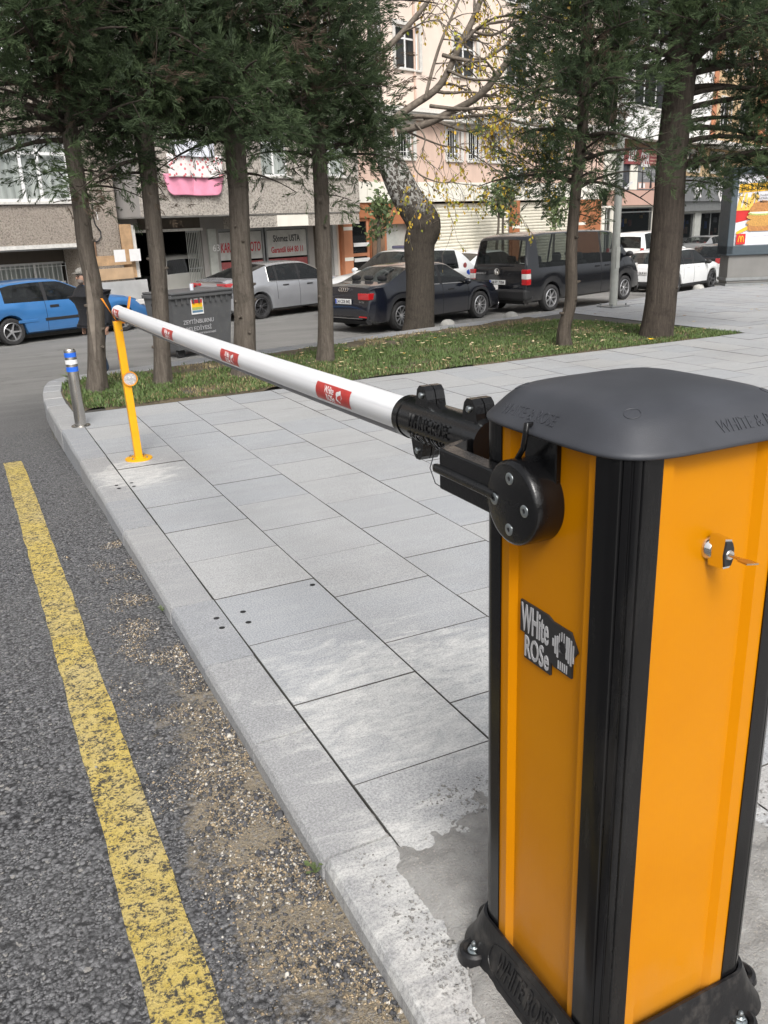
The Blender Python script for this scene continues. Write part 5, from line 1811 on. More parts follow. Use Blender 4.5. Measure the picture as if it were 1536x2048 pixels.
GZ = -1.0
PARKED = 'cars parked along the kerb'
SEDAN = [(.06, .30), (.0, .42), (.0, .60), (.03, .74), (.05, .90), (.08, 1.0), (.20, 1.04), (.60, 1.08), (1.30, 1.36), (1.7, 1.415), (2.15, 1.42), (2.5, 1.395), (3.22, 1.00), (3.36, .965), (3.9, .90), (4.22, .80), (4.37, .70), (4.45, .56), (4.46, .42), (4.40, .24)]
def all_cars():
    P17 = R(18)
    # black van
    VAN = [(.10, .33), (.02, .45), (.0, .62), (.02, .85), (.04, 1.14), (.07, 1.22), (.20, 1.80), (.32, 1.90), (.9, 1.965), (2.6, 1.97), (3.7, 1.93), (3.92, 1.87), (4.58, 1.28), (4.72, 1.20), (5.05, 1.03), (5.2, .88), (5.28, .66), (5.29, .45), (5.22, .26)]
    at = on_road(1097, 622)
    o, b, G, st, kx = car('van', 'black people carrier van with rear windows parked beyond the crooked trunk', 'van', (1.02, -.86), at, R(16.5), 5.35, 1.92, 1.95, VAN,
        [(0, 1.13), (5.29, 1.10)], (1.02, 4.40), .335, 'car_black', [(.50, 1.86), (1.94, 3.18), (3.30, 4.22)], (5, 6), (11, 12), PARKED, 'seven', glass='glass_car',
        lamps=[('tail_light', -.015, .16, .77, .945, .99, 1.10, 'tail'), ('tail_light', -.015, .16, .775, .95, .86, .99, 'lamp_white'), ('tail_light', -.015, .16, .78, .955, .72, .86, 'tail'),
               ('rear_bumper', -.03, .25, .0, .001, .40, .41, 'trim'), ('headlight', 4.98, 5.2, .62, .85, .78, .98, 'lamp_white')],
        seams=[(1.88, 2, 6), (3.22, 2, 6), (4.30, 3, 6)], handles=[(3.02, 1.02), (3.48, 1.02)], mirror=(4.38, 1.28, 'trim'), tumble=.16, plan_r=.05, plan_f=.16, sill=.27)
    bp = MB().box(-.05, .30, -.93, .93, .34, .62, None, .06).build('rear_bumper', M['trim'], o)
    plate(o, -.02, 0, .78, '34 FT 7704')
    e = MB(); e.lathe([(.070, .0), (.085, .0), (.085, .012), (.070, .012)], 28, Matrix.Translation((-.03, 0, 1.04)) @ Matrix.Rotation(R(-90), 4, 'Y'), True)
    for pts in (((-.045, .075), (.0, .01)), ((.045, .075), (.0, .01)), ((-.062, .05), (-.03, -.06)), ((.062, .05), (.03, -.06)), ((-.03, -.06), (.0, .012)), ((.03, -.06), (.0, .012))):
        e.tube([(-.036, pts[0][0], 1.04 + pts[0][1]), (-.036, pts[1][0], 1.04 + pts[1][1])], .008, 6)
    e.build('emblem', M['chrome'], o)
    flat_word(o, 'CARAVELLE', M['chrome'], (-.006, .56, 1.0), (0, -1, 0), (0, 0, 1), width=.34, height=.04, name='badge_lettering')
    MB().tube([(-.012, .05, 1.19), (-.02, -.42, 1.215)], .012, 6).build('wiper', M['trim'], o)
    # dark saloon
    at = on_road(800, 661)
    o, b, G, st, kx = car('saloon_car', 'dark blue saloon car parked behind the leaning tree', 'car', (.95, -.80), at, R(19), 4.72, 1.78, 1.40, SEDAN,
        [(0, 1.00), (.5, .985), (1.2, .97), (3.2, .92), (4.4, .78)], (.93, 3.57), .325, 'car_navy', [(1.30, 1.62), (1.70, 2.16), (2.27, 3.02)], (7, 8), (11, 12), PARKED, 'ten', glass='glass_dark',
        lamps=[('tail_light', -.012, .22, .47, .815, .745, .885, 'tail'), ('reflector', -.012, .03, .48, .72, .36, .39, 'tail'), ('headlight', 4.4, 4.6, .5, .78, .62, .74, 'lamp_white')],
        seams=[(1.52, 3, 6), (2.24, 2, 6), (3.12, 2, 6)], handles=[(1.78, .80), (2.52, .79)], mirror=(2.98, .95, 'car_navy'), chrome=True)
    plate(o, -.015, 0, .70, '34 CDE 842')
    for k in range(4):
        MB().lathe([(.036, 0), (.046, 0), (.046, .010), (.036, .010)], 24, Matrix.Translation((.015, .108 - .072 * k, .955)) @ Matrix.Rotation(R(-78), 4, 'Y'), True).build('ring_emblem', M['chrome'], o)
    flat_word(o, '30 TDI', M['chrome'], (-.004, -.58, .70), (0, -1, 0), (0, 0, 1), width=.16, height=.035, name='badge_lettering')
    MB().box(-.016, .0, -.6, .6, .335, .345).build('bumper_trim', M['chrome'], o)
    # silver fastback
    FAST = [(.08, .30), (.0, .42), (.0, .62), (.02, .76), (.03, .90), (.05, 1.02), (.16, 1.06), (.36, 1.09), (1.35, 1.385), (1.85, 1.425), (2.25, 1.425), (2.6, 1.39), (3.45, .99), (3.6, .95), (4.1, .88), (4.4, .76), (4.55, .64), (4.62, .52), (4.63, .40), (4.56, .22)]
    at = on_road(520, 638)
    o, b, G, st, kx = car('saloon_car', 'silver fastback saloon car standing in front of the painted workshop signs', 'car', (1.0, -.81), at, R(19), 4.95, 1.80, 1.42, FAST,
        [(0, 1.02), (.4, 1.0), (1.2, .97), (3.3, .91), (4.6, .76)], (.98, 3.68), .325, 'car_silver', [(1.28, 1.52), (1.60, 2.22), (2.33, 3.14)], (7, 8), (11, 12), 'cars on the street', 'y', 'rim_dark', glass='glass_dark',
        lamps=[('tail_light', -.02, .42, .66, .82, .86, .99, 'tail'), ('tail_light', -.02, .10, .40, .80, .92, .985, 'tail'), ('reflector', -.01, .06, .62, .82, .40, .52, 'under'), ('headlight', 4.4, 4.75, .55, .80, .60, .74, 'lamp_white')],
        seams=[(1.50, 3, 6), (2.28, 2, 6), (3.2, 2, 6)], handles=[(1.80, .84), (2.60, .82)], mirror=(3.08, .96, 'trim'), chrome=True)
    MB().prism([(.02, 1.035), (.20, 1.085), (.30, 1.075), (.25, 1.055), (.06, 1.02)], 'y', -.60, .60).build('boot_spoiler', M['car_silver'], o)
    plate(o, -.015, 0, .70, '34 BKL 15')
    # blue hatchback
    HATCH = [(.08, .30), (.0, .40), (.0, .60), (.05, .78), (.10, .90), (.16, .97), (.58, 1.28), (.85, 1.35), (1.35, 1.38), (1.75, 1.375), (2.0, 1.345), (2.72, .985), (2.86, .95), (3.5, .86), (3.85, .75), (4.02, .63), (4.12, .50), (4.13, .38), (4.06, .20)]
    at = on_road(25, 691)
    o, b, G, st, kx = car('hatchback_car', 'bright blue three door hatchback on the far side of the street', 'car', (.74, -.78), at, R(22), 4.50, 1.70, 1.375, HATCH,
        [(0, .95), (1.0, .93), (2.8, .90), (4.1, .74)], (.72, 3.34), .30, 'car_blue', [(.62, 1.48), (1.60, 2.52)], (5, 6), (10, 11), 'cars on the street', 'five', glass='glass_dark',
        lamps=[('tail_light', -.01, .14, .5, .76, .70, .88, 'tail'), ('headlight', 4.05, 4.38, .50, .76, .60, .73, 'lamp_white'), ('side_trim', .95, 1.42, .835, .86, .47, .535, 'car_blue'), ('side_trim', 1.60, 2.78, .84, .862, .47, .535, 'trim')],
        seams=[(1.54, 2, 6), (2.70, 2, 6)], handles=[], mirror=(2.52, .98, 'car_blue'), trim_low=0)
    for s in (1, -1): MB().box(1.76, 1.98, s * .848 - .006, s * .848 + .012, .76, .82, None, .005).build('door_handle', M['trim'], o)
    # white crossover
    SUV = [(.10, .35), (.0, .46), (.0, .66), (.03, .82), (.06, 1.0), (.12, 1.06), (.62, 1.44), (.85, 1.51), (1.5, 1.54), (2.0, 1.54), (2.4, 1.50), (3.12, 1.08), (3.28, 1.04), (3.85, .98), (4.15, .88), (4.32, .74), (4.40, .58), (4.41, .42), (4.33, .26)]
    BELT = [(0, 1.04), (1.0, 1.02), (3.2, .98), (4.4, .84)]
    at = on_road(1420, 577)
    o, b, G, st, kx = car('crossover_car', 'white crossover car parked beyond the thickest trunk', 'car', (3.50, -.83), at, R(17.5), 4.42, 1.80, 1.48, SUV,
        BELT, (.86, 3.50), .34, 'car_white', [(.80, 1.36), (1.44, 2.02), (2.12, 2.98)], (5, 6), (10, 11), PARKED, 'star', 'rim_dark', glass='glass_dark',
        lamps=[('tail_light', -.012, .12, .45, .82, .84, .98, 'tail'), ('rear_bumper', -.02, .30, .0, .001, .3, .31, 'trim'), ('headlight', 4.05, 4.36, .52, .80, .70, .84, 'lamp_white'), ('sill_trim', 1.25, 3.12, .84, .905, .24, .33, 'trim')],
        seams=[(1.36, 3, 6), (2.07, 2, 6), (3.04, 2, 6)], handles=[(1.66, .88), (2.4, .87)], mirror=(2.92, 1.03, 'trim'), trim_low=.42)
    MB().box(-.03, .32, -.86, .86, .30, .46, None, .05).build('rear_bumper', M['trim'], o)
    plate(o, -.02, 0, .76, '34 GLR 61')
    # police car: faces the other way
    P = on_z(830, 499, GZ + 1.60)
    o, b, G, st, kx = car('police_car', 'white police car with blue markings and a light bar on its roof', 'car', (1.7, 0, 1.60), P, R(198), 4.55, 1.84, 1.60, SUV,
        BELT, (.86, 3.55), .345, 'car_white', [(.85, 1.36), (1.44, 2.02), (2.12, 2.98)], (5, 6), (10, 11), 'cars on the street', 'five', glass='glass_dark',
        lamps=[('headlight', 4.10, 4.46, .50, .80, .74, .86, 'lamp_white'), ('grille', 4.38, 4.545, .0, .001, .5, .51, 'trim'), ('tail_light', -.01, .16, .5, .84, .86, 1.0, 'tail')],
        seams=[(1.4, 3, 6), (2.07, 2, 6), (3.04, 2, 6)], handles=[(1.66, .92), (2.4, .91)], mirror=(2.95, 1.08, 'car_white'), trim_low=.42)
    MB().box(4.40, 4.56, -.52, .52, .46, .72, None, .03).build('grille', M['trim'], o)
    MB().box(1.75, 2.05, -.56, .56, 1.635, 1.72, None, .03).build('light_bar', plain('light_bar', (.09, .09, .14), .2), o)
    for s in (1, -1):
        f = lambda x, z: (x, s * .925, z)
        for k in range(3):
            x0 = .30 + k * .16
            V = [(x0, s * .908, .88), (x0 + .13, s * .915, .84), (x0 + .15, s * .908, 1.0 - .02 * k), (x0 + .03, s * .90, 1.04 - .02 * k)]
            V = [(x, y + s * .006, z) for x, y, z in V]
            mesh('blue_marking', V, [(0, 1, 2, 3)], M['plate_blue'], o)
        MB().box(.9, 3.4, s * .922 - .003, s * .922 + .003, .74, .80).build('blue_stripe', M['plate_blue'], o)
        mesh('red_emblem', [(.62 + .075 * math.cos(a), s * (.872), 1.13 + .075 * math.sin(a)) for a in [k * .5236 for k in range(12)]], [tuple(range(12))], M['sign_red'], o)
    # white saloon between police car and van
    P = on_z(936, 503, GZ + 1.42)
    o, b, G, st, kx = car('saloon_car', 'white saloon car half hidden between the police car and the black van', 'car', (1.6, 0, 1.42), P, R(18), 4.45, 1.76, 1.42, SEDAN,
        [(0, 1.00), (.5, .985), (1.2, .97), (3.2, .92), (4.4, .78)], (.93, 3.57), .315, 'car_white', [(1.34, 1.62), (1.70, 2.16), (2.27, 3.02)], (7, 8), (11, 12), 'cars on the street', 'seven', glass='glass_dark',
        lamps=[('tail_light', -.012, .30, .50, .83, .74, .95, 'tail')], seams=[(2.24, 2, 6), (3.12, 2, 6)], handles=[(1.78, .80)], mirror=(2.98, .95, 'car_white'))
    MB().box(-.03, .28, -.84, .84, .26, .44, None, .05).build('rear_bumper', M['trim'], o)
    plate(o, -.015, 0, .80, '34 HN 508')
    # white window van further up
    CADDY = [(.10, .33), (.0, .45), (.0, .66), (.02, .88), (.04, 1.12), (.06, 1.18), (.16, 1.66), (.28, 1.79), (.7, 1.84), (2.0, 1.85), (2.55, 1.80), (2.75, 1.74), (3.35, 1.22), (3.5, 1.14), (3.95, 1.02), (4.2, .90), (4.33, .70), (4.36, .45), (4.28, .26)]
    P = on_z(1275, 464, GZ - .30 + 1.84)
    car('window_van', 'white high roofed van with dark side windows standing behind the white crossover', 'van', (1.0, 0, 1.84), P, R(17), 4.5, 1.80, 1.84, CADDY,
        [(0, 1.16), (4.36, 1.10)], (.80, 3.48), .32, 'car_white', [(.32, 1.22), (1.30, 2.05), (2.15, 2.98)], (5, 6), (11, 12), 'cars on the street', 'seven', glass='glass_dark',
        lamps=[('tail_light', -.01, .10, .78, .9, .8, 1.2, 'tail'), ('headlight', 4.15, 4.4, .5, .8, .7, .9, 'lamp_white')], seams=[(1.26, 2, 6), (2.10, 2, 6), (3.05, 2, 6)], handles=[(2.3, 1.0)], mirror=(3.0, 1.2, 'trim'), tumble=.16, plan_r=.05)
    # silver saloon with red in its rear window
    P = on_z(1406, 472, GZ - .45 + 1.43)
    o, *_ = car('saloon_car', 'pale grey saloon car with something red behind its rear window', 'car', (1.7, 0, 1.43), P, R(17), 4.5, 1.76, 1.43, SEDAN,
        [(0, 1.00), (.5, .985), (1.2, .97), (3.2, .92), (4.4, .78)], (.93, 3.57), .315, 'car_grey', [(1.34, 1.62), (1.70, 2.16), (2.27, 3.02)], (7, 8), (11, 12), 'cars on the street', 'seven', glass='glass_clear',
        lamps=[('tail_light', -.012, .25, .50, .83, .74, .92, 'tail')], seams=[(2.24, 2, 6)], mirror=(2.98, .95, 'car_grey'))
    MB().box(.75, 1.15, -.55, .2, .96, 1.14, None, .05).build('parcel_shelf_load', M['sign_red'], o)
    # black hatch parked in front of the crossover
    P = on_z(1432, 489, GZ - .42 + 1.47)
    o, *_ = car('hatchback_car', 'black hatchback with its rear towards us beside the advertising board', 'car', (.95, 0, 1.47), P, R(17), 4.3, 1.78, 1.47, SUV,
        BELT, (.82, 3.45), .325, 'car_black', [(.95, 1.36), (1.44, 2.02), (2.12, 2.98)], (5, 6), (10, 11), PARKED, 'seven', glass='glass_dark',
        lamps=[('tail_light', -.012, .14, .50, .84, .80, 1.0, 'tail')], seams=[(1.36, 3, 6), (2.07, 2, 6)], mirror=(2.92, 1.03, 'car_black'))
    plate(o, -.02, -.05, .84, '34 TV 8351')
    MB().tube([(.10, .35, 1.09), (.13, -.1, 1.10)], .012, 6).build('wiper', M['trim'], o)
    # dark grey estate furthest away
    P = on_z(1452, 459, GZ - .45 + 1.48)
    car('hatchback_car', 'dark grey car furthest up the street behind the advertising board', 'car', (1.0, 0, 1.48), P, R(17), 4.3, 1.78, 1.48, SUV,
        BELT, (.82, 3.45), .325, 'car_grey', [(.95, 1.36), (1.44, 2.02), (2.12, 2.98)], (5, 6), (10, 11), 'cars on the street', 'seven', glass='glass_dark', mirror=(2.92, 1.03, 'car_grey'))
    # minivan standing inside the workshop, tail out
    P = on_z(350, 508, GZ + 1.62)
    car('minivan', 'white minivan standing inside the dark workshop doorway', 'van', (1.1, 0, 1.62), P, R(96), 4.0, 1.62, 1.62, CADDY,
        [(0, 1.14), (4.36, 1.08)], (.80, 3.48), .31, 'car_cream', [(.32, 1.22), (1.30, 2.05), (2.15, 2.98)], (5, 6), (11, 12), 'cars on the street', 'seven', glass='glass_dark',
        lamps=[('tail_light', -.012, .10, .74, .87, .85, 1.25, 'tail')], seams=[(1.26, 2, 6)], tumble=.16, plan_r=.05)
all_cars()

def street_things():
    # household waste container
    az = R(21)
    q0 = on_road(380, 716)
    nn = np.array([-math.sin(az), math.cos(az), 0]); rr_ = sight(472, 690)
    p = EYE + rr_ * ((nn @ (q0 - EYE)) / (nn @ rr_)); p[2] = q0[2]
    bin_at = p.copy()
    root = empty('waste_container', p, az, 'grey plastic waste container with municipal lettering and a flat lid', 'container')
    W, D, H = 1.40, .92, 1.13
    x0, x1 = -W, 0
    def hull(zz): k = zz / H; return (x0 + .10 * (1 - k), x1 - .10 * (1 - k), 0 + .06 * (1 - k), D - .06 * (1 - k))
    V = []
    for z in (.16, H):
        a, b, c, d = hull(z); V += [(a, c, z), (b, c, z), (b, d, z), (a, d, z)]
    MB().add(V, [(3, 2, 1, 0), (4, 5, 6, 7), (0, 1, 5, 4), (1, 2, 6, 5), (2, 3, 7, 6), (3, 0, 4, 7)]).build('bin_body', M['bin'], root)
    MB().box(x0 - .03, x1 + .03, -.04, D + .03, H - .02, H + .05, None, .015).build('rim_edge', M['bin'], root)
    MB().box(x0 - .02, x1 + .02, -.06, D + .02, H + .052, H + .10, None, .02).build('lid', M['bin'], root)
    for k in range(11): MB().box(x0 + .08 + k * .13, x0 + .10 + k * .13, -.035, .02, H - .12, H - .02).build('rim_rib', M['bin'], root)
    for sx in (x0 + .2, x1 - .2):
        for sy in (.18, D - .18):
            MB().lathe([(.0, -.03), (.085, -.03), (.095, -.02), (.095, .02), (.085, .03), (.0, .03)], 20, Matrix.Translation((sx, sy, .095)) @ Matrix.Rotation(R(90), 4, 'X')).build('castor', M['tyre'], root)
    for sx in (x0 - .06, x1 + .03): MB().box(sx, sx + .04, .3, .6, H - .16, H - .10, None, .01).build('lift_pin', M['trim'], root)
    n = Vector((0, -1, .05))
    fy = lambda z: .06 * (1 - z / H) - .006
    emb = MB().box(-.97, -.69, fy(.96) - .003, fy(.96), .80, 1.10).build('emblem_label', M['letter_w'], root)
    for (z0, z1, c) in ((1.0, 1.07, 'letter_r'), (.93, 1.0, 'letter_y'), (.88, .93, 'p_green'), (.83, .87, 'letter_bl')):
        MB().box(-.95, -.71, fy(.96) - .006, fy(.96) - .0035, z0, z1).build('emblem_print', M[c], emb)
    for txt, z, w, h in (('ZEYTİNBURNU', .68, .70, .105), ('BELEDİYESİ', .545, .58, .10), ('ÖZEL NOKTA VE ATIK KONTEYNERİ', .44, .78, .05)):
        flat_word(root, txt, M['letter_g'], (-.82, fy(z) - .001, z), (1, 0, 0), (0, 0, 1), width=w, height=h, name='bin_lettering', bold=.004)
    # red and white warning post
    p = on_road(464, 690)
    r2 = empty('marker_post', (p[0] + .35, p[1] + .15, p[2]), 0, 'thin orange red marker post beside the grey waste container', 'post')
    MB().lathe([(.0, .66), (.03, .66), (.04, .0)], 14).build('post', M['red_plastic'], r2, 40)
    MB().lathe([(.035, .42), (.0375, .42), (.039, .30), (.035, .30)], 14).build('reflective_band', M['white_tape'], r2, 40)
    MB().lathe([(.0, .05), (.09, .05), (.11, .0)], 16).build('foot', M['rubber'], r2, 40)
    # grey can on the lid, seen against the dark workshop
    c = empty('drink_can', Vector((-.78, .2, H + .10)), 0, 'small pale cup standing on the lid of the waste container', 'cup')
    c.matrix_world = Matrix.Translation(Vector(bin_at)) @ Matrix.Rotation(az, 4, 'Z') @ Matrix.Translation((-.74, .25, H + .10))
    MB().lathe([(.0, .0), (.034, .0), (.04, .10), (.042, .12), (.038, .12), (.034, .02)], 16).build('cup_body', M['pale_cloth'], c, 40)
    # concrete domes on the rear edge
    first = None
    labs = ['pale concrete half dome at the kerb beside the dark saloon', 'pale concrete half dome at the kerb between the dark saloon and black van', 'pale concrete half dome at the kerb near the white crossover front', 'pale concrete half dome at the kerb closest to the advertising board']
    for k, (u, v) in enumerate(((922, 652), (1040, 634), (1365, 586), (1420, 577))):
        q = on_z(u, v, 0); q[1] = back_y(q[0]) + .13
        if k == 0:
            first = MB().lathe([(.0, .095), (.035, .091), (.066, .078), (.088, .055), (.098, .028), (.10, .0), (.10, -.25)], 22).build('parking_dome', M['concrete_pale'], None, 60)
            o = first
        else: o = dup(first)
        o.location = (q[0], q[1], -.035)
        tag(o, labs[k], 'bollard', 'concrete domes along the rear kerb')
    # lamp post
    q = on_z(1226, 613, 0)
    root = empty('lamp_post', q, 0, 'tall grey tapered lamp post on the plaza in front of the black van', 'lamp post')
    MB().lathe([(.0, 7.0), (.038, 7.0), (.054, 1.6), (.058, .6), (.060, .0)], 24).build('pole', M['pole_grey'], root, 40)
    MB().box(-.17, .17, -.17, .17, 0, .018, None, .004).build('base_plate', M['metal_grey'], root)
    for sx in (-.13, .13):
        for sy in (-.13, .13): MB().lathe([(.0, .05), (.014, .05), (.014, .018)], 6, Matrix.Translation((sx, sy, 0))).build('anchor_bolt', M['metal_grey'], root)
    MB().box(-.035, .035, -.063, -.045, .55, .85, None, .005).build('service_door', M['pole_grey'], root)
    m = Matrix.Translation((.05, -.03, 1.62)) @ Matrix.Rotation(R(55), 4, 'Y')
    MB().box(-.012, .012, -.02, .02, 0, .20, m).build('bracket', M['letter_w'], root)
    MB().tube([(0, 0, 6.9), (.1, -.4, 7.3), (.3, -1.2, 7.5)], [.045, .04, .03], 10).box(.18, .42, -1.75, -1.15, 7.46, 7.56, None, .03).build('lamp_arm', M['pole_grey'], root)
    # advertising board
    a = on_z(1452, 572, 0)
    root = empty('advertising_board', a, R(-27), 'large lit style advertising board with a burger poster on a grey base', 'billboard')
    s = lambda px: px
    BW, b0, b1 = 2.35, .80, 2.55
    hgt = math.hypot(a[0], a[1])
    k = hgt / 1700.0 * .98
    z_at = lambda v: at_dist(1470, v, hgt)[2] - at_dist(1470, 572, hgt)[2]
    bz0, bz1, fz0, fz1 = 0.04, z_at(510), z_at(510), z_at(337)
    MB().box(.0, BW, .0, .42, bz0, bz1, None, .01).build('board_base', M['board_base'], root)
    MB().box(-.02, BW + .02, -.02, .44, bz0 + .05, bz0 + .10).build('base_seam', M['metal_grey'], root)
    MB().box(-.03, BW + .03, -.04, .46, .0, .04).build('base_feet', M['metal_grey'], root)
    fr = .115
    for nm, (x0, x1, z0, z1) in {'frame_stile': (-.06, -.06 + fr, fz0, fz1), 'frame_rail': (-.06, BW + .06, fz0 - .01, fz0 + .16)}.items():
        MB().box(x0, x1, -.05, .44, z0, z1, None, .012).build(nm, M['board_frame'], root)
    MB().box(BW + .06 - fr, BW + .06, -.05, .44, fz0, fz1, None, .012).build('frame_stile', M['board_frame'], root)
    MB().box(-.06, BW + .06, -.05, .44, fz1 - .10, fz1 + .02, None, .012).build('frame_rail', M['board_frame'], root)
    MB().box(-.05 + fr, BW + .05 - fr, .0, .42, fz0 + .1, fz1 - .08).build('board_back', M['board_frame'], root)
    X0, Z0, Z1 = -.06 + fr, fz0 + .15, fz1 - .1
    po = MB().box(X0, BW + .05 - fr, -.008, -.002, Z0, Z1).build('poster', M['poster'], root)
    ph = Z1 - Z0
    PX = lambda u: X0 + u * ph            # poster coordinates in poster heights
    PZ = lambda v: Z0 + v * ph
    lay = [-.0105]
    def shape(nm, pts, mat):
        lay[0] -= .0012
        mesh(nm, [(PX(u), lay[0], PZ(v)) for u, v in pts], [tuple(range(len(pts)))], M[mat], po)
    def ell(cx, cy, rx, ry, a0=0, a1=360, n=24): return [(cx + rx * math.cos(R(a0 + (a1 - a0) * k / n)), cy + ry * math.sin(R(a0 + (a1 - a0) * k / n))) for k in range(n + 1)]
    shape('poster_band', [(0.02, .745), (1.2, .79), (1.2, .92), (.02, .865)], 'p_yellow')
    shape('poster_label', [(.40, .93), (.62, .935), (.62, 1.0), (.40, .99)], 'p_red')
    shape('grey_swoosh', [(0, .12), (1.2, .16), (1.2, .25), (.0, .22)], 'pale_cloth')
    shape('fries_box', [(.0, .33), (.20, .37), (.26, .60), (.16, .55), (.0, .53)], 'p_red')
    for q in range(13):
        u = .0 + q * .021; t = .03 * math.sin(q * 2.4)
        shape('fries_stick', [(u, .50), (u + .024, .50), (u + .05 + t + .012, .70 + .04 * math.sin(q * 1.7)), (u + .026 + t + .012, .71 + .04 * math.sin(q * 1.7))], 'p_fries')
    shape('sauce_stroke', [(.02, .20), (.2, .29), (.5, .34), (.5, .30), (.22, .235), (.03, .165)], 'p_yellow')
    shape('cola_cup', [(.66, .40), (.90, .40), (.96, .80), (.62, .80)], 'p_cola')
    shape('bun_base', [(.18, .25), (.20, .205), (.50, .205), (.55, .25), (.55, .285), (.18, .285)], 'p_bun')
    shape('lower_patty', ell(.365, .325, .21, .055), 'p_patty')
    shape('upper_patty', ell(.365, .405, .21, .05), 'p_patty')
    shape('lettuce', ell(.375, .455, .205, .032), 'p_green')
    shape('sauce', ell(.37, .468, .18, .022), 'p_cream')
    shape('bun_top', [(.19, .475)] + ell(.38, .475, .19, .155, 0, 180)[::-1] + [(.57, .475)], 'p_bun')
    shape('red_square', [(.03, .02), (.165, .025), (.165, .175), (.03, .17)], 'p_red')
    lay[0] -= .0012
    for c0 in (.078, .117):
        arc = [(c0 + .019 * math.cos(R(180 - t)), .055 + .085 * math.sin(R(t)) ) for t in range(0, 181, 15)]
        MB().tube([(PX(u), lay[0], PZ(v)) for u, v in arc], .0085, 6).build('golden_arch', M['p_yellow'], po)
    def word(t, u, v, wd, mat='letter_b', h=None):
        flat_word(po, t, M[mat], (PX(u), lay[0] - .002, PZ(v)), (1, 0, .025), (0, 0, 1), width=wd * ph, height=(h * ph if h else None), name='poster_lettering', ext=.001, bold=.008)
    word('İKİ KATLI MENÜ', .325, .818, .56, h=.085)
    word('ZZL', .52, .967, .13, 'letter_w', h=.04)
    word('Double', .38, .705, .13); word('McChicken', .38, .66, .19); word('Menü', .38, .615, .10)
    word('Cola', .72, .62, .14, 'letter_w')
street_things()

# ------------------------------------------------------------------ people
def skinned(name, joints, edges, radii, mats_, parent, pick=None, sub=2):
    """one continuous surface grown round a skeleton"""
    me = bpy.data.meshes.new(name)
    me.from_pydata([tuple(j) for j in joints], edges, [])
    o = bpy.data.objects.new(name, me)
    COL.objects.link(o)
    md = o.modifiers.new('skin', 'SKIN')
    md.use_smooth_shade = True
    for i, v in enumerate(me.skin_vertices[0].data):
        r = radii[i]
        v.radius = (r, r) if not isinstance(r, tuple) else r
        v.use_root = (i == 0)
    s = o.modifiers.new('sub', 'SUBSURF'); s.levels = sub; s.render_levels = sub
    dg = bpy.context.evaluated_depsgraph_get()
    m2 = bpy.data.meshes.new_from_object(o.evaluated_get(dg))
    bpy.data.objects.remove(o); bpy.data.meshes.remove(me)
    m2.name = name
    m2.materials.clear()
    for m in mats_: m2.materials.append(m)
    if pick:
        for p in m2.polygons: p.material_index = pick(p.center)
    m2.polygons.foreach_set('use_smooth', [True] * len(m2.polygons))
    o = bpy.data.objects.new(name, m2)
    return link(o, parent)

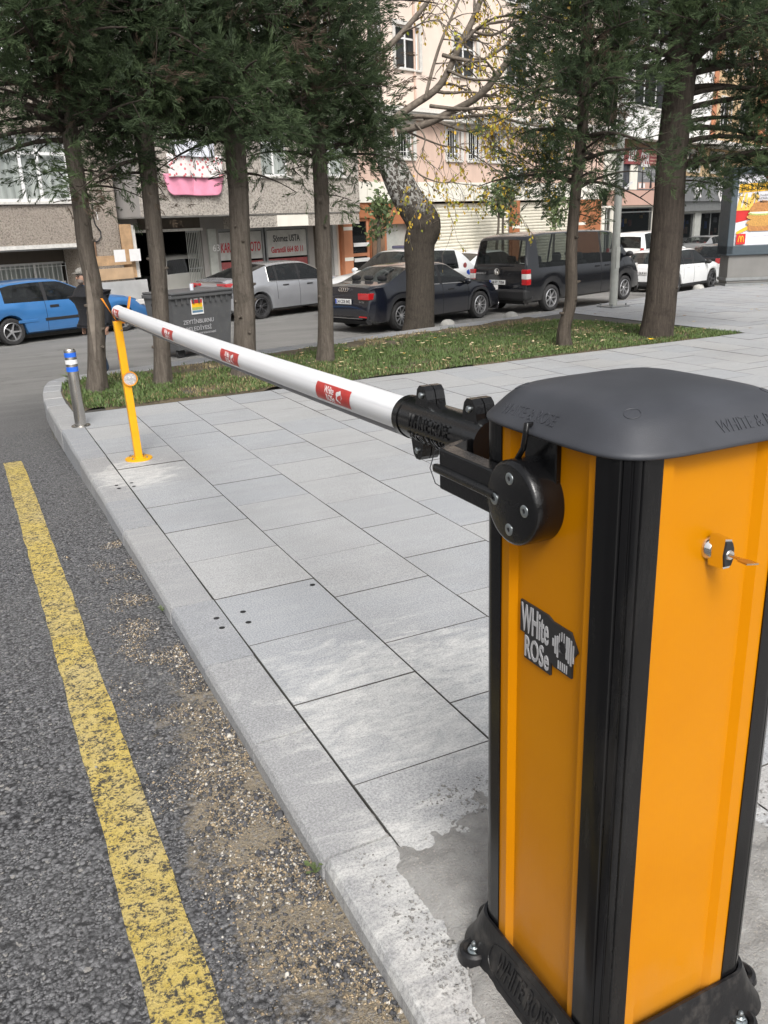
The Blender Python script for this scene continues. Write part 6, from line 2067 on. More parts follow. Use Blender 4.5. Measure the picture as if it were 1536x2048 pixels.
def person(loc, face, label, h, jacket, jeans, beard=False, cap=False, hood=False, stoop=0.0, bulk=1.0):
    """local frame: faces +x"""
    root = empty('person', loc, face, label, 'person', None)
    k = h / 1.75
    J = []; E = []; Rr = []
    bend = lambda z: stoop * max(0.0, z - .95) / .75
    def j(x, y, z, r, par=None):
        J.append(((x + bend(z)) * k, y * k, z * k)); Rr.append((r * k if not isinstance(r, tuple) else (r[0] * k, r[1] * k)))
        if par is not None: E.append((par, len(J) - 1))
        return len(J) - 1
    pel = j(0, 0, .93, (.165, .125)); wa = j(.0, 0, 1.08, (.16, .115), pel); ch = j(.0, 0, 1.28, (.185, .12), wa); up = j(-.01, 0, 1.42, (.13, .10), ch)
    ne = j(.0, 0, 1.50, .058, up); he = j(.03, 0, 1.585, .085, ne); top = j(.02, 0, 1.68, .085, he)
    for s in (1, -1):
        st = .11 * s
        hip = j(0, .095 * s, .88, .098, pel); kn = j(.03 + st * .35, .10 * s, .49, .066, hip); an = j(-.02 + st, .105 * s, .10, .045, kn); to = j(.13 + st, .12 * s, .035, .040, an)
        sh = j(-.01, .185 * s, 1.40, .072, up); el = j(-.03 - st * .3, .265 * s, 1.12, .052, sh); wr = j(.05 - st * .4, .255 * s, .87, .034, el)
        pa = j(.065 - st * .4, .25 * s, .80, .036, wr)
        for q in range(4):
            f1 = j(.045 - st * .4 + .018 * q, (.255 - .004 * q) * s, .735, .0115, pa); j(.055 - st * .4 + .017 * q, (.24) * s, .69 + .004 * abs(q - 1.5), .009, f1)
        t1 = j(.10 - st * .4, .235 * s, .775, .013, pa); j(.115 - st * .4, .228 * s, .735, .010, t1)
    def pick(c):
        z = c.z / k
        if z < .075: return 2
        if z > 1.49: return 1
        if z < .83 and abs(c.y) / k > .205: return 1
        return 0
    bd = skinned('body', J, E, Rr, [M[jeans], M['skin'], M['shoe']], root, pick)
    # face
    hx_ = bend(1.6) * k
    fx = .105 * k + hx_
    MB().ball((fx + .018 * k, 0, 1.60 * k), .016 * k, .014 * k, .022 * k, 10, 6).build('nose', M['skin'], bd, 180)
    for s in (1, -1):
        MB().ball((fx - .002 * k, .032 * s * k, 1.625 * k), .008 * k, .013 * k, .008 * k, 8, 5).build('eye', M['letter_b'], bd, 180)
        MB().ball((.02 * k + hx_, .088 * s * k, 1.61 * k), .016 * k, .008 * k, .028 * k, 8, 6).build('ear', M['skin'], bd, 180)
    MB().ball((fx - .004 * k, 0, 1.565 * k), .006 * k, .024 * k, .005 * k, 8, 5).build('mouth', M['letter_r'], bd, 180)
    if beard: MB().ball((.062 * k + hx_, 0, 1.548 * k), .052 * k, .066 * k, .048 * k, 14, 8).build('beard', M['beard'], bd, 180)
    MB().ball((-.006 * k + hx_, 0, 1.655 * k), .102 * k, .092 * k, .085 * k, 16, 9).build('hair', M['hair'], bd, 180)
    if cap:
        c = MB().ball((.018 * k + hx_, 0, 1.685 * k), .108 * k, .098 * k, .075 * k, 18, 9).build('cap', M['cap_cloth'], root, 180)
        MB().prism([(a_ * k + hx_, b_ * k) for a_, b_ in ((.09, -.07), (.15, -.065), (.19, -.03), (.20, 0), (.19, .03), (.15, .065), (.09, .07))], 'z', 1.672 * k, 1.680 * k).build('peak', M['cap_cloth'], c)
    if hood:
        MB().ball((-.04 * k, 0, 1.49 * k), .10 * k, .13 * k, .075 * k, 16, 9).build('hood', M[jacket], root, 180)
    # jacket: torso and sleeves
    J = []; E = []; Rr = []
    q_ = bulk
    a0 = j(.0, 0, 1.10, (.225 * q_, .175 * q_)); hem = j(.0, 0, .87, (.235 * q_, .185 * q_), a0); hem2 = j(.0, 0, .80, (.228 * q_, .175 * q_), hem); b0 = j(-.005, 0, 1.30, (.225 * q_, .165 * q_), a0); c0 = j(-.01, 0, 1.42, (.15, .125), b0); d0 = j(.005, 0, 1.515, .082, c0)
    for s in (1, -1):
        st = .11 * s
        s0 = j(-.01, .20 * s, 1.395, .098, c0); e0 = j(-.03 - st * .3, .285 * s, 1.13, .083, s0); w0 = j(.04 - st * .4, .27 * s, .90, .062, e0); j(.05 - st * .4, .262 * s, .86, .052, w0)
    jk = skinned('jacket', J, E, Rr, [M[jacket]], root)
    for i in range(5):        # quilt lines of the padding
        z = (.90 + i * .105) * k
        ring = [(bend(z / k) * k + .178 * k * bulk * math.cos(t) * (.97), .222 * k * bulk * math.sin(t), z) for t in [q * math.pi / 14 for q in range(29)]]
        MB().tube(ring, .006 * k, 5, False).build('quilt_seam', M[jacket], jk)
    return root

q = on_road(211, 752)
person(q, R(206), 'bearded person in a dark jacket and cap walking past the pale scarred trunk', 1.76, 'jacket', 'jeans', beard=True, cap=True, stoop=.17, bulk=1.3)
q = on_z(1316, 592, GZ - .2)
person(q, R(12), 'person in a dark hooded jacket and blue jeans behind the thickest trunk', 1.74, 'jacket', 'jeans_blue', hood=True, bulk=1.1)
# ------------------------------------------------------------------ buildings across the street
class Frame:
    """local frame of a facade: s along it, d away from the street, z above the street"""
    def __init__(f, az, px0, D=None, pivot=None):
        f.az = az
        f.sv = np.array([math.cos(az), math.sin(az), 0]); f.nv = np.array([-math.sin(az), math.cos(az), 0])
        if pivot is None:
            d = sight(*px0); P = EYE + d * ((D - f.nv @ EYE) / (f.nv @ d))
            pivot = np.array([P[0], P[1], GZ])
        f.p = np.array(pivot, float)
    def hit(f, u, v, d=0.0):
        r = sight(u, v)
        t = (f.nv @ (f.p - EYE) + d) / (f.nv @ r)
        P = EYE + r * t - f.p
        return float(P @ f.sv), float(P[2])
    def root(f, name, label, cat='building', group=None):
        return empty(name, f.p, f.az, label, cat, group)
    def world(f, s, d, z): return f.p + f.sv * s + f.nv * d + np.array([0, 0, z])

def wall(root, name, s0, s1, z0, z1, d, holes, mat, depth=.24):
    S = sorted(set([s0, s1] + [min(max(h[i], s0), s1) for h in holes for i in (0, 1)]))
    Z = sorted(set([z0, z1] + [min(max(h[i], z0), z1) for h in holes for i in (2, 3)]))
    V = []; F = []
    def quad(a, b, c, e):
        n = len(V); V.extend([a, b, c, e]); F.append((n, n + 1, n + 2, n + 3))
    for i in range(len(S) - 1):
        for j in range(len(Z) - 1):
            cs, cz = (S[i] + S[i + 1]) / 2, (Z[j] + Z[j + 1]) / 2
            if any(h[0] < cs < h[1] and h[2] < cz < h[3] for h in holes): continue
            quad((S[i], d, Z[j]), (S[i + 1], d, Z[j]), (S[i + 1], d, Z[j + 1]), (S[i], d, Z[j + 1]))
    for (a, b, c, e) in holes:
        a, b, c, e = max(a, s0), min(b, s1), max(c, z0), min(e, z1)
        D = d + depth
        quad((a, d, c), (a, D, c), (a, D, e), (a, d, e)); quad((b, d, c), (b, d, e), (b, D, e), (b, D, c))
        quad((a, d, e), (a, D, e), (b, D, e), (b, d, e)); quad((a, d, c), (b, d, c), (b, D, c), (a, D, c))
    quad((s0, d, z0), (s0, d, z1), (s0, d + depth, z1), (s0, d + depth, z0)); quad((s1, d, z0), (s1, d + depth, z0), (s1, d + depth, z1), (s1, d, z1))
    quad((s0, d, z0), (s0, d + depth, z0), (s1, d + depth, z0), (s1, d, z0)); quad((s0, d, z1), (s1, d, z1), (s1, d + depth, z1), (s0, d + depth, z1))
    return mesh(name, V, F, mat, root)

def window(root, a, b, c, e, d, mull=(.5,), trans=(), mat='upvc', pane='glass_house', sill='stone_trim', trim=None, bars=False, curtain=False, fw=.06, inset=.10):
    mb = MB()
    y0, y1 = d + inset, d + inset + .06
    mb.box(a, a + fw, y0, y1, c, e).box(b - fw, b, y0, y1, c, e).box(a + fw, b - fw, y0, y1, c, c + fw).box(a + fw, b - fw, y0, y1, e - fw, e)
    for m in mull:
        x = a + (b - a) * m; mb.box(x - fw * .55, x + fw * .55, y0 + .002, y1 - .002, c + fw, e - fw)
    for t in trans:
        z = c + (e - c) * t; mb.box(a + fw, b - fw, y0 + .004, y1 - .004, z - fw * .5, z + fw * .5)
    w = mb.build('window', M[mat], root)
    cuts = [a + fw * .5] + [a + (b - a) * m for m in mull] + [b - fw * .5]
    for i in range(len(cuts) - 1):
        mesh('pane', [(cuts[i], y0 + .03, c), (cuts[i + 1], y0 + .03, c), (cuts[i + 1], y0 + .03, e), (cuts[i], y0 + .03, e)], [(0, 1, 2, 3)], M[pane], w)
    if sill: MB().box(a - .08, b + .08, d - .08, d + inset, c - .07, c, None, .01).build('sill', M[sill], w)
    if trim:
        t = MB(); q = .14
        t.box(a - q, a, d - .05, d + .02, c, e).box(b, b + q, d - .05, d + .02, c, e).box(a - q, b + q, d - .052, d + .02, e, e + q)
        t.build('surround', M[trim], w)
    if bars:
        t = MB()
        n = max(3, int((b - a) / .13))
        for k in range(n + 1): t.tube([(a + (b - a) * k / n, d - .03, c + .03), (a + (b - a) * k / n, d - .03, e - .03)], .009, 4)
        for z in (c + .08, c + (e - c) * .2, e - .12): t.tube([(a, d - .03, z), (b, d - .03, z)], .010, 4)
        tag(t.build('window_bars', M['upvc'], w), kind='stuff')
    if curtain:
        V = []; F = []
        n = 60
        for k in range(n + 1):
            x = a + (b - a) * k / n
            yy = y0 + .14 + .03 * math.sin(k * 1.25) + .015 * math.sin(k * 2.9 + 1)
            V += [(x, yy, c + .03), (x, yy, e - .04)]
            if k: F.append((2 * k - 2, 2 * k, 2 * k + 1, 2 * k - 1))
        mesh('curtain', V, F, M['curtain'], w, 180)
    return w

def left_building():
    f = Frame(R(20), (243, 500), 22.6)
    root = f.root('apartment_building', 'roughcast beige apartment building with a recessed barred window behind the blue car')
    H = 13.0
    s_l = -12.0
    zo = f.hit(70, 490)[1]; zs = f.hit(70, 403)[1]; zt = f.hit(40, 268)[1]
    sw0 = f.hit(-60, 340)[0]; sw1 = f.hit(142, 340)[0]
    sp = f.hit(168, 500)[0]
    holes = [(sw0, sw1, zs, zt)]
    up = []
    for k in range(1, 3):
        holes.append((sw0, sw1, zs + 3.0 * k, zt + 3.0 * k))
    wall(root, 'wall', s_l, 0, zo, H, 0, holes, M['rough_beige'])
    wall(root, 'pier', sp, 0, 0, zo - .003, 0.004, [], M['rough_beige'], 1.2)
    MB().box(s_l, sp, -.03, .2, zo - .10, zo - .002).build('ledge', M['stone_trim'], root)
    MB().box(s_l, sp - .01, .02, 1.25, zo - .14, zo - .102).build('soffit', M['concrete'], root)
    for k in range(3):
        window(root, sw0 + .01, sw1 - .01, zs + 3.0 * k, zt + 3.0 * k, 0, (.50, .68), (.73,), curtain=True, pane='glass_clear', fw=.075)
        MB().box(sw1 + .06, sw1 + .14, -.03, .05, zs + 3.0 * k, zt + 3.0 * k).build('surround', M['upvc'], root)
    # recessed ground floor
    a0, z0 = f.hit(-30, 590, 1.2); a1, z1 = f.hit(146, 521, 1.2)
    hz = f.hit(70, 592, 1.2)[1]
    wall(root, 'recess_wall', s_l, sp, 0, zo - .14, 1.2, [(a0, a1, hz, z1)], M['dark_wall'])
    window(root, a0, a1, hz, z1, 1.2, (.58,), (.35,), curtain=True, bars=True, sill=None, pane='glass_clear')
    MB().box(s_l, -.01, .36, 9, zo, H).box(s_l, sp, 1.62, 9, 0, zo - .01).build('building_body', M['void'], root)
    MB().box(s_l, .0, .25, 9, H + .002, H + .25).build('roof', M['concrete'], root)
    MB().box(-.012, .0, .25, 9, 0.002, H).build('side_wall', M['grey_wall'], root)
    # cables and pipe on the pier
    P = lambda u, v, d=-.03: (f.hit(u, v)[0], d, f.hit(u, v)[1])
    MB().tube([P(183, 408), P(184, 430), P(190, 450), P(200, 463), P(201, 474), P(194, 483), P(186, 484)], .018, 6).build('wall_cable', M['trim'], root)
    MB().tube([P(188, 484), P(193, 530), P(196, 560), P(198, 600)], .03, 8).build('drain_pipe', M['wood_dark'], root)
    MB().tube([P(195, 412), P(192, 425), P(195, 440)], .012, 5).build('wall_cable', M['letter_w'], root)
    # boards and sheet leaning against the pier
    def leaning(name, u0, u1, v0, v1, d, mat, label, cat, lean=0.0, prints=False):
        a, zb = f.hit(u0, v1, d); b, ztp = f.hit(u1, v0, d)
        o = MB().box(0, b - a, 0, .025, 0, ztp - zb, Matrix.Rotation(lean, 4, 'X'), .004).build(name, M[mat])
        o.location = f.world(a, d, zb); o.rotation_euler = (0, 0, f.az)
        tag(o, label, cat)
        return o
    o = leaning('metal_sheet', 199, 296, 558, 640, -1.1, 'sheet', 'pale sheet metal panel leaning in front of the workshop entrance', 'panel', -.05)
    o = leaning('wood_panel', 196, 266, 534, 562, -.5, 'cardboard', 'lower brown board stacked under the board with paper notices', 'board')
    o = leaning('wood_panel', 194, 262, 509, 533, -.45, 'wood', 'upper brown board with two paper notices pinned on it', 'board')
    for x in (.55, 1.02): MB().box(x, x + .34, -.004, -.001, .08, .40).build('paper_notice', M['letter_w'], o)
    o = leaning('timber_plank', 253, 262, 448, 556, -.30, 'wood', 'long narrow timber plank standing upright by the workshop', 'plank', -.02)
    o = leaning('timber_plank', 262, 269, 450, 556, -.24, 'stone_trim', 'pale narrow plank standing upright nearest the dark doorway', 'plank', -.02)
    o = leaning('timber_plank', 236, 252, 449, 520, .2, 'wood_dark', 'wide dark brown plank in the gap beside the pier', 'plank')
left_building()

def middle_building():
    f = Frame(R(20), (283, 440), 21.7)
    root = f.root('workshop_building', 'roughcast grey building with an open car workshop and painted signs below')
    H = 13.0
    zo = f.hit(420, 430)[1]
    s1 = f.hit(720, 420)[0]
    h1 = (f.hit(338, 300)[0], f.hit(428, 300)[0], f.hit(380, 338)[1], f.hit(380, 262)[1])
    h2 = (f.hit(520, 300)[0], f.hit(575, 300)[0], f.hit(545, 352)[1], f.hit(545, 262)[1])
    h3 = (f.hit(632, 300)[0], f.hit(690, 300)[0], f.hit(660, 352)[1], f.hit(660, 262)[1])
    holes = [h1, h2, h3] + [(a, b, c + 3.0 * k, e + 3.0 * k) for (a, b, c, e) in (h1, h2, h3) for k in (1, 2)]
    wall(root, 'wall', 0, s1, zo, H, 0, holes, M['rough_grey'])
    for h in holes: window(root, *h, 0, (.5,), (.75,), curtain=True, pane='glass_clear')
    MB().box(-.012, 0, .001, 1.7, zo, H).build('side_wall', M['grey_wall'], root)
    MB().box(.0, s1, .02, 1.55, zo - .03, zo - .002).build('soffit', M['concrete'], root)
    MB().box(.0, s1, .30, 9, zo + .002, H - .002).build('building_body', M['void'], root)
    MB().box(.0, s1, .0, 9, H, H + .25).build('roof', M['concrete'], root)
    # fascia box over the shop fronts
    sf = f.hit(494, 440)[0]; zf = f.hit(600, 452)[1]
    MB().box(sf, s1, .05, 1.2, zf, zo - .032).build('fascia_box', M['rough_grey'], root)
    MB().box(f.hit(556, 440)[0], f.hit(618, 440)[0], .035, .05, zf + .01, zo - .05).build('fascia_panel', M['cream'], root)
    # ground floor: doorway, pillar, sign windows
    d = 1.5
    g0, g1 = f.hit(266, 520, d)[0], f.hit(408, 520, d)[0]
    zg = f.hit(350, 463, d)[1]
    p1 = f.hit(432, 500, d)[0]
    w1a, w1b = f.hit(438, 490, d)[0], f.hit(529, 490, d)[0]
    w2a, w2b = f.hit(533, 490, d)[0], f.hit(617, 490, d)[0]
    zw1 = f.hit(530, 455, d)[1]; zw0 = .35
    da, db = f.hit(628, 490, d)[0], f.hit(660, 490, d)[0]
    s_end = f.hit(697, 490, d)[0]
    zb = zo - .03
    wall(root, 'shop_wall', g0 - .35, s_end, 0, zb, d, [(g0, g1, 0, zg), (w1a, w2b, zw0, zw1), (da, db, 0.1, zw1)], M['grey_wall'], .3)
    zl = f.hit(350, 433, d)[1]
    lat = MB().box(g0 + .3, g1 - .05, d - .05, d - .004, zg + .08, zl)
    lat.build('lattice_panel', M['dark_wall'], root)
    MB().box(g0, g1, d - .09, d - .003, zg, zg + .075).build('door_lintel', M['stone_trim'], root)
    # room behind the doorway
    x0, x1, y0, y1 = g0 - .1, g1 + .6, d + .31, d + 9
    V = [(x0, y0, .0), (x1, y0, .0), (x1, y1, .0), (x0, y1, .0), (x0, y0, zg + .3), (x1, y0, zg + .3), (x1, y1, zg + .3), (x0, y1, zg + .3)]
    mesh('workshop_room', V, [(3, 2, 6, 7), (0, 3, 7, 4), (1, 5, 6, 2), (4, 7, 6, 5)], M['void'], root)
    mesh('workshop_floor', [(x0, y0 - .3, .012), (x1, y0 - .3, .012), (x1, y1, .012), (x0, y1, .012)], [(0, 1, 2, 3)], M['concrete'], root)
    # folded grille gate
    ga, gb = f.hit(377, 520, d)[0], f.hit(404, 520, d)[0]
    gate = MB().box(ga, gb, d - .02, d, zg - .05, zg).box(ga, gb, d - .02, d, 1.2, 1.23).build('grille_gate', M['metal_grey'], root)
    for k in range(9):
        x = ga + (gb - ga) * k / 8
        MB().tube([(x, d - .012, .05), (x, d - .012, zg)], .012, 5).build('gate_bar', M['pole_grey'], gate)
    MB().box(f.hit(416, 500, d)[0], p1, d - .08, d - .002, 0, zw1 + .02).build('pillar_face', M['pole_grey'], root)
    flat_word(root, '63', M['letter_w'], ((g1 + p1) / 2 + .2, d - .085, zw1 - .55), (1, 0, 0), (0, 0, 1), width=.26, height=.20, name='house_number')
    # sign windows
    def signs(a, b, who):
        fr = MB().box(a - .03, a + .04, d + .02, d + .10, zw0, zw1).box(b - .04, b + .03, d + .02, d + .10, zw0, zw1).box(a + .04, b - .04, d + .02, d + .10, zw1 - .08, zw1)
        w = fr.build('shop_window', M['metal_grey'], root)
        zmid = zw1 - .95; zr = zmid - .68
        MB().box(a + .04, b - .04, d + .06, d + .08, zmid, zw1 - .10).build('sign_panel', M['sign_panel'], w)
        MB().box(a + .04, b - .04, d + .06, d + .08, zr, zmid - .06).build('sign_panel', M['sign_red'], w)
        MB().box(a + .04, b - .04, d + .06, d + .08, zw0, zr - .012).build('sign_panel', M['sign_panel'], w)
        W = b - a - .2; c = (a + b) / 2
        T = lambda t, z, wd, h, mat, sh=0.0: flat_word(w, t, M[mat], (c, d + .0585, z), (1, 0, 0), (0, 0, 1), width=wd, height=h, name='sign_lettering', bold=.02, shear=sh)
        if who == 0: T('KARADENİZ OTO', zw1 - .52, W, .40, 'letter_r', .1)
        else:
            T('Sönmez USTA', zw1 - .36, W * .72, .22, 'letter_b'); T('Garantili 664 80 11', zw1 - .72, W * .86, .20, 'letter_r')
        T('KARADENİZ OTO', (zr + zmid - .06) / 2, W, .40, 'letter_w')
        T('Süpürge Döşeme' if who == 0 else 'Hasarlı Otolarınız', zr - .26, W * .92, .22, 'letter_bl')
        T('Tamir - Bakım' if who == 0 else 'Alınır - Satılır', zr - .60, W * .78, .20, 'letter_bl')
        T('Boya Kaporta', zr - .92, W * .6, .15, 'letter_y')
    signs(w1a, w1b - .02, 0); signs(w2a + .02, w2b, 1)
    MB().box(w1a, w2b, d + .29, d + .31, 0, zw1 + .1).build('window_back', M['void'], root)
    MB().box(da, db, d + .22, d + .25, .1, zw1).build('metal_door', M['dark_wall'], root)
    MB().box(f.hit(663, 500, d)[0], f.hit(682, 500, d)[0], d - .12, d - .002, 0, zw1 + .3).build('pillar_face', M['sheet'], root)
    # bedding airing on the sill
    def cloth(name, u0, u1, v0, v1, dd, mat, label, rnd=.12):
        a, zt_ = f.hit(u0, v0); b, zb_ = f.hit(u1, v1)
        V = []; F = []
        nx, nz = 40, 16
        for j in range(nz + 1):
            for i in range(nx + 1):
                p = i / nx; q = j / nz
                x = a + (b - a) * p; z = zb_ + (zt_ - zb_) * q
                ed = min(p, 1 - p)
                lift = rnd * (1 - min(1, ed / .10)) ** 2 * (1 - q)
                y = -dd - .025 * math.sin(p * 23 + 2 * q) * (1 - q) - .02 * math.sin(p * 9)
                V.append((x + (.10 if p < .5 else -.10) * (1 - q) * (1 if rnd > .1 else 0) * 1.0, y, z + lift + .010 * math.sin(p * 7)))
        for j in range(nz):
            for i in range(nx): F.append((j * (nx + 1) + i, j * (nx + 1) + i + 1, (j + 1) * (nx + 1) + i + 1, (j + 1) * (nx + 1) + i))
        o = mesh(name, V, F, M[mat], None, 180)
        sd_ = o.modifiers.new('thick', 'SOLIDIFY'); sd_.thickness = .02
        o.location = f.p; o.rotation_euler = (0, 0, f.az)
        tag(o, label, 'bedding')
    cloth('blanket', 322, 447, 348, 391, .10, 'pink_cloth', 'pink blanket hanging from the window over the workshop', .14)
    cloth('bed_cover', 326, 440, 308, 356, .17, 'pattern_cloth', 'white and red patterned bed cover hanging above the pink blanket', .0)
    cloth('bed_sheet', 338, 420, 283, 316, .24, 'pale_cloth', 'pale blue white sheet heaped on the sill over the patterned cover', .0)
middle_building()

def pink_building():
    f = Frame(R(20), (720, 440), 23.0)
    root = f.root('apartment_building', 'pink rendered apartment building with cream roller shutters on its ground floor')
    S = lambda u, v=440: f.hit(u, v)[0]
    Z = lambda v, u=950: f.hit(u, v)[1]
    H = 14.5
    s0, s1 = -1.1, S(1204, 400)
    zf0, zf1, zc0, zc1 = Z(402), Z(365), Z(250), Z(229)
    # upper walls and windows
    wz0, wz1 = Z(157), Z(78)
    ups = [(S(790, 110), S(838, 110)), (S(907, 110), S(953, 110)), (S(1012, 130), S(1058, 130)), (S(1112, 140), S(1165, 140))]
    rows = [(wz0 + 2.95 * k, wz1 + 2.95 * k) for k in range(2)]
    holes = [(a, b, c, e) for (a, b) in ups for (c, e) in rows]
    wall(root, 'wall', s0, s1, zc1, H, 0, holes, M['pink'])
    for h in holes: window(root, *h, 0, (.5,), (.72,), trim='stone_trim', curtain=True)
    lz0, lz1 = Z(322), Z(258)
    lows = [(S(797, 290), S(829, 290)), (S(896, 290), S(924, 290)), (S(938, 290), S(966, 290)), (S(981, 290), S(1009, 290)), (S(1085, 290), S(1125, 290))]
    holes = [(a, b, lz0, lz1) for (a, b) in lows]
    wall(root, 'lower_wall', s0, s1, zf1, zc0, .06, holes, M['pink_low'])
    for h in holes: window(root, *h, .06, (.72,), (), bars=True, trim='stone_trim')
    MB().box(s0, s1, -.34, .30, zc0 + .002, zc0 + .22).box(s0, s1, -.42, .30, zc0 + .222, zc1 - .14).box(s0, s1, -.30, .30, zc1 - .138, zc1 - .002).build('cornice', M['stone_trim'], root)
    # fascia panels
    n = 12
    for k in range(n):
        a, b = s0 + (s1 - s0) * k / n, s0 + (s1 - s0) * (k + 1) / n
        MB().box(a + .008, b - .008, -.05, .02, zf0, zf1 - .004, None, .006).build('fascia_panel', M['cream'], root)
    MB().box(s0, s1, .022, .3, zf0 + .003, zf1 - .006).build('fascia_back', M['dark_wall'], root)
    # ground floor
    sh = [(S(846, 450), S(1022, 450)), (S(1039, 450), S(1146, 450))]
    dr = (S(703, 480), S(743, 480)); gr = (S(775, 500), S(826, 500))
    zd = Z(436, 720); zgr = Z(448, 790)
    holes = [(a, b, 0, zf0 - .002) for a, b in sh] + [(dr[0], dr[1], .55, zd), (gr[0], gr[1], 0, zgr)]
    wall(root, 'ground_wall', s0, s1, 0, zf0 - .001, .02, holes, M['terracotta'], .32)
    for (a, b) in sh:
        z = .05; k = 0
        while z < zf0 - .10:
            prof = [(.16, z), (.135, z + .02), (.125, z + .06), (.14, z + .112), (.165, z + .122), (.165, z)]
            MB().prism(prof, 'x', a + .02, b - .02).build('shutter_slat', M['slat'], root)
            z += .127; k += 1
        MB().box(a, a + .03, .10, .2, 0, zf0 - .01).box(b - .03, b, .10, .2, 0, zf0 - .01).build('shutter_guide', M['metal_grey'], root)
    for u0, u1 in ((1023, 1038), (1147, 1169)):
        a, b = S(u0, 450), S(u1, 450)
        MB().box(a + .01, b - .01, -.05, .018, 0, zf0 - .01).build('pillar', M['terracotta'], root)
        MB().box(a + .005, b - .005, -.055, -.0505, Z(457, 1030) , Z(451, 1030)).build('pillar_band', M['cream'], root)
    # entrance: narrow glazed door in a bright frame with two bars, cream corner bands
    w = window(root, dr[0], dr[1], .55, zd, .02, (), (.36,), mat='orange_wall', sill='stone_trim', fw=.11)
    MB().box(dr[0] + .12, dr[1] - .12, .0, .03, 1.55, 1.68).build('door_bar', M['upvc'], w)
    MB().box(dr[0] + .12, dr[1] - .12, .0, .03, 1.02, 1.15).build('door_bar', M['upvc'], w)
    a, b = S(682, 480), S(699, 480)
    MB().box(a, b, -.16, .015, 0, zf0 - .01).build('pillar', M['orange_wall'], root)
    for v in (457, 518): MB().box(a - .006, b + .006, -.166, -.1605, Z(v + 4, 690), Z(v - 3, 690)).build('pillar_band', M['cream'], root)
    MB().box(dr[1] + .02, S(768, 480), -.04, .016, 0, zgr + .2).build('dark_post', M['wood_dark'], root)
    MB().box(gr[0], gr[1], .30, .33, 0, zgr).build('grey_door', M['pole_grey'], root)
    MB().box(s0, s1, .40, 9, 0, H).build('building_body', M['void'], root)
    MB().box(s0, s1, .0, 9, H + .002, H + .3).build('roof', M['concrete'], root)
    for sx in (s0, s1): MB().box(sx - (.012 if sx == s0 else -.002), sx + (-.002 if sx == s0 else .012), .0, 9, 0.002, H).build('side_wall', M['pink'], root)
    MB().tube([(S(826, 60), -.04, H), (S(826, 60), -.04, zc1)], .04, 8).build('downpipe', M['pink_low'], root)
    MB().tube([(S(1018, 340), .0, zc0), (S(1018, 340), .0, zf1 + .02), (S(1019, 370), -.08, zf0)], .03, 8).build('downpipe', M['stone_trim'], root)
    # air conditioners
    def ac(u, v, zz, label, dd):
        a = f.hit(u, v)[0]
        o = empty('air_conditioner', f.world(a, dd, zz), f.az, label, 'air conditioner', 'air conditioners on the pink wall')
        MB().box(0, .82, -.32, 0, 0, .60, None, .02).build('casing', M['upvc'], o)
        MB().lathe([(.0, .004), (.23, .004), (.25, .012), (.25, -.01)], 28, Matrix.Translation((.50, -.322, .30)) @ Matrix.Rotation(R(90), 4, 'X')).build('fan_grille', M['metal_grey'], o)
        for k in range(9): MB().box(-.004, -.001, -.29, -.03, .06 + k * .055, .085 + k * .055).build('side_louvre', M['metal_grey'], o)
        MB().box(.05, .09, -.30, .02, -.05, -.002).box(.70, .74, -.30, .02, -.05, -.002).build('wall_bracket', M['metal_grey'], o)
    ac(1020, 350, Z(365, 1030), 'white air conditioner on the pink wall just above the shutters', .06)
    ac(1040, 20, Z(34, 1055), 'white air conditioner high on the pink wall beside the conifer', .0)
    # little evergreens on the pavement in front
    for (u, v, dd, h_, stems, cr, lab, sd_) in ((756, 500, -1.6, 3.3, ((0, .05, .10),), 1.0, 'small evergreen with a forked trunk in front of the terracotta entrance', 5),
                                           (1000, 460, -1.4, 3.9, ((-.18, .12, .07), (.14, .05, .07)), .82, 'small evergreen with two stems between the two roller shutters', 6),
                                           (1108, 455, -1.4, 3.4, ((0, .06, .06),), .62, 'thin small evergreen in front of the narrower roller shutter', 7)):
        a, _ = f.hit(u, v, dd)
        street_tree(u, v, f.world(a, dd, .1), 0, h_, stems, lab, sd_, cr)
pink_building()

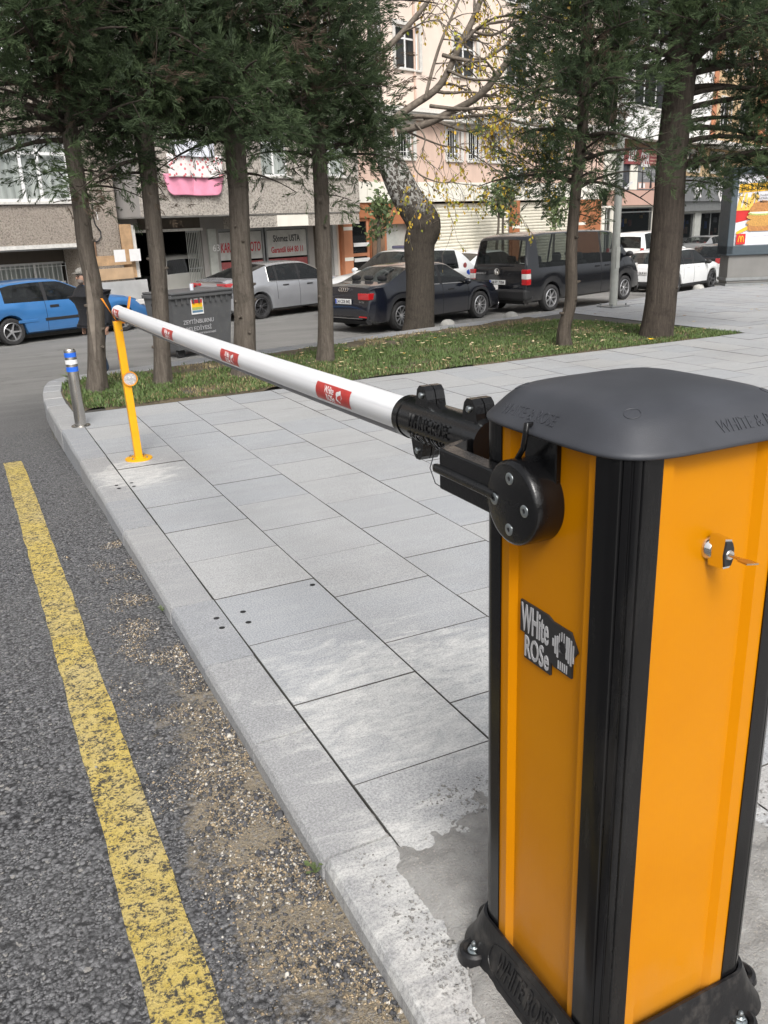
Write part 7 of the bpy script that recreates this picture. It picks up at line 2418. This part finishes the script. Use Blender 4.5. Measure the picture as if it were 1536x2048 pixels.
def right_buildings():
    g = Frame(R(20), (720, 440), 23.0)
    s, _ = g.hit(1206, 400)
    f = Frame(R(25), None, pivot=g.world(s, 0, 0))
    root = f.root('shop_building', 'white building with a red signed upper shop behind the lamp post')
    S = lambda u, v=400: f.hit(u, v)[0]
    Z = lambda v, u=1290: f.hit(u, v)[1]
    H = 14.5
    s1 = S(1352, 330)
    zs = Z(283, 1300)
    wins = [(S(1240, 170), S(1312, 170)), (S(1325, 180), S(1348, 180))]
    rows = [(Z(218, 1270) + 3.0 * k, Z(140, 1270) + 3.0 * k) for k in range(2)]
    holes = [(a, b, c, e) for a, b in wins for c, e in rows]
    wall(root, 'wall', .02, s1, zs, H, -.75, holes, M['white_wall'])
    for h in holes: window(root, *h, -.75, (.33, .66) if h[1] - h[0] > 2 else (), (), trim='stone_trim')
    MB().box(.02, s1, -.75, .3, zs - .02, zs - .002).build('soffit', M['white_wall'], root)
    for k in range(7): MB().box(S(1318, 250), S(1334, 250), -.78, -.752, zs + .3 + k * .55, zs + .75 + k * .55, None, .01).build('quoin_block', M['stone_trim'], root)
    zb0, zb1 = Z(410), Z(381)
    u0, u1 = S(1262, 330), S(1338, 330)
    zr1, zr0 = Z(292), Z(330)
    wall(root, 'upper_shop_wall', .02, s1, zb1, zs - .02, 0, [(S(1240, 340), s1 - .4, zb1, zs - .1)], M['cream'])
    MB().box(S(1240, 330), s1 - .4, .12, .16, zb1, zs - .12).build('upper_glazing', M['void_blue'], root)
    MB().box(S(1243, 330), s1 - .41, -.02, .10, zr0, zr1 - .10).build('red_sign', M['sign_red'], root)
    for k in range(6): MB().box(S(1300, 310), s1 - .42, -.028, -.021, zr0 + .1 + k * .17, zr0 + .16 + k * .17).build('sign_stripe', M['pink_band'], root)
    flat_word(root, 'İBİ', M['letter_w'], (S(1264, 310), -.03, (zr0 + zr1) / 2 + .05), (1, 0, 0), (0, 0, 1), width=1.0, height=.75, name='sign_lettering', bold=.03)
    flat_word(root, 'ÖZEL', M['letter_w'], (S(1290, 315), -.03, (zr0 + zr1) / 2 - .12), (1, 0, 0), (0, 0, 1), width=1.2, height=.9, name='sign_lettering', bold=.03)
    MB().box(.02, s1, -.10, .30, zs - .34, zs - .022).build('sign_header', M['wood_dark'], root)
    a, b = S(1277, 350), s1 - .42
    MB().box(a, b, .02, .10, zb1 + .04, zr0 - .01).build('grey_banner', M['sign_grey'], root)
    flat_word(root, 'GÜZELLİK VE', M['letter_g'], ((a + b) / 2, .015, zr0 - .26), (1, 0, 0), (0, 0, 1), width=(b - a) * .85, height=.22, name='banner_lettering')
    flat_word(root, 'SAÇ BAKIMI', M['letter_g'], ((a + b) / 2 - .2, .015, zr0 - .62), (1, 0, 0), (0, 0, 1), width=(b - a) * .65, height=.22, name='banner_lettering')
    MB().box(a + .05, a + .62 * (b - a), .012, .0185, zb1 + .08, zr0 - .85).build('banner_photo', M['pink_band'], root)
    MB().box(a + .15, a + .2 * (b - a), .008, .0115, zb1 + .12, zr0 - .9).build('banner_photo', M['letter_w'], root)
    for (q, w_) in ((.12, .12), (.36, .16), (.52, .10)):
        c = a + (b - a) * q
        MB().prism([(c - w_, zb1 + .12), (c - .04, zb1 + .7), (c - .05, zb1 + 1.0), (c + .04, zb1 + 1.05), (c + .06, zb1 + .7), (c + w_, zb1 + .12)], 'y', .003, .0075).build('figure_print', M['letter_b'], root)
    MB().prism([(b - .55, zb1 + .2), (b - .3, zb1 + .75), (b - .22, zb1 + .7), (b - .3, zb1 + .2)], 'y', .003, .0075).build('figure_print', M['pink_band'], root)
    MB().box(S(1262, 350), S(1276, 350), .02, .08, zb1 + .04, zr0 - .02).build('cream_panel', M['cream'], root)
    MB().box(S(1225, 395), s1, -.16, .3, zb0, zb1 - .002).build('pink_band', M['pink_band'], root)
    # ground shop
    d0, d1 = S(1192, 450), S(1222, 450)
    w0, w1 = S(1240, 450), S(1306, 450)
    zt = Z(414)
    wall(root, 'ground_wall', .02, s1, 0, zb0 - .002, .0, [(.30, S(1224, 450), 0, zt), (w0, w1, .3, zt)], M['cream'])
    window(root, max(.31, d0), S(1224, 450) - .01, .02, zt, .0, (.5,), (.78,), mat='pole_grey', sill=None, pane='glass_house')
    window(root, w0 + .01, w1 - .01, .3, zt, .0, (), (.9,), mat='metal_grey', sill=None, pane='glass_house')
    for k in range(16):
        x = rng.uniform(w0 + .2, w1 - .3); z = rng.uniform(.9, 2.8)
        MB().box(x, x + rng.uniform(.1, .4), .30, .36, z, z + rng.uniform(.1, .35)).build('display_item', M[rng.choice(['sign_red', 'wood', 'p_bun', 'letter_w', 'blue_tape', 'p_fries'])], root)
    mb = MB().box(.02, s1, .40, 9, 0, zs).box(.02, s1, -.38, 9, zs + .002, H - .002)
    mb.build('building_body', M['void'], root)
    MB().box(.02, s1, -.75, 9, H, H + .3).build('roof', M['concrete'], root)
    # orange and tan block
    f2 = Frame(R(25), None, pivot=f.world(s1 + .02, 0, 0))
    root = f2.root('apartment_building', 'orange and tan apartment building over a phone shop at the far end of the street')
    S = lambda u, v=400: f2.hit(u, v)[0]
    Z = lambda v, u=1440: f2.hit(u, v)[1]
    e = S(1600, 300)
    zo = Z(288, 1440)
    ow = S(1418, 200)
    cols = [(S(1432, 200), S(1452, 200)), (S(1470, 230), S(1492, 230)), (S(1512, 220), S(1533, 220))]
    holes = []
    for k in range(4):
        for (a, b) in cols: holes.append((a, b, zo + .9 + 3.0 * k, zo + 2.45 + 3.0 * k))
    sA, sB = S(1422, 200), S(1505, 200)
    wall(root, 'tan_wall', .02, sA, zo, H, -.3, [], M['white_wall'])
    wall(root, 'tan_wall', sA + .01, sB, zo, H, -.35, holes, M['tan_wall'])
    wall(root, 'orange_wall', sB + .01, e, zo, H, -.75, [h for h in holes if h[0] > sB], M['orange_wall'])
    for h in holes:
        window(root, *h, -.75 if h[0] > sB else -.35, (.5,), (), trim='stone_trim')
    MB().box(S(1414, 200), S(1421, 200), -.42, -.352, zo, H).build('orange_pilaster', M['orange_wall'], root)
    MB().box(.02, e, -1.0, .3, zo - .30, zo - .003).build('cornice', M['stone_trim'], root)
    zg1, zg0 = Z(356, 1440), Z(402, 1440)
    wall(root, 'upper_wall', .02, e, zg1, zo - .31, .0, [(S(1375, 330), S(1398, 330), zg1 + .3, zo - .6), (S(1420, 330), S(1445, 330), zg1 + .3, zo - .6)], M['tan_wall'])
    for a, b in ((1375, 1398), (1420, 1445)): window(root, S(a, 330), S(b, 330), zg1 + .3, zo - .6, .0, (.5,), (), trim='stone_trim')
    MB().box(.02, e, -.40, .3, zg0, zg1 - .002).build('shop_sign', M['sign_grey'], root)
    zc = (zg0 + zg1) / 2 - .1
    flat_word(root, 'İTİ', M['letter_w'], (S(1382, 385), -.405, zc), (1, 0, 0), (0, 0, 1), width=1.1, height=.75, name='sign_lettering', bold=.03, ext=.03)
    flat_word(root, 'GREE', M['letter_w'], (S(1448, 388), -.405, zc - .12), (1, 0, 0), (0, 0, 1), width=2.6, height=1.05, name='sign_lettering', bold=.04, ext=.03)
    c = S(1428, 388)
    MB().prism([(c - .55, zc + .45), (c, zc + .62), (c + .5, zc + .42), (c + .42, zc - .25), (c, zc - .65), (c - .45, zc - .25)], 'y', -.44, -.405).build('shield_emblem', M['letter_w'], root)
    MB().box(c - .18, c + .28, -.455, -.441, zc + .0, zc + .16).box(c - .18, c - .02, -.455, -.441, zc - .35, zc - .001).build('shield_mark', M['sign_grey'], root)
    zt = zg0 - .55
    MB().box(.02, e, -.25, .28, zt, zg0 - .002).build('shutter_box', M['metal_grey'], root)
    bays = [(S(1352, 440), S(1390, 440)), (S(1402, 440), S(1446, 440)), (S(1452, 440), S(1475, 440)), (S(1490, 440), S(1540, 440))]
    wall(root, 'ground_wall', .02, e, 0, zt - .002, .0, [(a, b, .15, zt - .1) for a, b in bays], M['pole_grey'])
    for k, (a, b) in enumerate(bays):
        window(root, a + .01, b - .01, .15, zt - .1, .0, (.5,) if k else (), (), mat='metal_grey', sill=None)
        for q in range(9):
            x = rng.uniform(a + .1, b - .5); z = rng.uniform(.7, 2.9)
            MB().box(x, x + rng.uniform(.2, .6), .26, .32, z, z + rng.uniform(.15, .6)).build('display_item', M[rng.choice(['sign_red', 'blue_tape', 'letter_w', 'p_yellow', 'pale_cloth', 'pink_band'])], root)
    MB().box(.02, e, .42, 9, 0, zo).box(.02, e, -.33 + .6, 9, zo + .002, H - .002).build('building_body', M['void'], root)
    MB().box(.02, e, -.75, 9, H, H + .3).build('roof', M['concrete'], root)
right_buildings()

def far_pavement():
    """raised pavement in front of the facades"""
    a = R(20)
    sv = np.array([math.cos(a), math.sin(a)]); nv = np.array([-math.sin(a), math.cos(a)])
    V = []
    for s in np.linspace(-14, 42, 57):
        for d, z in ((20.9, -.12), (20.9, .12), (24.5, .125)):
            p = sv * s + nv * d
            V.append((p[0], p[1], road_z(p[1], p[0]) + z))
    F = []
    for i in range(56):
        for j in range(2): F.append((i * 3 + j, (i + 1) * 3 + j, (i + 1) * 3 + j + 1, i * 3 + j + 1))
    o = mesh('pavement', V, F, M['concrete_pale'])
    tag(o, kind='structure')
far_pavement()
